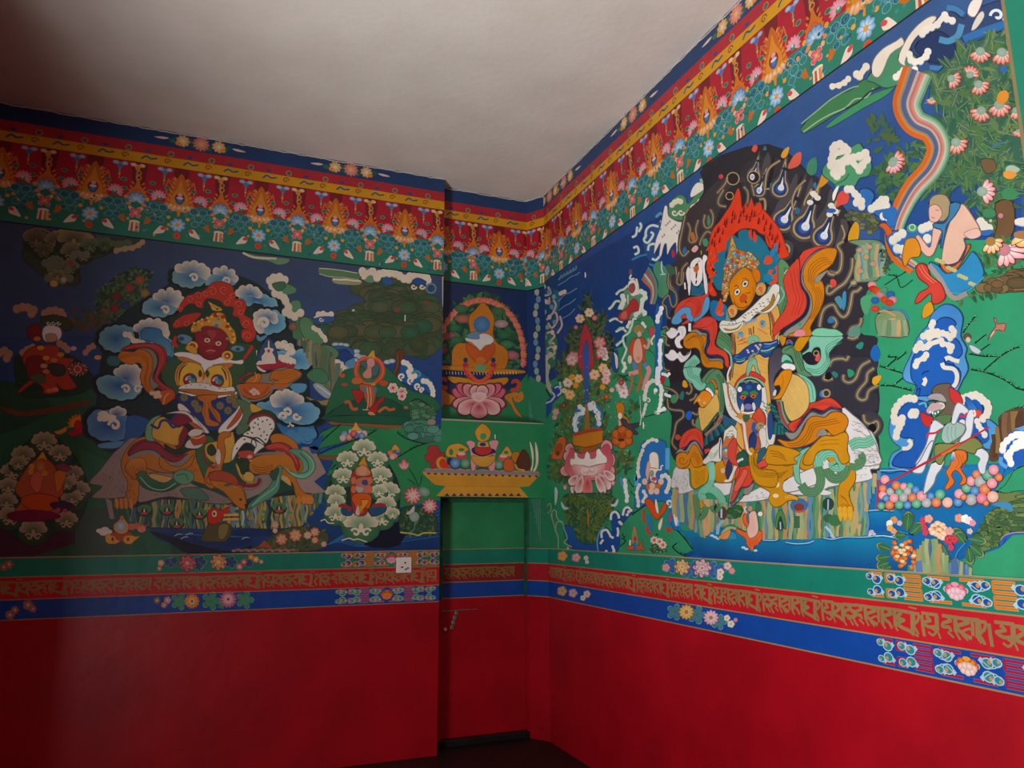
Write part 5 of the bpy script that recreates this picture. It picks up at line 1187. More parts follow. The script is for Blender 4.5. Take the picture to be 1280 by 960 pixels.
f('c84c5c', "270,720 330,760 470,730 540,690 570,760 580,830 540,900 460,960 300,960 230,900 215,840 250,760", 3, 'd87880')
f('f4e8dc', "262,850 262,800 290,800 290,760 305,755 320,790 360,800 370,770 385,745 405,770 410,800 450,790 455,740 475,725 500,760 530,790 530,830 480,840 440,850 400,860 350,850 320,850", 3)
r('f8ecdc', 'e08c90', "270,850 320,845 400,860 460,850 520,840 500,900 440,940 380,930 300,920"); spiral('e8b0b0', 345, 870, 60, 14, .5, 20); spiral('e8b0b0', 455, 860, 60, 14, .5, 160, -1)
B.T(670, 560, 5.333)
for x, y, a, L, W_ in ((300, 190, 115, 120, 70), (280, 180, 130, 80, 60), (420, 170, 55, 120, 70), (450, 150, 40, 90, 60), (345, 185, 90, 140, 60), (310, 180, 105, 130, 60), (400, 180, 65, 130, 60)): petal('cc4454', 'f4e0d8', x, y, a, L, W_, '903848')
petal('cc3844', 'e89088', 345, 185, 90, 135, 74)
l('f0dcd0', 7, "300,150 320,175 350,175"); l('f0dcd0', 7, "345,175 390,170 410,140")
B.part('palm_spray', label='leafy stem under the lotus'); foliage("200,310 500,310 520,400 460,480 430,540 400,640 280,660 240,600 200,400", 300, 44, ['2c5c38', '3c6c3c', '50702c', '24543c', '6c7434'], 23, '9c8c44', fill='285c48'); l('b07030', 14, "345,400 350,460 350,520", taper=2)
f('2460a4', "190,520 250,530 270,600 330,640 410,640 410,690 250,680 200,600", 3, '1c4c98')
for P in ("130,260 135,300 130,380", "170,360 190,400 220,400", "500,380 530,380 550,340", "595,200 590,260 605,290 600,360"): l('c8d8d8', 20, P, taper=2)
lobes('e4e8e0', 'a8c0c8', "592,215 598,250 600,290 608,320 605,350", 14); f('4c94bc', "555,190 575,200 580,260 565,250", 3)
for P in ("70,450 75,390 95,370 100,410 75,440", "110,480 110,420 135,420 140,460 170,500", "130,560 140,500 175,490 190,540 210,600 190,630 240,660", "100,440 130,540 150,600 150,670"): l('a8b890', 7, P)
for x, y, q in ((195, 265, 16), (515, 235, 16), (215, 665, 10)): petal('f0dcd8', 'd05868', x, y+16, -90, q*2.2, q*1.8)
B.part('cloud', label='dark blue wave cloud below the lotus')
f('1c4c94', "420,690 410,620 430,560 470,530 510,560 500,470 520,420 560,430 555,500 580,410 620,390 650,420 600,480 560,540 560,640 530,700", 3); l('5ca0cc', 10, "415,690 410,620 425,560 455,530")
for P in ("440,600 440,560 470,545 490,570 500,590 520,600", "500,480 505,440 530,425 550,445 555,470", "580,450 590,410 610,395 630,405", "545,530 550,560 545,590", "510,650 525,690", "430,640 450,610"): l('e4e4dc', 15, P)
for x, y in ((620, 425), (635, 415), (610, 445), (560, 495), (570, 505), (470, 690), (520, 690)): e('dcd6c8', x, y, 11)
B.part('offering_jewels', label='small flaming offering on the green hill'); B.T(740, 560, 7.385)
f('c05c38', "330,940 330,900 370,905 400,880 440,900 465,850 470,910 490,940", 2); f('5c9c60', "385,900 375,840 380,780 395,720 415,780 425,840 430,900", 2); l('d87838', 9, "375,880 380,800 395,725"); l('d87838', 9, "425,880 415,800 396,725"); e('a83c58', 400, 838, 16, 22); f('3c6ca8', "388,870 410,870 412,940 385,940", 1); l('f0e8d8', 14, "355,850 352,900")
B.part('flower_bush', label='small red and white flowers on a dark tuft')
f('3c6448', "545,960 540,920 580,880 640,880 680,930 690,960", 3); foliage("540,900 690,900 690,960 540,960", 40, 22, ['1c3c28', '7ca078'], 24)
for x, y in ((575, 850), (625, 865), (655, 895)): flower(x, y, 34, 7, 'd85038', 'f0e8d0', 'c03020')
e('1c3c2c', 600, 800, 14, 9)

# ---------- upper attendants against the sky
B.part('cloud', label='cream dripping clouds under the frieze'); B.T(790, 220, 6)
f('4c8c60', "270,260 300,180 360,140 400,160 420,210 470,150 560,20 640,20 640,80 560,200 520,260 400,330 300,320", 3); f('24528c', "80,460 100,390 170,360 220,330 230,420 180,560 190,620 130,640 90,560", 3)
for P in ("100,470 110,400 150,370 200,380", "120,560 130,520 170,510 180,540", "110,440 90,480 120,500 160,440 140,420", "150,620 180,630 210,600", "0,460 30,440 40,380", "20,590 50,570 40,530 10,540", "60,350 70,380 50,420"): l('9cc4d0', 20, P); l('ece4d4', 9, P)
l('3c80a8', 16, "0,630 60,600 110,590"); l('3c80a8', 16, "130,660 170,670 210,640"); l('5c9cbc', 20, "180,310 210,280 225,290")
f('ece4d8', "225,330 245,230 265,230 275,300 340,340 390,350 380,400 350,440 345,560 335,620 330,500 290,540 265,590 260,510 240,520 220,600 205,590 215,500 180,560 165,580 180,480 210,400", 3)
for k in range(12): e('a89c94', 215+((k*41) % 150), 340+((k*29) % 130), 7, 10)
lobes('e4dcc0', 'a8b894', "300,215 320,195 345,185 365,190", 20); spiral('e4dcc0', 320, 275, 26, 12, 1); spiral('e4dcc0', 368, 272, 26, 12, 1)
f('ece4d8', "440,160 450,100 490,50 540,60 550,90 500,130", 3); f('ece0d4', "440,220 480,200 500,170 530,180 490,230 500,290 480,330 460,400 445,320 430,280", 3); l('8cbc94', 34, "510,40 560,30 590,50 600,90"); lobes('ece4d0', 'a8c0a0', "570,60 600,90 615,100 600,120 580,100", 18); l('e0d8c8', 16, "580,120 575,160 565,200"); e('c87838', 425, 265, 18)
B.part('rainbow_scarf', label='short rainbow ribbon in the sky')
for k, c in enumerate(('c8642c', '8c8478', 'b8c0b0', 'b05838', '6c7080', '5c9068')): l(c, 15, [(75+k*9, 770-k*17), (100+k*10, 800-k*14), (140+k*8, 840-k*8), (150+k*7, 890), (140+k*5, 960)])
B.part('attendant_deity', label='red robed rider with a white horse skin on blue sky'); B.T(670, 300, 6)
for P in ("600,410 630,380 660,370 690,340", "545,520 570,500 600,460 640,470 620,520", "550,610 590,590 620,600 650,620", "600,690 640,660 680,690", "600,790 640,760 660,740"):
    l('98bca8', 20, P); l('e4dcc8', 10, P)
f('5c9470', "640,420 700,360 820,380 830,450 780,510 820,560 800,620 740,580 700,600 640,520", 3); lobes('dce4d4', '8cb49c', "790,385 815,400 820,430 800,450 790,520 815,545 820,590 800,615 770,540 750,560 650,420 660,450 650,480 640,500 740,600 720,620", 19)
f('b83434', "620,600 630,550 690,500 700,470 740,440 770,480 770,530 720,540 690,600", 3); f('c86858', "640,550 680,530 680,590 640,590", 3)
f('ece0d4', "690,330 710,300 740,300 755,330 765,400 740,420 720,420 700,390", 3); f('8c5444', "700,340 735,325 745,370 720,400 700,380", 3); l('6c5c4c', 24, "710,220 712,260", taper=0); l('e8e0d0', 12, "715,260 705,290 740,290"); l('e8dcc8', 16, "752,290 765,350 765,410"); e('b04858', 715, 365, 18); l('ecdccc', 8, "690,410 692,480")
f('3c8c60', "560,960 640,900 680,740 720,640 760,600 860,570 900,700 850,820 900,960", 3)
B.part('attendant_deity', label='orange robed figure with a pink belly on green hill'); B.T(740, 400, 7.385)
f('2f9064', "240,480 310,300 330,60 420,0 500,60 560,200 480,260 560,300 600,420 560,560 420,600 300,520", 3)
for P in ("370,60 340,120 290,160 300,230 320,270 300,330 280,380 300,430 290,490", "220,110 260,90 300,70", "225,240 260,210 280,190", "380,0 370,50 350,90", "580,140 550,190 560,230", "600,0 600,60 590,110", "610,250 600,310 620,360 610,430 620,480"): l('80b498', 24, P); l('e4e4d4', 12, P)
lobes('e8e4d4', '8cb8a0', "330,60 350,20 470,30 490,60 300,400 310,440 290,470", 16)
f('2868ac', "600,180 640,160 660,230 640,330 650,450 640,540 580,560 590,300", 3); lobes('f0f0e8', '8cb4cc', "600,260 605,300 610,350 620,400 625,440 640,190 615,480 600,520", 17)
f('1c4c90', "195,300 240,290 240,470 200,470 180,400", 3); l('dcd6c8', 26, "205,300 225,340 230,400 232,450", taper=2)
f('8c8c58', "380,100 400,50 440,40 490,80 480,120 420,140", 3); l('c8642c', 10, "390,100 430,70 460,100"); f('c84c2c', "350,220 390,165 420,170 470,160 500,220 490,300 490,400 440,340 430,220 400,210 380,300 370,390 345,300", 3)
f('dca48c', "400,190 440,170 460,230 470,330 450,390 410,400 385,360 380,290", 3); e('c87c68', 432, 355, 26, 30, rim='dca48c'); e('dcb0a0', 440, 130, 20, 26); l('d89c88', 24, "480,230 510,260 530,210 520,170"); f('c84858', "530,80 560,60 580,110 550,160 530,130", 3); e('e8c8b0', 352, 365, 20, 40)
f('5c84a4', "380,370 430,430 400,470 370,440", 3); f('5c84a4', "470,400 510,390 510,440 480,440", 3); l('b86428', 26, "440,400 445,480 450,560 420,660"); l('dc8c8c', 40, "510,430 530,470 500,560 480,650", taper=0); l('dc9888', 40, "340,500 380,490 430,475"); l('b86844', 20, "370,500 370,590 340,690"); l('20483c', 16, "250,505 300,520 340,505")
B.part('cloud', label='white curled cloud on the green hill')
f('2f9064', "460,900 480,760 490,620 560,550 650,580 670,680 640,860 560,870", 3)
lobes('dcd6c8', '8cc0a4', "490,730 490,700 500,650 510,610 530,580 560,560 590,560 620,590 640,620 650,650 640,690 640,740 630,790 620,830 600,850 670,820", 20); spiral('dcd6c8', 520, 745, 30, 12, .8, 200); lobes('dcd6c8', 'b0d0bc', "500,780 490,820 480,860 470,885", 15); lobes('dcd6c8', 'b0d0bc', "590,665 610,655 625,670", 18); grass("460,895 560,880 680,850", 20, 12, 31, dots=None)
l('b8d0c0', 5, "445,700 450,800 455,950")

# ---------- figure in the blue wave at lower left
B.part('attendant_deity', label='white elephant headed figure in a blue wave cloud'); B.T(740, 560, 7.385)
f('2470b4', "400,560 400,420 420,240 440,60 480,-60 680,-60 690,200 720,260 730,400 790,480 800,740 740,720 690,500 500,520", 3); l('5ca8d8', 40, "700,0 700,200"); l('5ca8d8', 36, "740,440 780,500 795,600 790,720"); l('5ca8d8', 30, "400,300 420,250 410,350")
lobes('e2dccc', '9cc8e0', "470,20 455,60 440,100 430,140 430,180 425,220 435,260 440,340 425,370 415,410 420,450 430,490 430,530 480,-20 520,-60 560,-80 600,-70 480,400 500,440 475,490", 17)
lobes('e2dccc', 'a8d0e4', "650,260 680,250 705,270 720,300 715,340 705,370 690,400", 20); spiral('e2dccc', 712, 510, 38, 20, 1, 90, -1); l('e2dccc', 36, "755,570 775,640 780,720", taper=2)
f('f0e0cc', "530,120 535,60 570,35 610,60 620,140 615,200 590,240 600,300 580,340 545,300 530,240 510,180", 3); f('e0a898', "500,200 520,120 540,160 530,240 520,300 500,260", 3); l('f0e8d8', 12, "610,200 640,200 640,170 660,160"); e('8c9c8c', 555, 235, 22, 34); l('a85c3c', 8, "540,180 600,190")
f('c8703c', "480,290 520,330 560,310 600,330 650,300 640,360 580,420 520,400", 3); for_ = [e('e8c0a8', x, y, 26, 30) for x, y in ((490, 310), (560, 350), (640, 310), (550, 400), (600, 400))]; e('c84868', 575, 285, 24, 20)
f('d8501c', "490,480 540,470 580,520 620,600 640,560 680,500 690,560 650,620 600,660 560,620 500,520", 3); l('2c7ca4', 44, "520,620 540,700 540,780"); l('2c7ca4', 40, "710,580 715,660 700,740"); l('c04030', 24, "480,570 475,640 490,690"); l('c84028', 26, "510,720 520,780 550,790"); l('c04030', 22, "735,600 725,680"); l('c84028', 26, "690,730 710,770 745,740")
f('f0e4d8', "590,470 605,500 620,600 600,590 585,520", 3); f('f0dccc', "620,690 655,640 650,700 630,760 615,740", 3)

# ---------- black smoke aura
B.part('smoke_aura', label='curling black smoke halo with gold outlines'); B.T(0, 0, 1)
f('28262c', "880,205 960,180 1010,215 1040,270 1060,330 1060,400 1090,430 1100,500 1095,530 1100,560 1090,600 1000,560 900,600 850,580 838,560 840,520 830,505 838,480 830,450 835,400 850,360 850,290 880,240", 3, '2a2a34')
B.T(940, 180, 5.333)
f('302e34', "-60,160 60,80 180,100 280,140 400,200 520,280 600,400 700,560 700,700 500,900 300,700 100,400 -60,300", 3)
SG = 'a8925c'
def tear(x, y, q, a, long_=2.6, inner=1):
    q *= 1.22; long_ += .5
    """drop shaped smoke eye with a gold outline"""
    ca, sa = math.cos(R_(a)), math.sin(R_(a))
    t = np.array([(-1, 0), (-.7, .75), (0, 1), (.7, .75), (1.3, .4), (long_, .12), (long_+.8, -.1), (long_, -.2), (1.3, -.4), (.7, -.75), (0, -1), (-.7, -.75)])
    for k, c in ((1.25, '4c4448'), (1, SG), (.82, '2c3c68'), (.6, '24304c')):
        Q = t*q*k; f(c, np.stack([x+Q[:, 0]*ca-Q[:, 1]*sa, y+Q[:, 0]*sa+Q[:, 1]*ca], 1), 3)
    if inner:
        e('3c6cb0', x, y, q*.55, rim='2c4c8c'); Q = t*q*.36+(q*.15, q*.08); f('e0e0dc', np.stack([x+Q[:, 0]*ca-Q[:, 1]*sa, y+Q[:, 0]*sa+Q[:, 1]*ca], 1), 3); e('f0ece4', x+q*.1, y-q*.02, q*.24, rim='b8c4dc')
        e('26242a', x+ca*q*2.4+q*.2, y+sa*q*2.4, q*.2, q*.5, a)
for P in ("150,520 190,420 260,330 300,200", "290,600 340,480 380,360 400,230", "420,640 450,540 520,420 530,300", "60,300 90,200 110,60", "560,700 620,560 600,500"): l('4a4648', 60, P, taper=2); l('1c1a20', 26, pts(P)+(38, 10), taper=2)
for x, y, q, a, L in ((190, 300, 46, -78, 2.4), (210, 510, 56, -62, 2.8), (350, 560, 62, -70, 2.9), (475, 620, 56, -68, 2.6), (50, 310, 34, -70, 2.6), (15, 210, 34, -75, 2)): tear(x, y, q, a, L)
for P, w_ in (("90,290 100,200 130,150 190,110", 9), ("120,300 90,300", 8), ("280,440 270,380 300,300 360,240", 9), ("290,430 310,450", 8), ("350,410 360,370 400,300", 8), ("570,480 590,440", 7), ("50,370 85,370 90,430 70,470", 11), ("600,540 620,610 580,680", 9), ("530,860 590,840 600,740 650,680", 10), ("590,950 640,880 660,800 700,700", 10)): l('58504c', w_*2.2, P); l(SG, w_, P)
for P, c in (("0,40 20,5 40,20 25,55", 'd85044'), ("195,80 215,40 250,20 240,70 215,95", 'd89c2c'), ("240,160 280,80 330,55 325,130 280,160", 'd85c44'), ("365,180 380,120 430,90 435,180 400,210", '3c8460'), ("445,290 475,190 510,170 528,220 490,270", 'cc8c24'), ("570,420 570,350 610,310 650,340 640,390 590,410", 'd84c40'), ("645,650 650,590 690,520 718,550 710,640 680,670", 'cc941c'), ("720,910 740,850 790,820 800,880 760,930", '1c64b0'), ("410,270 430,255 425,300", '2c78a8'), ("300,420 325,440 310,470 290,460", '2c6484'), ("120,270 140,260 135,300", '2c6c6c'), ("30,400 55,400 55,430 35,430", '3c9468'), ("75,40 90,10 100,40", '3c6c80')): f(c, P, 3)
f('40444c', "190,660 240,640 280,680 260,760 200,770 180,720", 3); ring(SG, 215, 705, 38, 13, 12); f('c88c1c', "190,720 215,685 232,695 215,735", 2); e('b02030', 178, 715, 16)
for x, y in ((420, 340), (440, 360), (390, 390), (530, 410), (540, 430), (520, 470), (560, 450), (410, 330)): e('dcd6c8', x, y, 22, 18)
e('2c5ca8', 530, 445, 34, 16)
# middle column of smoke, left of the halo
B.T(790, 220, 6)
f('3c3438', "330,620 400,300 520,170 640,40 760,20 960,0 960,60 760,60 660,260 600,420 560,600 400,760 260,900 280,700", 3)
for P in ("640,130 700,60 720,10", "690,100 650,180 660,220 710,230", "840,80 870,120 870,190 840,250", "900,60 920,150", "400,300 380,400 360,500 360,560 390,600 430,560", "420,350 440,400 430,480 460,500 490,470 480,400 500,330", "590,250 610,300 600,370 560,390 540,350 550,290", "600,430 560,420 520,480 510,520", "330,680 340,760 350,810 370,800 380,700 420,650", "280,740 290,820 330,870 340,940"): l('564c48', 30, P); l(SG, 7, P); 
for x, y, q in ((760, 20, 36), (735, 150, 22), (915, 10, 36)): e('2a2024', x, y, q, q*1.2); ring(SG, x, y, q*1.3, 8, 12)
for x, y in ((905, 8), (955, 110)): e('6c8cc0', x, y, 18, 24, rim='e8e4dc')
for P, c in (("300,560 320,560 325,600 305,610", 'c02c44'), ("380,560 400,530 412,560 395,590", '2c6c9c'), ("540,520 530,480 560,470 575,500 560,530", '4c8c6c'), ("565,330 575,290 590,330 585,370 570,370", '4c7c68'), ("450,550 480,520 500,540 480,570 460,570", 'e8b0a8'), ("930,210 955,200 960,250 935,250", '2c8c60'), ("440,440 460,420 480,470 460,500", 'b86c34'), ("240,700 280,660 330,720 260,760", '3c6450'), ("160,700 200,640 270,720 270,900 200,900 200,800", '4c8c68')): f(c, P, 3)
l('b8ccdc', 10, "225,640 225,700 235,730"); l('b8ccdc', 8, "215,740 255,735"); e('c84048', 670, 5, 18)
# lower left lobes of the smoke with gold edging
B.T(820, 340, 6.857)
for P in ("110,10 110,120 170,180 180,260 150,300 130,270 110,200 70,240 60,280 90,300 100,380 130,400", "60,480 90,470 110,500", "50,540 90,560 90,620 150,640 160,680", "60,700 50,780 90,840 140,850 150,880 130,900 100,890", "200,0 180,80 200,110 230,90 240,0", "190,790 220,840 215,900 240,950"): l('504844', 26, P); l(SG, 7, P)
f('2a2228', "150,560 240,440 330,680 300,900 150,950 110,860 160,800 120,640", 3)
f('2060a0', "0,330 40,300 60,400 40,500 50,640 70,760 60,960 0,960", 3); lobes('f0f0ec', '80b0d0', "50,310 40,350 20,380 15,420 45,590 35,620 40,700 35,760 40,820 20,870 30,930", 20)
B.T(820, 460, 6.857)
for P in ("70,165 120,180 160,200 190,240 160,295 130,270", "100,260 110,340 160,360 230,370 235,420 180,470 160,560 140,640 180,700", "260,210 290,220 310,180 290,130", "290,280 330,260 350,220", "310,380 350,400 370,380", "320,440 320,480 350,500"): l('504844', 30, P); l(SG, 8, P)
for P, c in (("230,150 240,105 265,120 275,160 250,168", 'd8981c'), ("200,250 230,195 245,230 230,275", '2c7068'), ("255,410 280,370 310,380 300,440 270,440", '1c60c0'), ("165,600 180,570 210,580 215,600 190,620", 'b84c34'), ("135,290 130,240 175,230 180,270 155,300", '3c8c5c'), ("35,90 75,60 80,110 60,140", 'b82c38'), ("640,420 650,440", 'ffffff')): 
    if len(P) > 20: f(c, P, 3)
lobes('f0f0ec', '98c0d0', "60,50 80,55 100,65 115,50 100,235 120,240 85,225", 13)
f('e0e8ec', "0,0 30,0 20,100 0,130", 3); f('2f9064', "0,200 40,190 60,340 20,390 0,390", 3); lobes('f4f4ec', '8cc4a8', "15,130 40,150 50,190 45,230 45,270 40,310 30,350 20,380 70,350 0,190", 17); grass("0,385 80,380", 10, 14, 33, dots=None)
# right hand smoke curls
B.T(960, 420, 6)
f('2e2c34', "520,60 600,0 800,0 820,60 760,140 640,150 560,210", 3); f('34323c', "300,280 480,140 640,160 800,160 830,220 780,300 740,370 820,440 830,520 800,570 720,600 600,560 500,480 380,480", 3); f('3c3a40', "700,600 760,570 830,590 870,660 850,730 810,760 770,740", 3)
for P in ("460,230 490,180 560,170 590,180 610,150", "440,280 420,320 450,330 490,320", "570,290 570,330 610,350 660,320 700,230 770,185", "800,240 750,280 740,340 690,400 670,450 700,480 740,470 760,410 830,370", "720,590 730,640 770,660 820,640 830,690 790,740", "600,10 640,20 680,5"): l('5c5650', 34, P); l(SG, 10, P)
for P, c in (("660,80 700,45 720,60 700,100", '2c8c78'), ("770,140 790,80 820,70 845,130 830,180 800,190", '1c64b0'), ("785,350 795,310 850,295 845,330 810,370", 'dca020'), ("600,250 640,260 650,290 610,310", '2c9464'), ("480,280 500,265 530,290 510,315", '2c7c70'), ("390,430 405,405 425,430 420,460 395,455", '2c78b8')): f(c, P, 3)
e('141218', 785, 690, 30, 34); e('141218', 455, 300, 26, 30); ring(SG, 440, 430, 28, 12, 10)
B.T(1000, 300, 8)
f('322c34', "220,380 360,300 420,60 560,60 560,300 700,420 640,600 640,760 480,960 200,960 180,700 300,600 260,480", 3)
for P in ("440,10 380,60 420,140 410,280 370,330 300,320", "280,310 300,340 350,350", "530,180 520,300 460,420 380,480 300,540 270,510 290,460 330,470", "620,470 580,510 530,530 510,640 480,740 430,770 380,720 340,650 270,670 230,720 210,800 200,870", "340,880 370,830 340,780 300,790", "620,780 600,850 520,880 490,950"): l('5c5650', 48, P); l(SG, 14, P)
for P, c in (("590,390 640,350 680,280 710,290 720,370 680,420 640,420", '1464a8'), ("310,400 350,395 370,440 340,475 310,450", 'd8483c'), ("280,800 310,770 350,800 330,830 290,830", '3078a8'), ("350,590 400,560 430,620 420,690 390,660", '4c8c9c'), ("430,540 465,520 460,660 430,700", '3888b0'), ("610,590 720,540 790,560 720,640 690,740 640,730", '4c9c6c'), ("490,960 520,880 600,860 600,960", '5c8c7c')): f(c, P, 3)
B.part('rock_landscape', label='pale green and tan rock beside the smoke')
f('6c8c6c', "490,20 560,0 760,0 850,60 840,180 800,380 700,420 560,430 480,500 520,420 600,300 540,160 620,80", 3); rocks(560, 840, "560,110 700,20 840,60", "560,420 700,380 840,360", ['7c9c70', 'c09c68', '5c8ca0', '8ca080', 'a8a078', '58806c'], 31, 26, 12)
for x, y in ((600, 100), (670, 170), (700, 70), (610, 310), (540, 430), (730, 240)): e('c8905c', x, y, 26, 20); ring('5c7c88', x, y, 34, 6, 10)
foliage("820,100 900,40 930,200 880,320 830,300", 60, 44, ['4c5c3c', '3c4c38', '5c6c44'], 33)
for x, y, c in ((725, 450, 'e89890'), (735, 490, 'd02c24'), (770, 505, 'd04c1c'), (810, 545, 'e07880'), (850, 600, 'd04c1c'), (910, 545, '2868a8'), (755, 605, '2868b0'), (930, 600, 'e09090'), (900, 630, 'd83c2c'), (755, 690, 'd84438'), (840, 500, '4c9c74')): e(c, x, y, 44, 36, rim=mixc(c, '202020', .2))
f('7c9468', "780,740 960,700 1060,760 1080,960 820,960 760,860", 3); l('3c80b8', 16, "820,680 940,690 1040,720 1090,800"); l('c89460', 20, "800,720 860,710 960,760"); l('c89c60', 22, "830,860 900,800 960,790"); rocks(800, 1060, "800,800 1060,800", "800,960 1060,960", ['7c9c70', 'c09c68', '6c8c60', '8ca080'], 34, 30, 14)
B.T(940, 180, 5.333); tufts("630,440 760,440 840,520 840,590 760,600 720,540 640,500", 44, 20, ['5c6440', '4c5438', '6c7048'], 35, '242a20')

# ---------- sky clouds, green streamers, rainbow at the top right
B.part('cloud', label='green and white cloud streamers under the sloping frieze'); B.T(980, 0, 4.267)
f('3c7c4c', "95,680 180,590 260,520 360,480 420,430 520,400 560,430 480,480 400,540 260,620 120,705", 3); f('3c8c5c', "240,660 380,560 480,500 620,450 640,400 560,500 420,580 250,680", 3)
l('88ac84', 7, "95,660 180,590 260,525 360,470 400,460"); l('98b890', 7, "105,705 180,650 250,610 330,575 380,530 440,520 480,470"); l('1c3c2c', 9, "330,580 400,545 460,490 540,460"); e('2c4430', 525, 415, 26, 20)
f('448c64', "450,410 600,240 700,260 680,400 560,470 480,440", 3)
lobes('ece0cc', 'a0b890', "260,460 295,455 325,440 345,420", 16); lobes('ece0cc', '9cb490', "390,395 405,405 440,355", 20); 
f('ece0cc', "470,390 480,320 530,260 600,220 630,200 640,240 570,290 530,380 500,415", 3); f('ece0cc', "610,320 650,220 700,150 760,100 800,85 815,100 770,150 700,210 660,290 650,350 700,350 660,360", 3)
f('2c4470', "680,280 700,210 780,140 860,90 900,60 960,100 1000,60 1180,0 1190,100 1080,150 960,220 900,320 800,350 760,320", 3); f('1c3460', "700,250 800,170 860,180 900,220 920,270 860,330 780,330", 3)
lobes('f0e8d8', '7ca0c4', "740,180 760,160 790,145 820,130 860,80 870,100 900,110 670,290 680,320 700,330 730,325 760,300 770,275", 19); lobes('f0e8d8', '9cb4a8', "600,410 620,395 640,375 690,390 660,380 650,400 700,370", 18); l('4c90b8', 34, "830,210 880,220 930,190 950,130"); l('3c7cac', 30, "870,40 920,50 960,80"); l('3c7cb0', 26, "780,360 850,360 920,310"); l('2c6ca8', 40, "960,210 1060,170 1180,130")
f('f0e4d8', "980,70 1000,10 1050,-20 1060,10 1020,90", 3); f('dcd6c8', "1000,160 1030,90 1060,60 1070,90 1030,150", 3); spiral('e0e8e8', 1140, 85, 38, 16, .9, 180); l('e8e0d4', 14, "1170,0 1180,60 1175,110"); f('c8d8c8', "925,240 950,230 950,250", 1)
B.part('tree', label='flowering tree with pink and peach blossoms'); B.T(980, 0, 4.267)
foliage("830,380 960,260 1080,200 1190,170 1220,300 1290,500 1290,960 900,960 760,960 760,800 880,640 860,560 780,540 790,440", 560, 74, ['3c6c48', '4c7440', '2c5c44', '4c6c50', '5c7848', '34604c'], 41, '7c9060', fill='34604c'); foliage("460,690 540,620 600,780 560,800 450,780", 26, 60, ['3c6048', '4c6438'], 42)
foliage("500,880 700,770 760,860 640,960 500,960", 60, 60, ['3c6844', '4c7440', '34583c'], 43)
B.T(1060, 200, 4.8)
foliage("240,0 320,0 300,120 240,220 180,100", 60, 60, ['3c6844', '4c7440', '34583c'], 44); foliage("480,0 1060,0 1060,100 960,330 900,500 780,300 700,160 600,190 540,120 480,200", 330, 74, ['3c6c48', '34604c', '2c5844', '4c7040'], 45, '6c8858')
foliage("300,200 330,140 430,140 400,270 340,260", 20, 50, ['3c6844', '34583c'], 46)
f('6c5838', "800,0 880,0 890,60 830,80", 3); f('6c5034', "890,260 990,250 1000,420 930,500 880,470 900,380", 3)
foliage("700,640 800,560 900,480 1060,480 1060,740 900,780 760,820 690,860 650,800 740,740", 170, 50, ['3c7444', '2c5c38', '5c7044', '4c8450'], 47); tufts("780,760 900,720 1060,660 1060,760 900,790", 30, 40, ['6c5434', '5c4c30', '7c6440'], 48, '2c2c1c')
def blos(x, y, q, a, c1='f0e0d0', c2='d86858', cc='9cb0a0'):
    for k in range(6): petal(c1, c2, x, y, a+(k-2.5)*26, q*1.25, q*.5, '8c3c38')
    e(cc, x, y, q*.55, q*.5, rim=mixc(cc, '6c8c70', .4))
B.T(980, 0, 4.267)
for x, y, q, a in ((1050, 275, 46, 90), (1165, 280, 50, 70), (895, 420, 40, 30), (995, 400, 38, 300), (1040, 450, 44, 60), (1055, 590, 46, 110), (1150, 560, 50, 80), (920, 760, 48, 60), (590, 860, 46, 0), (790, 530, 22, 100), (1240, 590, 36, 60), (1250, 700, 24, 90)): blos(x, y, q, a)
e('d88c2c', 1170, 520, 30, 40, 30); e('d89030', 1205, 930, 34, 24); e('9cb8a0', 1215, 905, 30, 24); e('2c64a0', 1175, 370, 20); l('3c70a8', 8, "1110,790 1140,770 1180,760")
B.T(1060, 200, 4.8)
blos(810, 190, 60, 0, 'f4e4dc', 'e09098'); blos(270, 20, 48, 60, 'f0dcd8', 'd88088'); e('3c8454', 970, 205, 46, 36); e('3c8454', 850, 320, 40, 30); e('a8b8a0', 990, 60, 26); e('e0943c', 975, 90, 36, 26); e('c87c8c', 920, 335, 15); e('c8b8a8', 860, 365, 10)
blos(940, 540, 76, 40, 'f8ece4', 'e898a0', 'd8788c'); blos(860, 490, 56, 60, 'f8ecd8', 'e8b060', 'b87830'); blos(1030, 450, 56, 60, 'f8e8c8', 'e8b050', 'b86c38')
B.part('rainbow_scarf', label='long rainbow ribbon curving down through the tree'); B.T(980, 0, 4.267)
Rb = pts("720,380 690,460 660,560 700,650 790,700 830,790 790,900 700,1000 640,1100 600,1200 590,1290 620,1370 700,1430")
d_ = np.gradient(catmull(Rb, False, 6), axis=0); d_ /= np.linalg.norm(d_, axis=1)[:, None]; nr = np.stack([-d_[:, 1], d_[:, 0]], 1); Rc = catmull(Rb, False, 6)
tw = np.linspace(1, .38, len(Rc))[:, None]
for k, c in enumerate(('5c9068', '8cb090', 'b8c0a8', 'c88878', 'c06c60', 'b8a8a0', '5c6078', '4c5c88', '7c8478', 'cc7c38', 'cc6420')): l(c, 17 if k < 9 else 24, Rc+nr*tw*(k-5)*14.5, sm=1)
B.part('cloud', label='white topped clouds in the blue sky'); B.T(940, 180, 5.333)
f('4c9468', "470,200 500,130 560,100 700,0 740,20 800,130 780,210 720,230 680,290 600,280 560,340 540,390 560,290 540,260", 3)
lobes('e2d8c8', 'a8c4a4', "545,30 560,10 590,0 620,20 640,40 545,70 535,100 530,140 560,170 570,210 600,180 600,140 640,110 680,90 720,80 760,60 770,100 740,140 720,170 640,90 580,130 550,190", 27); l('e8e4d8', 24, "580,280 555,330 545,380", taper=2); l('2c6440', 8, "560,270 620,240 650,200")
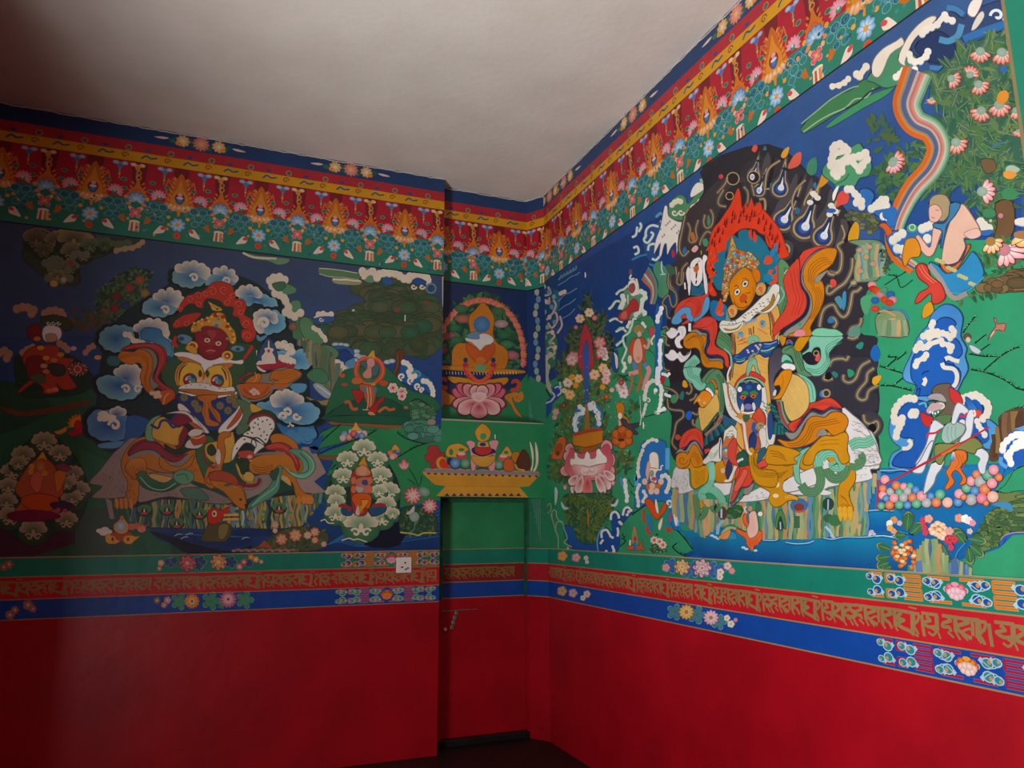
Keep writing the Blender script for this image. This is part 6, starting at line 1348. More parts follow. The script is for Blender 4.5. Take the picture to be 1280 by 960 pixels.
f('2c6cb0', "720,310 780,300 820,340 800,400 840,360 900,360 950,440 940,540 880,510 800,450 740,400", 3)
lobes('e2dccc', '90b4dc', "640,300 665,300 690,330 710,350 700,390 735,380 735,415", 24); lobes('e2dccc', '90b4dc', "870,370 895,370 850,390 830,410 900,410 800,430 900,470 880,480 915,490", 25)
B.T(1060, 200, 4.8)
f('2c6cb0', "230,440 340,420 500,380 580,400 540,500 340,560 280,570", 3); lobes('e2dccc', '80b0dc', "275,480 300,460 330,440 450,410 475,400 500,390 300,530 330,535 480,470 800,370 820,390 850,410 790,400 1030,370 1050,355", 26); f('2c68b0', "800,430 870,420 860,450 810,455", 3); e('4c9c68', 390, 410, 34, 26); ring('c8dcc8', 390, 405, 18, 6, 10)
lobes('2c6cb0', '1c4c98', "240,320 270,310 265,370", 30); f('c85c28', "190,390 230,380 270,430 240,460 220,420", 3)

B.part('attendant_deity', label='bare backed kneeling figure in a blue patterned skirt')
f('a8946c', "490,270 510,220 560,205 600,220 620,270 610,330 570,370 520,340", 3); f('e0b09c', "495,280 540,270 570,320 540,370 500,370 490,330", 3); l('7c4c44', 4, "505,345 525,350"); l('7c6044', 4, "530,300 550,305")
f('e4b8a0', "640,290 690,265 720,290 760,350 790,400 800,450 740,470 700,470 710,520 690,590 650,620 590,630 565,610 580,500 600,420 620,360", 3)
f('e0b09c', "520,390 580,400 560,450 520,560 480,580 440,540 410,470 430,450 470,500 500,520", 3); f('e8bca8', "700,440 780,410 800,455 740,475", 3)
f('3c7ca4', "620,260 680,265 650,330 600,390 590,430 570,520 560,520 570,430 520,405 520,380 580,380 610,330", 3); f('d88c20', "335,620 330,580 345,500 360,475 410,470 440,530 430,580 380,590 350,640", 3)
f('cc6c34', "550,620 600,680 660,650 700,590 740,520 720,510 690,570 650,630 600,640 560,600", 3); l('4c3c5c', 12, "565,610 600,632 650,622 690,590 715,520")
f('2c88b8', "490,620 540,630 590,680 660,660 720,590 750,550 790,590 820,680 780,740 720,780 660,800 600,780 560,730", 3)
for k in range(11): e('b8b878', 540+((k*67) % 250), 600+((k*47) % 180), 16, 12)
l('3c9ccc', 8, "600,790 680,800 760,760 820,700"); l('9c9088', 30, "490,630 560,720 600,790 650,830 720,800")
f('c84030', "410,650 440,620 480,640 500,700 560,740 590,820 550,860 510,860 500,800 440,850 405,860 430,800 490,760 430,710", 3); par('e07058', 6, "430,640 460,690 520,740", 2, 16, -8); f('d0941c', "450,950 460,880 500,850 520,900 500,930", 3)
B.part('deer', label='small brown deer on the green hill'); B.T(1080, 360, 5.333)
f('b87860', "865,200 885,210 890,240 940,235 945,260 930,290 900,280 870,290 840,330 828,345 840,310 870,270 880,250", 3); l('b87860', 7, "880,290 850,320 835,345"); l('a06850', 7, "920,280 935,300"); l('e0c8b0', 6, "870,285 845,325")
B.part('hermit', label='tiny seated hermit among bare twigs'); e('6c5844', 690, 325, 30, 26, rim='54443c'); e('d8b8a8', 695, 345, 16, 18); f('c0c8d0', "700,380 740,390 780,420 760,440 720,420", 3)

# ---------- blue cloud and white hunter at the right
B.part('cloud', label='tall bright blue cloud with white curls')
f('3c84c4', "430,250 460,170 540,110 620,130 665,200 650,320 690,400 680,460 700,540 660,620 620,700 560,740 360,760 340,700 350,650 280,620 265,560 320,440 350,350 400,280", 3, '5c9cd0')
f('1c5cb0', "480,240 520,200 580,200 620,240 580,300 640,360 660,440 600,500 650,560 630,650 540,700 360,720 360,660 320,600 320,500 350,430 400,400 440,330", 3)
lobes('e2dac8', 'b8d0e4', "465,230 455,250 590,270 605,290 600,310 495,290 460,285 430,300 400,320 440,330 500,310 530,300 560,310 580,330 380,370 360,390 350,410 400,395 425,390 440,375 520,350 530,370 570,380 590,390 580,415 420,445 405,465 360,490 350,515", 21)
l('e2dac8', 28, "545,475 570,465 600,480 640,490"); l('e2dac8', 28, "525,500 540,530 600,540 625,580 620,630 600,660"); l('e2dac8', 26, "405,600 415,620 400,650"); l('14306c', 9, "540,470 550,500 600,515 640,540"); l('14306c', 9, "390,580 410,560 440,555"); l('14306c', 8, "350,690 380,670 370,720")
B.T(1080, 500, 5.333)
f('4c94cc', "170,440 190,360 250,320 200,280 170,200 200,60 260,0 360,0 440,40 460,240 420,400 330,460 200,460", 3); f('1a58ac', "200,440 220,370 300,320 340,260 240,240 230,100 280,30 360,0 430,40 470,200 440,400 360,450", 3)
lobes('e2dac8', 'a8c8e4', "250,10 280,-10 310,-15 340,-10 225,40 210,70 205,110 210,140 260,120 255,150 240,180 225,210 220,240 320,95 345,95 350,80 330,80", 24); l('e2dac8', 26, "300,265 320,290 300,320 260,325"); l('5cb0c4', 14, "370,30 410,20 420,50")
f('1a58ac', "600,40 660,0 760,-20 800,60 800,120 900,200 880,300 820,330 760,250 640,200", 3); lobes('e2dac8', 'b0cce8', "660,-10 690,-20 720,-30 750,-35 780,-20 800,0 825,20 835,50 830,80 820,105 800,120 650,20", 26); f('1a58ac', "680,-20 720,0 760,60 740,90 700,60", 3, '3c84c8'); f('4c98d0', "820,130 880,160 900,200 890,290 840,330 790,300 840,260", 3); lobes('e2dac8', 'b0cce8', "660,150 680,160 770,170 790,200 810,230 760,140", 20)
B.part('lake', label='blue pool behind the hunter')
f('1478b0', "100,480 320,460 440,440 600,460 820,430 940,430 940,480 880,560 720,700 90,720", 1, '0c60a4', (0, 1)); l('0c3c80', 8, "120,480 180,490 240,475 320,480 400,470"); l('c8d8e0', 4, "110,470 180,470 260,465 330,475 400,460")
f('5c4430', "840,400 850,300 900,200 900,120 960,70 1060,60 1080,200 950,260 900,400", 3); rocks(860, 1060, "860,250 950,80 1060,70", "860,400 920,330 1060,150", ['6c4c34', '8c6c3c', '503828', '7c5c44'], 36, 24, 8)
f('1c5cb0', "920,440 910,340 960,240 1060,180 1060,380 980,460", 3); lobes('f4f4ec', '90b8e0', "930,330 935,300 960,270 990,245 1020,230 1050,225 1020,290 1045,295 1000,320 980,350 975,390 985,420 960,370", 23); l('5ca0dc', 26, "920,380 920,420 960,450"); l('5ca0dc', 20, "1020,200 1060,150")
B.part('hill', label='dark grassy knoll at the right edge')
f('30986a', "880,600 960,500 1060,380 1060,600 960,620", 1); f('6c7c44', "880,620 1040,620 1000,680 900,680", 3); f('405c38', "760,900 830,760 860,720 950,700 1060,720 1060,860 960,880 900,960 740,960", 1); tufts("770,900 830,770 940,710 1060,620 1060,860 960,890 880,960 760,960", 210, 22, ['4c6c3c', '5c7c44', '3c5c38', '6c8448'], 37, '1c301c')
l('2c58b0', 20, "920,960 950,910 1000,895 1060,890"); l('c89c80', 5, "905,950 940,905 1000,885 1060,880")
grass("890,610 950,560 1000,480 1060,400", 20, 14, 38); grass("880,610 960,620 1040,600", 14, 16, 39)
f('3c88bc', "860,700 900,680 980,690 1000,740 940,720", 3)
B.T(1080, 600, 6.4); f('30986a', "860,740 900,640 1000,580 1100,540 1200,440 1290,430 1290,790 860,750", 1); f('405c38', "880,480 1000,420 1100,440 1080,520 1000,560 900,560", 3); tufts("900,440 1100,420 1060,530 960,560", 44, 26, ['4c6c3c', '5c7c44', '3c5c38'], 40, '1c301c')
# pile of balls
B.part('coral_frame', label='red pole frame round the jewels'); B.T(1080, 500, 5.333)
l('b82848', 14, "110,480 100,600 90,730"); l('b82848', 6, "100,730 240,725")
B.part('offering_jewels', label='heap of coloured balls in the pool')
BC = {'o': 'd8601c', 'p': 'e88890', 'g': '3c9c6c', 'b': '2474b8', 'y': '9ca09c', 'c': 'e8a890', 'k': 'e8607c'}
for x, y, q, c in ((145, 535, 30, 'p'), (130, 595, 26, 'o'), (180, 615, 26, 'y'), (220, 575, 30, 'o'), (270, 580, 24, 'p'), (312, 578, 24, 'g'), (240, 620, 28, 'g'), (295, 612, 28, 'y'), (350, 605, 28, 'b'), (130, 640, 28, 'p'), (152, 660, 24, 'b'), (205, 658, 30, 'p'), (268, 655, 30, 'y'), (328, 655, 30, 'o'), (390, 645, 34, 'p'), (450, 645, 26, 'b'), (512, 635, 34, 'g'), (120, 710, 26, 'g'), (175, 705, 30, 'o'), (240, 703, 30, 'g'), (295, 705, 28, 'b'), (355, 695, 32, 'g'), (422, 690, 32, 'y'), (487, 688, 32, 'o'), (562, 688, 34, 'c'), (632, 685, 32, 'b'), (640, 630, 32, 'p'), (690, 590, 34, 'g'), (720, 545, 32, 'p'), (755, 500, 28, 'o'), (780, 550, 38, 'y'), (830, 505, 36, 'g'), (870, 470, 34, 'p'), (745, 610, 32, 'b'), (810, 600, 38, 'o'), (720, 670, 38, 'y'), (790, 660, 36, 'k'), (865, 650, 38, 'c'), (860, 560, 34, 'p'), (905, 520, 26, 'o'), (670, 650, 22, 'o'), (820, 690, 20, 'o')): ball(x, y, q, BC[c])
B.part('attendant_deity', label='white bodied hunter with a red spear and orange sash'); B.T(1120, 460, 8)
WH = 'd8dce0'
f('6c5c4c', "370,260 380,200 430,165 540,155 560,200 600,360 590,440 540,520 400,500 460,440 500,380 480,280", 3); f('c83434', "540,200 580,210 640,250 680,350 600,360 550,300", 3); f('c83030', "260,440 320,470 380,500 360,570 310,590 260,520", 3)
f('a8a0a0', "320,300 370,260 460,260 510,320 500,340 400,320", 3); f('c8a8a8', "330,390 370,350 460,345 490,370 470,410 400,430 340,460 310,430", 3); l('2c2828', 12, "330,330 380,325 430,330"); l('e2d8c8', 14, "440,350 480,360 490,390 460,410"); for_ = [e('f0e8dc', x, y, 9, 12) for x, y in ((350, 440), (375, 450), (400, 455), (430, 440))]; e('302828', 400, 345, 12, 7)
f('587c4c', "400,490 560,470 540,550 480,560", 3); f(WH, "360,560 400,520 480,570 500,590 440,620 400,700 380,760 300,860 260,930 200,960 260,860 310,760 340,640", 3); f('9cb8ac', "490,580 560,540 620,540 700,580 680,660 600,720 520,760 460,700", 3); par('7c9c90', 8, "530,580 520,660 540,740", 3, 40, 0)
f(WH, "560,540 600,380 650,350 740,430 720,480 660,450 630,500 600,560", 3); f(WH, "740,420 790,440 780,560 770,640 740,720 680,770 640,760 660,690 710,620 700,540", 3); l('c83444', 22, "320,700 330,660 400,650 450,620"); l('c83444', 20, "640,470 680,490 720,450"); f('d84838', "780,420 860,430 850,480 800,490", 3); lobes('f0d8c8', 'e0a898', "790,430 800,455 795,475", 12); l('707468', 10, "700,560 700,640 640,710 560,740")
B.T(1080, 500, 5.333)
f(WH, "460,420 540,400 520,460 490,500 470,560 420,620 400,620 420,520 440,460", 3); f(WH, "750,310 820,340 838,380 820,440 810,490 780,485 765,430 780,390 740,360", 3)
f('7c8444', "480,300 560,290 640,290 740,250 800,310 760,330 740,360 660,340 560,360 520,430 480,400", 3); f('d8702c', "600,340 680,340 690,400 650,450 690,520 680,560 640,565 660,520 620,470 590,500 610,550 560,600 545,580 570,530 550,480 580,430", 3); par('a84c18', 4, "620,360 640,420 610,460", 3, 20, 4); f('e2dccc', "580,400 600,345 615,380 600,410", 3, '2c64b0')
f(WH, "340,450 380,400 440,290 470,280 430,400 400,480 360,490 330,480", 3); l('b82840', 12, "150,560 400,430 620,310 840,180"); l('d8642c', 22, "520,360 580,330 640,285"); l('b82840', 8, "150,560 640,290")
# lower right flowers
B.part('flower_bush', label='large peonies and leaves over striped rocks at the lower right'); B.T(1080, 600, 6.4)
f('4c7c58', "420,740 440,560 520,470 620,500 680,600 700,740", 3); f('4c7c68', "660,750 700,650 740,620 800,680 850,700 860,760", 3)
rocks(430, 660, "430,560 500,470 580,470 660,600", "430,740 660,745", ['88a070', 'b8905c', '5c90a4', 'a8ac78', '4c6c90', '7c9c6c'], 51, 20, 7); rocks(660, 860, "660,690 740,620 860,700", "660,750 860,765", ['7c9c60', '5c80a0', 'a0a878', '4c6c98'], 52, 18, 6); rocks(390, 530, "390,680 450,640 530,690", "390,735 530,740", ['5c7cac', '8cac78', 'a89c68'], 53, 16, 6)
def leaf(x, y, a, L, W_, c='2c6c44'): petal(mixc(c, '70a060', .3), c, x, y, a, L, W_, 'a8a468'); l('8ca068', 3, [(x, y), (x+L*math.cos(R_(a)), y+L*math.sin(R_(a)))], sm=1)
for q in ((350, 410, -85, 140, 90), (380, 430, -40, 110, 80), (340, 440, 180, 80, 70), (220, 560, 200, 110, 60), (210, 610, 170, 100, 60), (200, 660, 160, 90, 70), (220, 690, 150, 70, 60), (830, 480, 210, 130, 90), (830, 480, -150, 130, 100), (840, 470, 10, 130, 60), (850, 520, 40, 130, 70), (840, 540, 80, 120, 70), (810, 500, 230, 90, 80), (760, 480, 200, 60, 60)): leaf(*q)
l('3c90b8', 10, "820,500 760,570 740,620"); l('3c90b8', 8, "290,410 400,440 360,430")
for x, y, q, c1, c2 in ((325, 590, 1, 'e07828', 'c84c1c'),):
    for k in range(26): a = k*2.4; rr = 26*math.sqrt(k)*.82; petal('f0a040', 'd05818', x+rr*math.cos(a)*.9, y+rr*math.sin(a), k*47, 44, 36, 'a83818')
    for dx, dy in ((-60, -50), (-15, -70), (30, -50), (0, -30), (-20, -10), (10, 5), (-50, 20), (80, 15), (-10, 60), (-30, -30)): e('f8e8c8', x+dx, y+dy, 20, 14, rim='e8c078')
for k, (x, y) in enumerate(((560, 370), (590, 350), (625, 365), (650, 390), (540, 400), (575, 400), (610, 400), (645, 430), (590, 430), (620, 450), (640, 460), (560, 420))): e('f8e8d0', x, y, 30, 24, rim='e8b088')
for x, y in ((600, 375), (640, 395), (605, 415), (570, 385)): e('e08c38', x, y, 16, 8, 30)
for x, y, c, q in ((485, 325, 'c02840', 26), (525, 310, 'e09880', 28), (490, 380, 'c02848', 22), (500, 420, 'c02c4c', 22), (690, 410, 'e09890', 28), (690, 480, 'c02030', 34), (730, 475, 'c02434', 26), (705, 540, 'b82c48', 22), (240, 320, 'e09038', 24), (205, 350, 'f4f0d8', 22), (215, 385, 'e8b048', 22), (245, 410, 'e09878', 20), (285, 345, 'c8b0b8', 18), (215, 340, 'f8f4e8', 18), (760, 305, 'e08c70', 28), (810, 310, 'f8ece4', 28), (840, 325, 'f4d8d0', 26), (870, 345, 'e08898', 22), (855, 410, 'c8b0b0', 20)): flower(x, y, q*1.2, 5, mixc(c, 'ffffff', .25), c, c)
e('c8b8c8', 60, 420, 22); e('d8d0d8', 45, 435, 14); l('e4e8ec', 5, "100,450 160,445 220,452 250,440")

# ---------- the striped rocks and lion under the deity
B.part('rock_landscape', label='striped rocks and little waterfalls under the mount'); B.T(920, 540, 5.333)
rocks(170, 880, "170,460 420,430 560,420 700,350 960,240", "170,715 500,715 620,700 870,690", ['7ca070', 'c08c58', '5c8ca4', '9ca870', '4c7498', '6c9460', 'c8a070', '4c8460'], 61, 17, 6); rocks(780, 960, "780,400 860,350 960,250", "780,690 860,560 960,300", ['7ca070', 'b8a068', '5c8ca4', '8ca868'], 62, 15, 5)
B.T(790, 560, 6.857)
rocks(350, 620, "350,340 440,390 540,360 620,400", "350,560 420,630 520,700 620,770", ['7ca070', 'c08c58', '5c8ca4', '9ca870', '4c7498', '6c9460'], 63, 20, 6); rocks(600, 1000, "600,440 720,440 860,480 1000,460", "600,770 740,690 850,640 1000,720", ['7ca070', 'c08c58', '88b088', '9ca870', '5c7c98', 'd0a070', '4c8460'], 64, 20, 7)
f('3c6440', "820,530 860,490 940,500 950,560 900,600 820,600", 3); tufts("830,530 940,500 940,590 830,600", 26, 22, ['3c7048', '2c5c38', '507c4c'], 65); e('5c3c34', 780, 560, 40, 60); l('b8d0e0', 16, "770,520 770,600"); l('8cb8d0', 26, "790,620 750,660 735,740", taper=0); f('2c8cb0', "820,780 830,730 855,715 890,740 895,780", 3)
f('a8b078', "760,740 810,680 860,670 920,690 940,720 900,710 850,695 810,740 800,780", 3); f('d88c4c', "740,770 800,720 850,705 820,780", 3)
B.T(920, 540, 5.333)
e('2c4438', 300, 600, 34, 60); f('4c8448', "265,620 280,540 305,520 330,560 340,640 325,640 305,560 285,600 280,650", 3); l('b8ccd8', 8, "300,600 302,650"); e('3c6ca0', 425, 490, 60, 50); e('7c3c30', 425, 500, 36, 26); l('c85030', 12, "400,530 460,530"); l('3c6448', 40, "410,560 410,640"); e('3c6444', 620, 575, 34, 30); e('3c7448', 665, 590, 44, 40); e('2c4438', 620, 480, 40, 44); l('a8c8dc', 16, "600,630 630,660 650,700"); l('a8c4d8', 9, "620,450 618,520")
B.part('attendant_deity', label='small orange figure rising from the lake'); B.T(790, 560, 6.857)
f('e06830', "960,580 990,560 1000,640 1080,700 1120,720 1110,800 1060,830 1040,880 990,830 980,780 900,720 910,690 980,720 990,680 960,640", 3); f('e8b8a8', "1010,560 1060,540 1080,600 1090,700 1060,760 1010,770 990,700 1010,640", 3); l('e8dcc8', 10, "990,560 970,520 990,500"); e('c89058', 1020, 520, 20, 24); f('3c6c50', "1070,470 1110,480 1110,540 1070,550", 3); e('e8e0d8', 1105, 565, 20); par('d85828', 12, "1000,790 1040,800 1090,780", 3, 0, 18); f('3c9c60', "1010,870 1050,870 1040,890", 1)

B.part('lion_mount', label='golden lion mount with green curled mane'); B.T(920, 540, 5.333)
f('dcd8d4', "30,440 160,370 320,290 700,0 880,-20 940,60 960,150 960,240 900,250 915,310 800,340 620,370 540,420 330,420 180,455 20,468", 3)
f('dcd8d4', "560,380 640,400 620,420 560,415", 3); B.T(790, 560, 6.857); f('d0ccc8', "340,340 350,240 380,160 480,150 500,320 530,360 410,395 400,340", 3); f('d8d4d0', "700,300 840,290 860,340 830,400 740,400 720,340", 3)
flecks("350,240 480,170 500,320 400,370 350,330", 60, 18, '908c8a', 4, 91, 90)
B.T(960, 420, 6); f('dcd8d4', "560,540 640,590 720,660 790,760 830,860 845,960 600,960 600,760", 3)
for P in ("640,640 700,660 740,700", "640,700 700,720 760,760", "760,830 800,850", "640,880 700,890 720,900"): l('9c9894', 5, P)
flecks("600,600 640,600 740,700 820,860 830,950 640,950 640,700", 60, 30, '8c8a88', 5, 92, 10)
B.T(920, 540, 5.333); flecks("60,450 170,390 330,340 520,280 560,400 420,410 330,415 170,450", 60, 22, '8c8a88', 4, 93); flecks("780,80 930,100 950,230 880,240 860,300 800,330", 50, 24, '8c8a88', 4, 94)
GD = 'cc8c14'
f(GD, "440,250 430,200 450,140 520,90 560,20 700,-10 740,10 750,120 760,200 800,260 800,330 760,400 770,460 790,520 740,550 690,520 680,450 690,360 700,300 560,130 520,240", 3)
for P in ("690,500 720,480 770,490", "700,420 730,440 750,470"): par('9c640c', 5, P, 2, 6, 12)
for x in (700, 730, 765): f('dca028', [(x-16, 500), (x+14, 500), (x+18, 560), (x+4, 600), (x-14, 560)], 3)
for k in range(9): l('e0b040', 6, [(690+k*11, 545), (694+k*11, 575+8*(k % 2))], sm=1, taper=1)
f(GD, "90,100 130,60 200,140 250,90 340,100 440,150 420,200 390,250 380,300 330,330 320,390 410,430 420,450 350,460 310,490 260,500 220,450 230,400 130,340 100,240", 3)
par('9c640c', 6, "100,160 130,250 220,320 310,300", 4, 14, -14); par('9c640c', 6, "200,160 240,110 310,100", 2, 6, 16); par('9c640c', 6, "300,190 340,200 390,180", 3, 4, 14); spiral('9c640c', 255, 165, 44, 6, 1); e('8c9080', 255, 168, 24, 30); e('ecd8a0', 280, 350, 16, 20); e('ecd8a0', 270, 425, 20, 14); par('e0b040', 6, "330,430 370,425 415,440", 2, 0, 12); f('b04018', "150,230 210,200 200,240 160,245", 3)
f('e0ddd8', "325,330 440,270 540,240 560,330 480,370 420,390 330,400", 3)
B.T(790, 560, 6.857)
f(GD, "380,110 420,40 480,30 500,80 520,60 600,150 660,150 650,280 600,320 540,350 510,300 500,180 440,180 400,150", 3); par('9c640c', 5, "540,190 580,210 630,180", 6, 0, 20); spiral('9c640c', 430, 110, 44, 6, 1.1); f(GD, "720,130 800,110 900,180 880,280 800,300 720,280", 3, 'b87818'); f(GD, "560,400 600,390 610,470 640,500 590,520 560,470", 3)
B.part('lion_mane', label='curling sea green mane locks'); B.T(920, 540, 5.333)
SGN, SG2, SGD = '7cc0a0', '5c8c60', '2c5840'
f(SGN, "385,200 430,130 500,100 450,160 430,220 430,300 440,350 400,320", 3)
def lock(P, w_, c1=SG2, c2=SGD, n=3):
    l(c2, w_*1.1, P); l(c1, w_, P)
    Q = catmull(pts(P), False, 5); d = np.gradient(Q, axis=0); d /= np.linalg.norm(d, axis=1)[:, None]+1e-9; nn = np.stack([-d[:, 1], d[:, 0]], 1)
    for k in range(n): l(c2, w_*.05, Q+nn*w_*(-.3+.3*k), sm=1)
lock("440,350 470,390 520,400 560,370 570,300 550,230", 56); lock("620,240 640,300 690,310 730,270 740,220", 60); lock("760,230 820,230 850,190 840,150", 44)
lock("560,230 550,170 590,140 660,140 710,180 700,230 660,230 650,200", 58, SGN, '3c8468'); lock("770,90 810,70 860,80 920,50", 56, SGN, '3c8468')
B.T(790, 560, 6.857)
lock("550,400 560,520 580,590 620,570 640,500", 52); lock("690,490 720,530 750,490", 60); lock("620,440 600,390 650,350 720,370 770,430 780,470", 60, SGN, '3c8468'); lock("660,120 690,200 680,300 640,340", 50, SGN, '3c8468')
B.T(960, 420, 6); lock("240,870 200,940", 50, SGN, '3c8468', 1); lock("620,830 680,800 740,800 800,770", 70, SGN, '3c8468'); lock("400,920 440,880 520,880 560,940", 70, SGN, '3c8468'); lock("700,880 720,920 660,955", 40)

# ---------- the deity
B.part('flame', label='scarlet flame halo with dark tongues'); B.T(790, 220, 6)
f('dc3c1c', "570,600 580,500 610,400 660,340 700,280 740,220 770,150 800,90 820,150 830,240 880,220 960,230 1060,330 1120,420 1160,540 1180,600 1100,620 1040,540 1020,460 960,430 920,400 820,400 740,470 700,560 640,640 600,700 640,740 600,800 640,890 600,900 570,850 590,780 560,700", 3)
f('dc3c1c', "840,230 860,200 870,240 900,160 920,230 960,190 980,250 940,300 840,300", 2)
for P in ("700,560 690,640 640,660 650,590", "600,480 640,600 620,700 580,620", "1000,420 1010,500 1040,540 1020,470", "900,400 900,460 880,480 880,420"): f('dc3c1c', P, 3)
for k in range(34):
    t = k/33; a = R_(190+t*170); x = 850+math.cos(a)*(235+30*math.sin(k*2.3)); y = 560+math.sin(a)*(270+36*math.cos(k*1.7)); l('6c1410', 13, [(x, y+24), (x+4, y-6), (x+8, y-30)], taper=1); l('b03030', 6, [(x+12, y+20), (x+16, y-14)], sm=1)
for k in range(10): x = 560+((k*23) % 60); y = 560+k*34; l('e85c2c', 9, [(x, y), (x+14, y-20), (x+8, y-40)], taper=1)
B.part('painted_aura', label='teal disc behind the head')
f('1c7088', "700,860 640,850 600,760 640,740 610,660 650,640 640,580 700,560 710,500 760,440 800,470 800,420 850,400 890,420 890,480 940,440 1000,500 1030,560 1060,700 1000,800 800,900", 2)
f('dc3c1c', "885,400 905,455 895,480 880,440", 2); f('dc3c1c', "920,410 940,470 925,500 910,450", 2)
B.T(880, 290, 6.857)
f('1c7088', "500,240 540,180 600,150 640,180 660,280 640,420 540,440", 3); f('1c70a0', "60,600 110,590 200,640 190,740 120,760 60,700", 3)
spiral('d84c2c', 590, 350, 60, 34, .9, 300); e('1c80a0', 550, 390, 40, 34); f('d84c2c', "515,260 540,205 580,215 590,260 540,280", 3); f('2c80b0', "570,190 620,100 635,120 600,210", 3); f('2c7894', "600,220 640,195 655,240 630,280", 3); f('d84c2c', "560,440 620,400 640,330 630,280 655,330 640,420 590,460", 3); f('d84c2c', "100,700 130,600 150,570 170,640 150,700", 3); spiral('e8603c', 140, 690, 30, 16, .8)

B.part('silk_drape', label='black smoke and green drapery around the shoulders'); B.T(880, 290, 6.857)
f('5c8c60', "640,260 700,250 750,340 720,420 760,500 740,640 680,740 640,800 640,960 590,960 600,700 640,600", 3); par('2c5c3c', 6, "690,300 700,420 700,560 650,720", 3, 16, 4); f('b8d0b0', "690,350 730,310 740,330 710,370", 3); l('7cb8a0', 12, "660,470 690,540 640,620"); l('a8ccb4', 14, "720,640 650,780 640,960")
B.T(820, 340, 6.857); f('5c8c60', "560,490 640,560 660,660 660,700 600,680 540,640 520,600", 3); par('2c5c3c', 6, "540,560 600,600 650,660", 4, 6, -22)
B.T(880, 420, 6.857); f('44404c', "560,200 600,120 650,100 680,140 680,250 620,330 600,400 620,460 600,540 540,540 530,420 560,320", 3, '6c6478')
deity = B.part('deity', label='gold brocade torso with blue sash'); B.T(880, 420, 6.857)
f('dca850', "250,0 265,-50 330,-130 440,-150 540,-230 640,-260 660,-60 640,0 620,60 560,200 560,380 580,600 540,800 340,960 260,700 190,500 240,280 250,120", 3); f('dca850', "0,500 120,460 140,620 100,680 0,780", 3)
for k in range(70): e(('c88c3c', 'e4b868')[k % 2], 260+((k*53) % 300), 10+((k*71) % 420), 7, 4)
l('8c4c34', 16, "250,0 265,130 240,290 230,380"); l('3c6848', 9, "268,20 278,120 255,290 250,360"); l('b0603c', 22, "590,0 610,60 580,100")
B.T(900, 380, 9.6)
l('a85038', 38, "600,80 640,180 660,320 650,430"); l('3c5c40', 16, "575,80 610,200 620,380", taper=0); l('a85038', 26, "155,360 165,460 185,590"); l('3c5c40', 12, "180,360 190,480 195,590"); l('a85038', 20, "375,290 385,370"); l('3c4c44', 14, "410,270 412,360"); l('3c4c44', 10, "355,290 360,370")
e('8ca0a0', 520, 240, 42, 50); e('4c94b0', 520, 215, 34, 20); e('a85048', 515, 240, 16); e('8ca0a0', 255, 375, 42, 48); e('4c94b0', 255, 350, 30, 16); e('e0c8a8', 250, 410, 16)
for k in range(26): e('d85028', 460+((k*37) % 130), 290+((k*23) % 80), 8, 6); e('d85828', 215+((k*41) % 110), 400+((k*29) % 90), 8, 6)
f('7cb898', "340,470 350,410 400,375 460,390 490,440 440,460 400,440 380,480", 3); f('7cb898', "320,850 350,690 400,640 450,680 460,760 500,860 450,850 420,740 390,760 370,860", 3)
f('24488c', "160,620 230,600 310,530 420,470 530,460 640,450 700,430 700,500 640,560 620,620 540,640 480,600 400,640 330,670 260,720 180,700 150,660", 3)
for P, c in (("180,650 250,670 320,640", '4c9460'), ("500,570 580,580 680,510", '2c8458'), ("190,630 230,620", '4c84c0'), ("540,520 620,500", '3c78c0'), ("200,690 260,690 310,670", '8cb8a0'), ("500,560 570,560 660,520", 'b0cca0'), ("540,480 620,480 690,450", '8ca8c0'), ("340,690 400,670 450,600 510,490", '7c8c6c')): l(c, 12, P)
for x, y in ((340, 555), (350, 580), (400, 565), (460, 520), (470, 540), (440, 500), (490, 490)): e('dcc0b0', x, y, 15, 12)
for x, y in ((390, 625), (420, 600), (370, 650)): e('8c8c64', x, y, 24, 16)
B.T(880, 420, 6.857)
l('ece8dc', 14, "235,260 210,330 210,390 185,430"); l('7cb8a0', 16, "180,110 225,150 240,200 240,270")
# belly mask
f('d03c30', "265,440 290,380 360,320 365,350 310,410 285,460", 2); f('d03c30', "390,350 400,310 430,305 480,330 530,370 525,400 480,370 430,350", 2)
f('dcd6c8', "185,500 190,430 210,400 250,430 290,480 300,600 320,660 260,690 200,600", 3); f('dcd6c8', "500,430 525,420 550,560 545,660 600,760 620,830 600,930 540,960 520,860 540,760 500,640 470,620", 3)
for k in range(22): e('4c8c78', 222+((k*17) % 60), 440+((k*31) % 200), 7, 4, k*30); e('4c8c78', 505+((k*13) % 60), 560+((k*37) % 90), 7, 5, k*40)
f('243c70', "290,480 310,430 350,400 420,390 490,430 500,520 490,590 450,640 330,640 290,570", 3, '2c5488'); l('1c4438', 24, "285,460 320,400 390,365 460,380 520,440"); l('7cc0a0', 14, "280,450 315,390 390,355 470,375 525,430"); par('5cb0a0', 7, "320,400 350,385 370,405 400,380 430,400 460,390", 1, 0, 0)
e('f0ece8', 313, 458, 20, 24); e('f0ece8', 478, 440, 18, 26); e('e07820', 342, 525, 28, 18, rim='c85818'); e('e07820', 430, 515, 26, 18, rim='c85818'); e('3c1c1c', 342, 528, 10, 8); e('3c1c1c', 430, 518, 10, 8)
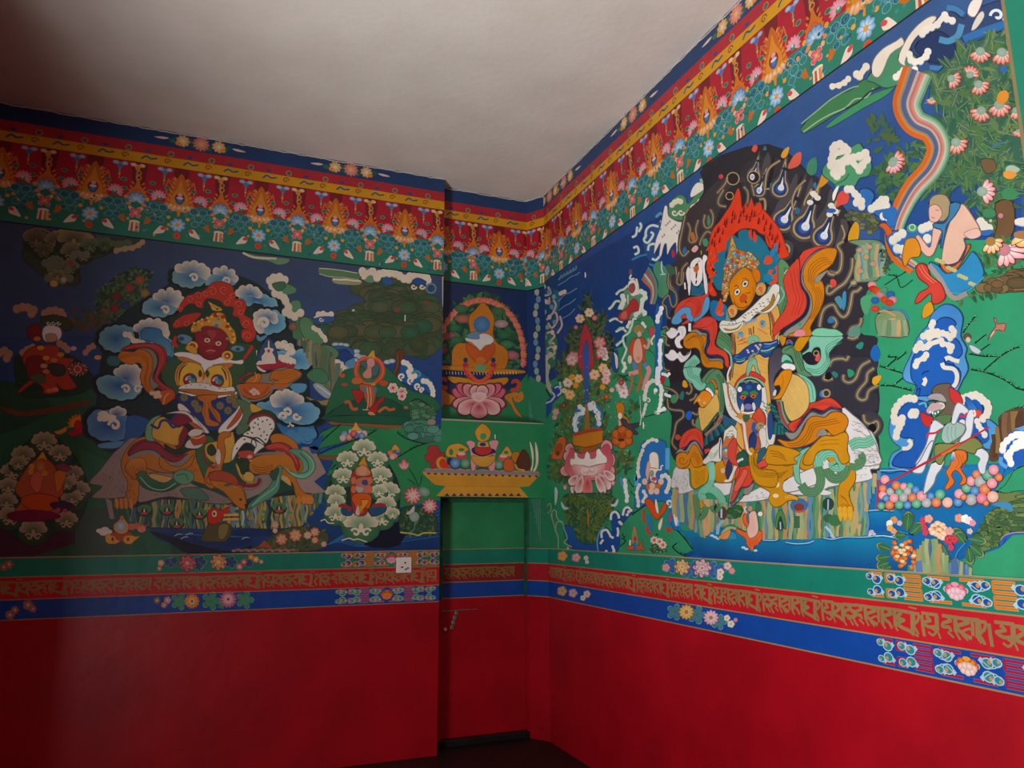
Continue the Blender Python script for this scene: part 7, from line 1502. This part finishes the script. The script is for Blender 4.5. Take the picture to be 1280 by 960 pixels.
f('3c8448', "320,500 350,470 385,480 380,510 350,500", 3); f('3c8448', "400,480 440,465 470,490 460,510 430,495 405,505", 3); e('2c60a8', 390, 440, 24, 20); f('1c2c5c', "360,540 390,520 420,540 430,580 350,590", 3); e('7c70a8', 385, 605, 34, 26); f('dcd6c8', "320,640 335,575 350,610 345,645", 2); f('dcd6c8', "425,630 420,580 435,570 450,610 440,640", 2); l('ece4d8', 14, "330,655 380,665 440,650"); l('c8705c', 9, "335,665 385,675 440,662")
B.part('deity_legs', deity, label='red and blue skirt folds with white scarf ends')
f('c86c38', "200,860 280,800 360,720 420,700 500,640 540,720 500,900 440,1000 480,1160 380,1200 280,1160 180,1100 160,960", 3)
f('d04c34', "420,690 470,620 490,620 530,700 520,800 440,720", 3); f('dca850', "250,680 300,740 330,800 350,960 320,1000 280,900", 3); f('3c6448', "340,680 400,680 380,730 350,730", 3); e('c89038', 312, 690, 26, 30)
l('8c4c38', 14, "265,700 270,850 310,950 420,1040"); l('2c5c9c', 34, "440,740 430,800 470,830"); e('8c9468', 490, 770, 36, 30); ring('b0a078', 490, 770, 22, 7, 10); e('c84830', 495, 768, 10); f('243868', "400,960 390,870 430,820 450,880 430,940", 3); f('b88848', "440,960 450,860 480,880 490,960", 3)
f('2c4c80', "560,880 550,700 580,640 600,740 590,860", 3); f('dcd6c8', "480,900 500,800 540,760 530,860 560,940 510,980", 3)
B.T(820, 460, 6.857)
f('dcd6c8', "700,530 640,480 610,500 590,560 585,640 610,580 640,610 670,570 690,640", 2); 
for k in range(14): e('5c9c7c', 615+((k*19) % 50), 520+((k*23) % 70), 6, 4)
e('8c9468', 610, 710, 34, 34); ring('3c78b0', 610, 730, 48, 20, 12); e('c8c090', 608, 708, 14); f('34385c', "600,880 620,800 650,780 660,880 640,960 610,940", 3); e('dcb08c', 580, 880, 20, 24)
f('dc4c40', "700,860 780,830 830,860 900,800 960,780 960,840 900,860 860,960 700,960", 3); f('245c4c', "705,760 760,700 800,760 800,840 740,830 710,800", 3); l('dcd6c8', 22, "730,460 760,480 770,580 790,680 830,745"); f('dcd6c8', "890,540 940,520 955,640 930,690 905,650", 3)
f('a85c3c', "830,640 870,590 900,620 900,690 860,700", 3); f('243c70', "800,700 820,590 850,560 870,600 850,700", 3); f('2c5c70', "860,760 900,700 940,680 950,720 900,800 870,810", 3)
f(GD, "800,760 860,720 880,740 870,820 900,880 960,900 960,960 830,960 810,860", 3); par('8c5c0c', 5, "820,780 840,860 900,930", 3, 14, -8); l('dcd6c8', 20, "640,955 690,850 720,800 760,780")
B.T(790, 560, 6.857)
f('d8442c', "850,480 840,440 870,340 930,200 930,160 1020,150 1020,220 1040,280 1000,330 940,340 900,420", 3); f('8c8478', "830,500 870,280 890,300 850,480 900,470 960,400 950,430 880,490", 3); f('8c8478', "960,390 970,350 1050,300 1040,350 1000,400", 3); l('54305c', 10, "840,470 870,465 900,420 945,345 1000,335 1045,285"); f('e06048', "880,330 940,230 960,180 1000,200 960,300 900,380", 3)
f(GD, "1010,0 1060,20 1050,120 1100,180 1240,200 1240,330 1100,320 1040,250 1015,150", 3); par('8c5c0c', 5, "1030,60 1040,160 1100,240 1230,250", 4, 12, -12); f('245c44', "905,60 960,30 1000,80 990,150 920,150", 3); l('dcd6c8', 20, "800,285 850,270 880,190 910,120 960,92"); l('dcd6c8', 20, "990,-10 1010,40 1035,55")
B.part('deity_face', deity, label='round orange face with staring white eyes'); B.T(880, 290, 6.857)
f('a8701c', "215,480 240,400 310,320 350,300 400,330 450,400 445,520 400,620 340,670 280,660 240,590", 3)
r('e08c14', 'd07808', "222,480 245,405 312,328 350,308 395,335 440,405 437,515 395,612 340,660 285,650 246,590")
f('d87410', "400,310 450,310 485,350 480,420 445,430 420,360", 3); 
for x, y in ((355, 445), (288, 515)): e('8c4410', x, y, 34, 30, -55); e('dcd6c8', x, y, 30, 22, -60); e('5c6458', x, y, 15, 12, -60); e('1c1c1c', x, y, 8); 
l('8c3c0c', 7, "330,400 360,400 390,420"); l('8c3c0c', 7, "262,470 285,455 300,480"); f('c8501c', "310,570 340,530 375,560 345,600 320,600", 3); l('7c2c0c', 7, "360,520 380,525 400,515"); l('7c2c0c', 7, "255,600 290,640 340,650 380,630"); e('5c1c0c', 362, 600, 9, 11); l('b8600c', 5, "240,540 270,600 300,630"); l('b8600c', 5, "420,470 430,520 400,580")
B.part('deity_crown', deity, label='jewelled crown of many small coloured beads')
f('a8843c', "180,600 155,500 165,420 190,240 210,180 215,140 240,30 260,60 285,140 330,160 420,190 470,240 480,280 420,330 390,320 350,295 290,320 235,390 215,470 205,560", 3)
CRC = ['d85c38', '4c84b8', 'e0b860', '7cb0a0', 'c89048', 'b83c40', '8ca8c0', 'dca848']
P_, rn_ = scatter("175,590 160,500 170,420 195,240 260,170 330,165 420,195 465,250 470,285 420,320 350,290 290,312 230,390 208,470 200,560", 190, 71)
for x, y in P_: q = rn_.uniform(8, 15); e('6c5430', x, y, q*1.2); e(rn_.choice(CRC), x, y, q, n=8)
f('c09c58', "225,150 240,40 262,90 280,140 250,165", 2); l('5c4828', 6, "232,140 250,110 270,140"); e('7ca0a0', 248, 130, 9); f('24386c', "185,200 200,150 205,200 190,240", 2)
for x, y in ((490, 490), (245, 680)): e('cc9448', x, y, 44, 58, 20); e('d86c38', x-4, y-10, 18, 20); ring('e0b878', x, y, 30, 6, 10); e('c07838', x+4, y+20, 12)
B.part('collar', deity, label='cream collar with dark dashes and gold lobes')
f('6c9c8c', "190,740 200,660 240,760 340,720 440,620 540,520 560,470 620,460 600,560 480,680 400,740 260,810 170,800", 3)
f('e2dccc', "135,800 160,760 200,760 260,760 300,740 360,690 420,640 500,560 550,520 570,490 600,450 640,450 655,480 640,560 590,630 520,690 460,700 400,760 370,775 340,760 320,790 260,800 200,830 150,830", 3)
f('e2dccc', "140,800 170,860 240,865 310,840 345,790 330,770 250,800", 3); f('a88c1c', "175,825 230,835 290,820 335,780 300,830 240,848 195,845", 2); f('e2dccc', "480,700 560,660 620,580 640,520 660,560 620,640 560,690", 3); f('a87c28', "490,680 560,630 590,560 600,530 615,560 600,620 550,670", 2)
for x, y in ((330, 730), (350, 715), (375, 700), (400, 690), (420, 670), (445, 660), (460, 690), (480, 640), (440, 690), (410, 715), (470, 620), (230, 770), (260, 765), (270, 785), (240, 790), (500, 610), (345, 740), (510, 640), (210, 790), (540, 580), (550, 600)): l('384c40', 7, [(x, y), (x+14, y-4), (x+20, y+5)], taper=2)
for k in range(8): f('4c98c8', [(355+k*13, 775-k*5), (370+k*13, 770-k*5), (362+k*13, 812-k*5)], 1)

# arms, hands, weapons
B.part('deity_arm', deity, label='left arm in gold sleeve with red scarf and green cuff'); B.T(820, 340, 6.857)
SCR, SCO, SCG = 'd44430', 'cc7c14', '8c8c80'
def folds(P, n, dx, dy, c='8c500c', w_=5): par(c, w_, P, n, dx, dy)
f(SCR, "320,480 350,420 420,385 490,385 530,440 530,520 510,620 560,660 610,690 630,750 630,820 600,800 590,740 540,710 470,710 440,680 470,600 450,520 390,490", 3); folds("490,420 500,520 480,640", 2, 16, 4, 'b02c20')
l('3c3468', 10, "310,490 370,510 440,500 465,540 450,620 440,690 480,715 560,730 590,780"); f(SCG, "300,510 350,490 400,520 440,530 440,600 420,680 460,740 540,740 580,760 570,830 480,780 400,720 380,600 360,540", 3)
f(SCO, "240,600 250,560 300,520 350,520 380,550 410,540 440,560 430,600 410,640 420,700 470,760 530,760 570,770 580,830 500,820 440,820 400,780 380,680 340,650 290,660 250,640", 3); folds("260,600 310,560 370,570 390,620 400,720 450,790", 3, 12, -8)
f(SCR, "160,360 200,270 290,220 400,200 450,170 460,200 440,290 400,340 380,400 330,400 280,440 220,450 280,400 220,400", 3); folds("200,330 290,250 360,300 340,380", 3, 14, -14, 'b02c20')
f('5c9cc8', "140,440 150,390 200,330 250,300 300,310 310,360 330,400 310,430 270,400 260,360 220,380 230,420 190,450", 3); f('5c9cc8', "420,240 440,210 465,230 460,310 420,370 340,430 330,400 380,370 400,320", 3)
f('24708c', "300,200 320,100 360,140 400,90 430,120 440,170 380,205", 1); 
for k in range(8): l('1c4c6c', 6, [(310+k*16, 110+k*3), (308+k*16, 200-k*3)], sm=1)
l('f0e8e0', 26, "300,0 292,80 290,200", taper=2); l('f0e8e0', 22, "425,0 435,90 445,180", taper=2); l('f0e8e4', 34, "330,0 330,60 355,100 385,60 385,0"); f('c86830', "340,-20 375,-30 375,10 345,20", 1)
B.T(790, 220, 6); l('f0e8e4', 36, "455,690 470,650 510,630 520,680 510,760 490,810 465,770 455,690"); f('c86830', "465,685 505,665 508,705 470,720", 1); f('f0e8e4', "410,730 430,680 440,730 430,830", 3); f('f0e8e4', "535,610 560,595 570,620 550,680 570,860 555,880 540,760", 3); l('b8a040', 8, "525,590 525,560"); l('f0e8e4', 12, "400,800 405,850")
B.T(820, 340, 6.857); f('2c2830', "330,450 420,390 480,380 350,450", 1); f('d84438', "330,460 400,400 470,385 500,420 440,470 350,480", 3)
f('ece4e4', "90,520 120,500 130,480 160,480 190,500 200,470 250,465 265,520 240,570 215,590 215,620 235,650 190,650 165,600 180,560 210,540 200,520 180,550 150,570 130,570 110,555", 3); f('ece4e4', "80,710 110,700 130,670 160,670 190,700 210,680 230,710 250,720 290,700 305,665 300,710 260,760 220,775 190,740 160,760 120,755", 3)
folds("180,490 230,490 240,540", 2, -8, 14, 'b8a8b0', 3); folds("200,720 250,745 290,700", 2, -4, -14, 'b8a8b0', 3); l('ece4e4', 24, "295,440 295,510")
f('80c4a8', "245,860 250,790 300,740 340,710 385,770 350,800 340,840 370,880 400,940 440,900 430,960 350,960 280,940", 3); folds("270,870 290,800 340,750", 3, 16, 6, '3c8468'); l('5c4c34', 6, "380,800 390,940")
f(SG2, "400,960 430,880 490,830 560,850 600,920 600,960", 3)
B.T(820, 460, 6.857)
f('80c4a8', "245,0 390,0 380,60 400,120 440,130 420,180 380,195 340,170 310,120 260,90", 3); folds("270,0 290,70 350,100 400,150", 3, 16, -8, '3c8468')
f(SG2, "430,110 470,50 530,10 580,60 590,200 590,360 560,420 540,380 545,260 530,150 500,100 450,150", 3); folds("520,60 560,130 560,260 560,380", 3, 12, -4, '2c5840', 6); f('c87020', "470,110 500,100 530,150 520,180", 3); f('3c9060', "430,160 480,120 510,160 510,220 490,200", 3)
f('f0ece8', "430,175 460,170 500,220 490,250 450,210", 3); f('dc8418', "375,230 400,200 440,195 480,230 480,280 440,320 400,340 380,320 360,290 335,310 330,300 350,260", 3, 'e8942c'); e('f0c890', 378, 275, 8); e('f0c890', 420, 298, 9)
f('dcb058', "370,340 420,340 480,270 520,220 540,260 550,340 520,430 440,500 400,540 380,460", 3); f('5c8c60', "340,480 370,420 390,520 410,560 370,540", 3)
for k in range(40): e('c8943c', 385+((k*29) % 140), 350+((k*17) % 130), 5, 3)
l('2c5c48', 18, "540,380 480,460 420,550"); l('8c7c68', 34, "575,400 520,500 430,580"); l('b03848', 14, "570,430 540,470"); l('b03848', 14, "500,530 450,575")
for k in range(15): l(('1c4c70', '2c7450', '16385c')[k % 3], 20, [(430+k*13, 600-k*12), (425+k*17, 670-k*13)], sm=1)
f('2c5c78', "590,400 640,430 700,440 680,500 640,480 600,520 580,460", 3)
f(SCR, "205,690 220,600 270,540 340,515 390,540 410,600 410,700 370,640 320,620 280,650 250,690", 3); folds("240,660 290,580 350,570 390,640", 2, 4, -18, 'b03020'); l('3c3468', 9, "215,690 270,670 300,630 340,620 380,660 415,740"); f(SCG, "170,740 210,690 260,710 300,650 350,630 400,720 420,780 400,740 340,670 280,720 210,720", 3)
f(SCO, "175,800 190,740 250,720 280,740 310,670 350,660 400,760 410,830 330,850 300,770 290,830 230,860 190,850", 3); spiral('8c500c', 235, 790, 44, 6, 1.1); folds("320,720 360,740 390,800", 3, -8, 16)
f('dcd6c8', "405,800 450,750 480,690 540,640 550,600 570,620 568,780 540,805 480,800 430,825", 3); par('7ca89c', 6, "470,720 500,740 540,700", 3, -4, 18); l('2c4468', 9, "560,610 550,700 555,780"); l('80c4a8', 50, "480,810 490,880 485,960")
f('d04838', "640,640 680,600 700,640 690,760 710,840 640,800 620,700", 3); f('d04838', "420,700 460,690 480,700 430,740", 1)
l('dcd6c8', 26, "590,130 605,230 620,330 650,400 700,440 740,460"); l('b06c3c', 16, "620,130 630,240 670,350 710,400")
B.part('deity_arm', deity, label='right arm with large orange and red scarf'); B.T(960, 420, 6)
f('80c4a8', "330,0 560,0 520,60 460,130 470,200 430,270 380,300 300,290 250,240 240,180 260,140 290,200 330,215 370,210 400,160 390,90 350,90 320,130 250,140 310,90", 3); folds("540,20 440,80 440,180 380,250 290,240", 3, 8, 14, '3c8468', 5)
f('24202c', "265,150 320,120 340,170 370,200 330,215 290,200", 3); f('24202c', "345,120 370,90 395,100 390,160 350,150", 3); f('e0504c', "355,180 375,130 395,150 385,190", 3); ring(SG, 365, 130, 20, 8, 8)
f(SG2, "110,130 120,90 170,70 220,80 260,140 280,250 340,300 250,300 210,230 180,150", 3); folds("130,110 190,90 220,180 260,270", 3, 12, -8, '2c5840'); f('80c4a8', "105,190 120,140 160,150 190,200 120,200", 3); f('1c7c58', "120,200 150,180 195,210 150,220", 3); par('c84850', 8, "140,50 165,30 190,50", 1, 0, 0); l('2c70b0', 14, "140,62 165,48 195,60"); f(GD, "90,0 140,0 130,60 110,70", 3); f(GD, "200,80 250,0 320,0 290,60 240,120", 3)
f('80c4a8', "200,270 280,300 340,350 365,420 360,490 320,500 300,380 240,300", 3); l('4c9478', 6, "260,310 330,370 345,480")
f('dcb464', "100,490 160,300 190,285 250,310 300,370 315,450 310,530 260,600 180,640 130,560", 3)
for k in range(60): e(('c8984c', 'e8c880')[k % 2], 130+((k*37) % 165), 330+((k*23) % 260), 4, 3)
f('f0ece8', "105,230 130,205 200,215 210,250 180,260 130,250", 3); f('e08c14', "75,310 120,260 180,255 180,310 150,380 120,440 90,475 40,470 80,440 100,400 90,370 60,375 50,360", 3); l('b86c0c', 5, "110,290 120,340 105,400"); f('dcd6c8', "40,440 55,405 70,410 60,450", 2)
l('7c9c7c', 44, "90,480 110,570 130,640 190,700"); l('8c5048', 26, "85,490 100,580 130,650 170,690"); l('b83040', 12, "88,500 92,530"); l('b83040', 12, "110,600 130,640"); l('2c5c40', 12, "115,490 130,570 160,640")
for k in range(10): l(('2c7450', '1c4c70')[k % 2], 22, [(10+k*12, 510+k*22), (60+k*8, 540+k*18)], sm=1); l(('1c4c70', '2c7450')[k % 2], 24, [(60+k*12, 640+k*10), (50+k*14, 740)], sm=1)
f(SCR, "170,650 240,620 300,580 320,510 380,490 440,465 490,470 540,510 560,545 480,530 420,560 340,540 280,580 240,650 200,720 160,690", 3); folds("200,680 260,620 340,520 440,500 530,530", 2, 0, 14, 'b03020', 5); l('3c3468', 9, "200,722 250,660 290,590 340,560 400,580 480,540 560,560")
f(SCG, "130,720 200,725 250,670 300,600 340,570 410,590 480,550 560,570 480,570 420,620 330,610 280,660 240,740 180,780", 3)
f(SCO, "75,770 150,790 220,770 270,700 310,620 370,600 430,610 490,570 560,575 605,620 600,680 550,740 490,745 440,700 400,750 340,800 260,830 160,840 110,810", 3); folds("150,810 230,800 290,740 330,660 420,640 520,620", 3, 14, 14); l('3c3468', 7, "110,815 160,845 260,838 350,800 410,750 500,748")
f(SCG, "370,750 400,700 440,710 450,740 400,750", 3)
f(GD, "20,820 80,820 200,850 250,880 200,920 220,960 0,960 0,850", 3); f(GD, "270,960 290,880 360,800 420,750 500,750 580,720 610,760 600,850 620,930 560,960 500,860 380,870 340,960", 3); par('9c640c', 5, "400,790 450,780 540,780", 2, 0, 30); folds("20,860 80,870 130,900", 3, 10, 20)
B.part('scarf', deity, label='tall orange and red scarf plume right of the head'); B.T(1000, 300, 8)
f(SCR, "0,160 120,80 220,60 300,70 200,100 100,160 50,240 20,340 0,460", 3); f(SCR, "-60,230 0,200 10,440 60,540 75,620 60,700 0,780 -160,880 -250,960 -260,860 -120,640 -160,400", 3); par('b03020', 7, "-90,300 -60,480 -30,600 -80,760", 3, 34, -6)
f(SCG, "300,80 200,100 100,170 40,260 20,380 40,470 90,540 110,620 80,740 0,820 -120,900 -160,960 -40,960 60,860 130,780 140,620 100,500 60,400 100,250 200,140", 3); l('3c2c60', 9, "290,75 180,100 80,190 20,300 15,420 70,540 80,640 40,740 -60,820 -150,890")
f(SCO, "40,400 50,270 130,160 240,90 320,80 375,95 370,160 330,240 260,300 190,350 160,420 220,410 250,480 245,600 200,720 150,800 110,880 120,960 -120,960 0,900 60,840 130,700 120,560 70,480", 3); folds("90,420 100,280 200,190 290,180", 4, 18, 20, '8c500c', 6); folds("130,480 170,560 150,700 90,800", 4, 20, -4, '8c500c', 6)
f(SCG, "155,420 170,370 230,330 290,300 230,380 190,430", 3); f('7cc8a0', "140,960 150,900 220,880 300,890 380,900 430,960", 3); e('3c9c74', 5, 845, 22, 20); f('e08888', "-60,960 -20,900 50,900 60,960", 3)
B.lim = None
kids.to(rMR)

# ---------- border strip at the right edge of the mural
rE = empty('painted_border', (XR, 1.2, 2.5), label='upright green painted border with a flower at the right edge of the picture', category='painted border')
B.on('R', 'uv')
B.part('green_band'); ue = -1.497
for k in range(12): f('1c8468', [(ue, 1.43+k*.25), (1.5, 1.43+k*.25), (1.5, 1.68+k*.25), (ue, 1.68+k*.25)], 1)
B.part('border_line', label='thin brown line'); l('8c7c54', .012, [(ue, 1.43), (ue, HC)], sm=1)
B.on('R'); B.part('flower_spray'); flower(1280, 88, 7, 7, 'f0e8d0', 'e8a840', 'd87828'); flower(1279, 100, 4, 5, 'f0d060', 'd88820', 'c05020')
kids.to(rE)
# ================================================================ NICHE AND CORNER POST
rMN = empty('mural', (2, YN, 2.6), label='narrow niche mural of a blue jewel on a pink lotus among orange blossoms', category='mural')
B.on('N'); B.lim = (XE, XN, 2.38, 3.555)
B.part('sky', label='dark blue painted sky'); f('1c3460', "540,340 680,340 680,480 540,520", 1); f('24345c', "540,340 620,340 600,440 540,440", 3)
B.part('hill', label='green painted ground'); f('2c8454', "540,500 600,525 640,490 700,470 700,640 540,640", 1)
B.lim = (XE, XN, 2.38, 3.555)
B.part('foliage', label='leaves and orange blossoms behind the jewel'); B.T(520, 360, 5.818)
foliage("200,560 180,400 230,230 300,120 430,30 600,60 680,200 760,330 790,560", 240, 62, ['3c7048', '2c5c3c', '4c7c4c', '345c40'], 81, fill='24443c')
for k in range(26):
    a = R_(180+k*7.2); x = 475+math.cos(a)*285*(1-.1*math.sin(a)); y = 540+math.sin(a)*430
    for j in range(5): petal('e8a080', ('d06838', 'c84c50')[k % 2], x, y, 180+k*7.2-60+j*30, 44, 22)
for x, y, c in ((340, 225, 'c87060'), (620, 260, 'c8a0a0'), (240, 350, 'b86068'), (180, 450, 'b04c3c'), (700, 490, 'c87078'), (330, 150, '4c7c50'), (600, 170, '4c7c50'), (270, 290, '3c7c54'), (640, 340, '3c7c54'), (290, 380, '3c7c54'), (660, 410, '4c8c60'), (300, 540, '3c7c4c'), (650, 570, '3c7c54')): e(c, x, y, 52, 30, rim=mixc(c, '203020', .3))
B.part('offering_jewels', label='blue jewel with white scarf over an orange stand')
f('cc7c20', "260,520 270,440 310,400 370,400 400,360 390,300 385,210 430,160 485,105 540,160 570,230 560,330 590,400 640,430 670,480 660,560 600,600 300,600", 3); e('5c8cb0', 478, 265, 62, 62, rim='3c70a0'); f('d05c24', "370,400 470,450 560,400 570,470 480,560 380,480", 3)
f('6c90a8', "365,345 430,315 470,340 460,380 400,370", 3); f('e4dcd4', "360,360 400,370 460,370 460,340 500,330 550,350 565,385 540,410 500,420 470,455 440,430 400,395 365,385", 3)
f('cc8424', "160,565 340,570 480,590 640,590 780,600 780,620 600,625 480,615 300,600 170,590", 3); f('243454', "200,600 400,630 600,625 740,630 660,650 480,660 300,640", 3); f('d08c24', "240,640 480,670 660,650 650,700 560,720 400,710 270,690", 3); f('24345c', "360,695 480,725 580,715 560,740 400,730", 3)
for k in range(24): l('e4dcc8', 4, [(220+k*22, 606+6*math.sin(k*.14)), (224+k*22, 628+4*math.sin(k*.14))], sm=1)
l('c83c30', 26, "350,560 380,640 460,680 530,650 575,560"); 
for k in range(14): t = k/13; e('e05c44', 350+225*t, 560+120*math.sin(math.pi*t), 15)
for x in (360, 562): e('2c3c6c', x, 525, 17, 20); e('b83444', x, 560, 22, 16)
e('5cb07c', 470, 578, 40, 22); e('d87838', 470, 530, 36, 30); 
spiral('c84828', 205, 680, 50, 28, .8, 60); spiral('c84828', 715, 695, 50, 28, .8, 120, -1)
B.part('scroll_ornament', label='orange scroll tails'); f('cc8030', "160,760 200,740 240,770 290,800 250,850 200,850 170,900 180,840 160,800", 3); f('cc8030', "640,790 700,760 740,760 780,790 760,830 720,810 740,790 700,800 720,860 760,920 770,945 720,910 690,850", 3); spiral('cc8030', 735, 795, 44, 22, .8, 300)
B.part('lotus', label='pink lotus base')
for a, L, W_, c in ((200, 200, 90, 0), (-20, 200, 90, 0), (215, 190, 80, 0), (-35, 190, 80, 0), (170, 190, 90, 1), (10, 190, 90, 1), (225, 150, 90, 1), (-45, 150, 90, 1), (150, 170, 110, 2), (30, 170, 110, 2), (250, 110, 90, 2), (-70, 110, 90, 2)): petal('c83c5c', ('d87080', 'e8a0a0', 'f0c4bc')[c], 458, 815, a, L*.95, W_, '8c2848')
petal('b82848', 'e8a8a8', 458, 825, 90, 115, 130, '8c2848'); petal('e8a8a8', 'f0d4c8', 458, 830, -90, 70, 120)
B.lim = None
kids.to(rMN)
rMC = empty('mural', (XN, YN, 2.6), label='thin mural strip of dark sky and green hill on the corner post', category='mural')
B.on('C'); B.lim = (0, CHW, 1.42, 3.555)
B.part('sky', label='dark blue painted sky'); f('1c3868', "640,330 700,330 700,500 640,500", 1)
B.part('hill', label='worn green ground'); f('2c7c58', "640,480 662,470 690,480 690,700 640,700", 1)
for k in range(9): l('6c9c84', .5, [(662+k*1.6, 500+k*9), (662.5+k*1.6, 620+k*7)], sm=1)
B.part('cloud', label='cream cloud drips'); 
for k in range(13): e(('a8a494', '5c88a0', '7c9c8c')[k % 3], 671+2*math.sin(k*1.7), 365+k*9, 3, 4.5)
B.lim = None
kids.to(rMC)


rMH = empty('mural', (2, YL, 2.1), label='painted yellow offering table with jewels on the green block over the niche door', category='mural')
B.on('L'); B.lim = (1.2, XR, ZH0+.001, ZH1)
B.part('hill', label='plain green ground')
B.lim = (XE-.002, XR, ZH0+.001, ZH1); f('2c8c58', "540,500 720,500 720,640 540,640", 1); l('b8a890', 1.6, "552,524.5 570,525 600,526.5 630,527.5 679,529.5"); B.lim = (1.2, XR, ZH0+.001, ZH1)
B.part('offering_table', label='yellow and grey stepped offering table above the door'); B.T(520, 520, 5.818)
f('d89c30', "45,408 900,432 880,450 820,512 750,515 815,592 145,582 215,510 140,500 60,430", 1); f('8c8c94', "70,385 400,392 895,410 900,432 45,408 50,400", 1); l('d8884c', 7, "70,384 400,390 890,408")
for k in range(17): f('4c2c5c', [(75+k*49, 412+k*1.3), (108+k*49, 413+k*1.3), (92+k*49, 430+k*1.3)], 1); 
for k in range(11): f('4c2c5c', [(205+k*52, 582), (245+k*52, 583), (225+k*52, 560)], 1)
for k in range(60): l('b87c20', 2, [(100+k*12.4, 440+k*.3), (110+k*11.8, 500+k*.2)], sm=1)
l('b87c20', 4, "215,510 480,512 750,516"); l('2c2018', 6, "150,590 400,592 815,598")
B.part('offering_jewels', label='row of jewels fruit and a vase on the table')
f('b83838', "60,290 90,270 80,230 110,215 160,220 170,260 210,270 200,310 150,340 140,378 100,378 110,340 80,330", 2); e('e0a030', 185, 340, 40, 44); e('d84020', 195, 345, 28, 36); f('d84020', "190,380 220,330 250,378", 1)
f('e0a83c', "215,260 240,215 300,200 330,205 380,240 350,270 340,300 250,300 220,290", 3); e('3c8c54', 255, 262, 16, 24); e('3c8c54', 330, 245, 22, 12); e('d86048', 330, 290, 40, 26, rim='c83c50'); e('f0c0b0', 330, 275, 30, 12)
e('2c2c5c', 245, 330, 22, 28); ball(285, 348, 38, '3c74a8'); ball(358, 350, 36, '3c8c5c'); ball(603, 360, 34, '3c8c5c')
f('e8a0a0', "400,390 395,270 380,220 365,190 400,178 430,200 420,240 440,300 430,390", 3); f('e8a0a0', "530,392 570,390 580,260 600,190 570,175 530,190 545,240 530,300", 3); f('d8a040', "400,290 490,300 575,290 550,350 490,372 430,350", 3); f('2c2c6c', "405,240 440,230 560,240 575,270 540,290 440,290 415,270", 3); f('c83434', "430,230 540,230 540,270 480,285 440,270", 3); l('e0b048', 7, "400,270 480,300 575,272"); e('24387c', 485, 205, 28, 22); f('e0a83c', "450,190 520,190 530,225 450,225", 1); e('24387c', 485, 207, 24, 14)
f('e0a030', "485,55 520,80 545,120 530,165 500,185 460,185 435,150 430,110 455,75", 3); e('4c9c74', 488, 148, 24, 24)
l('3c3468', 8, "440,390 485,375 530,390")
f('e0a83c', "590,310 620,270 660,220 690,260 700,290 640,300", 3); e('3c8c54', 655, 265, 18, 12); e('d86058', 635, 305, 40, 26); e('f0c0b0', 635, 292, 28, 12); f('c87c28', "700,270 740,260 770,300 740,350 700,320", 3); f('d86830', "640,395 645,320 700,320 710,395", 3); f('5c3828', "725,345 770,250 800,255 830,320 825,385 780,392 740,375", 3); f('e8e4c8', "850,400 870,340 865,190 885,240 890,330 870,395", 3); f('e8e4c8', "832,390 845,330 825,185 850,240 855,320 845,395", 3); l('e0a83c', 12, "720,350 740,385 790,395")
B.lim = None
kids.to(rMH)
print('strokes', B.count, 'layers', B.kmax)
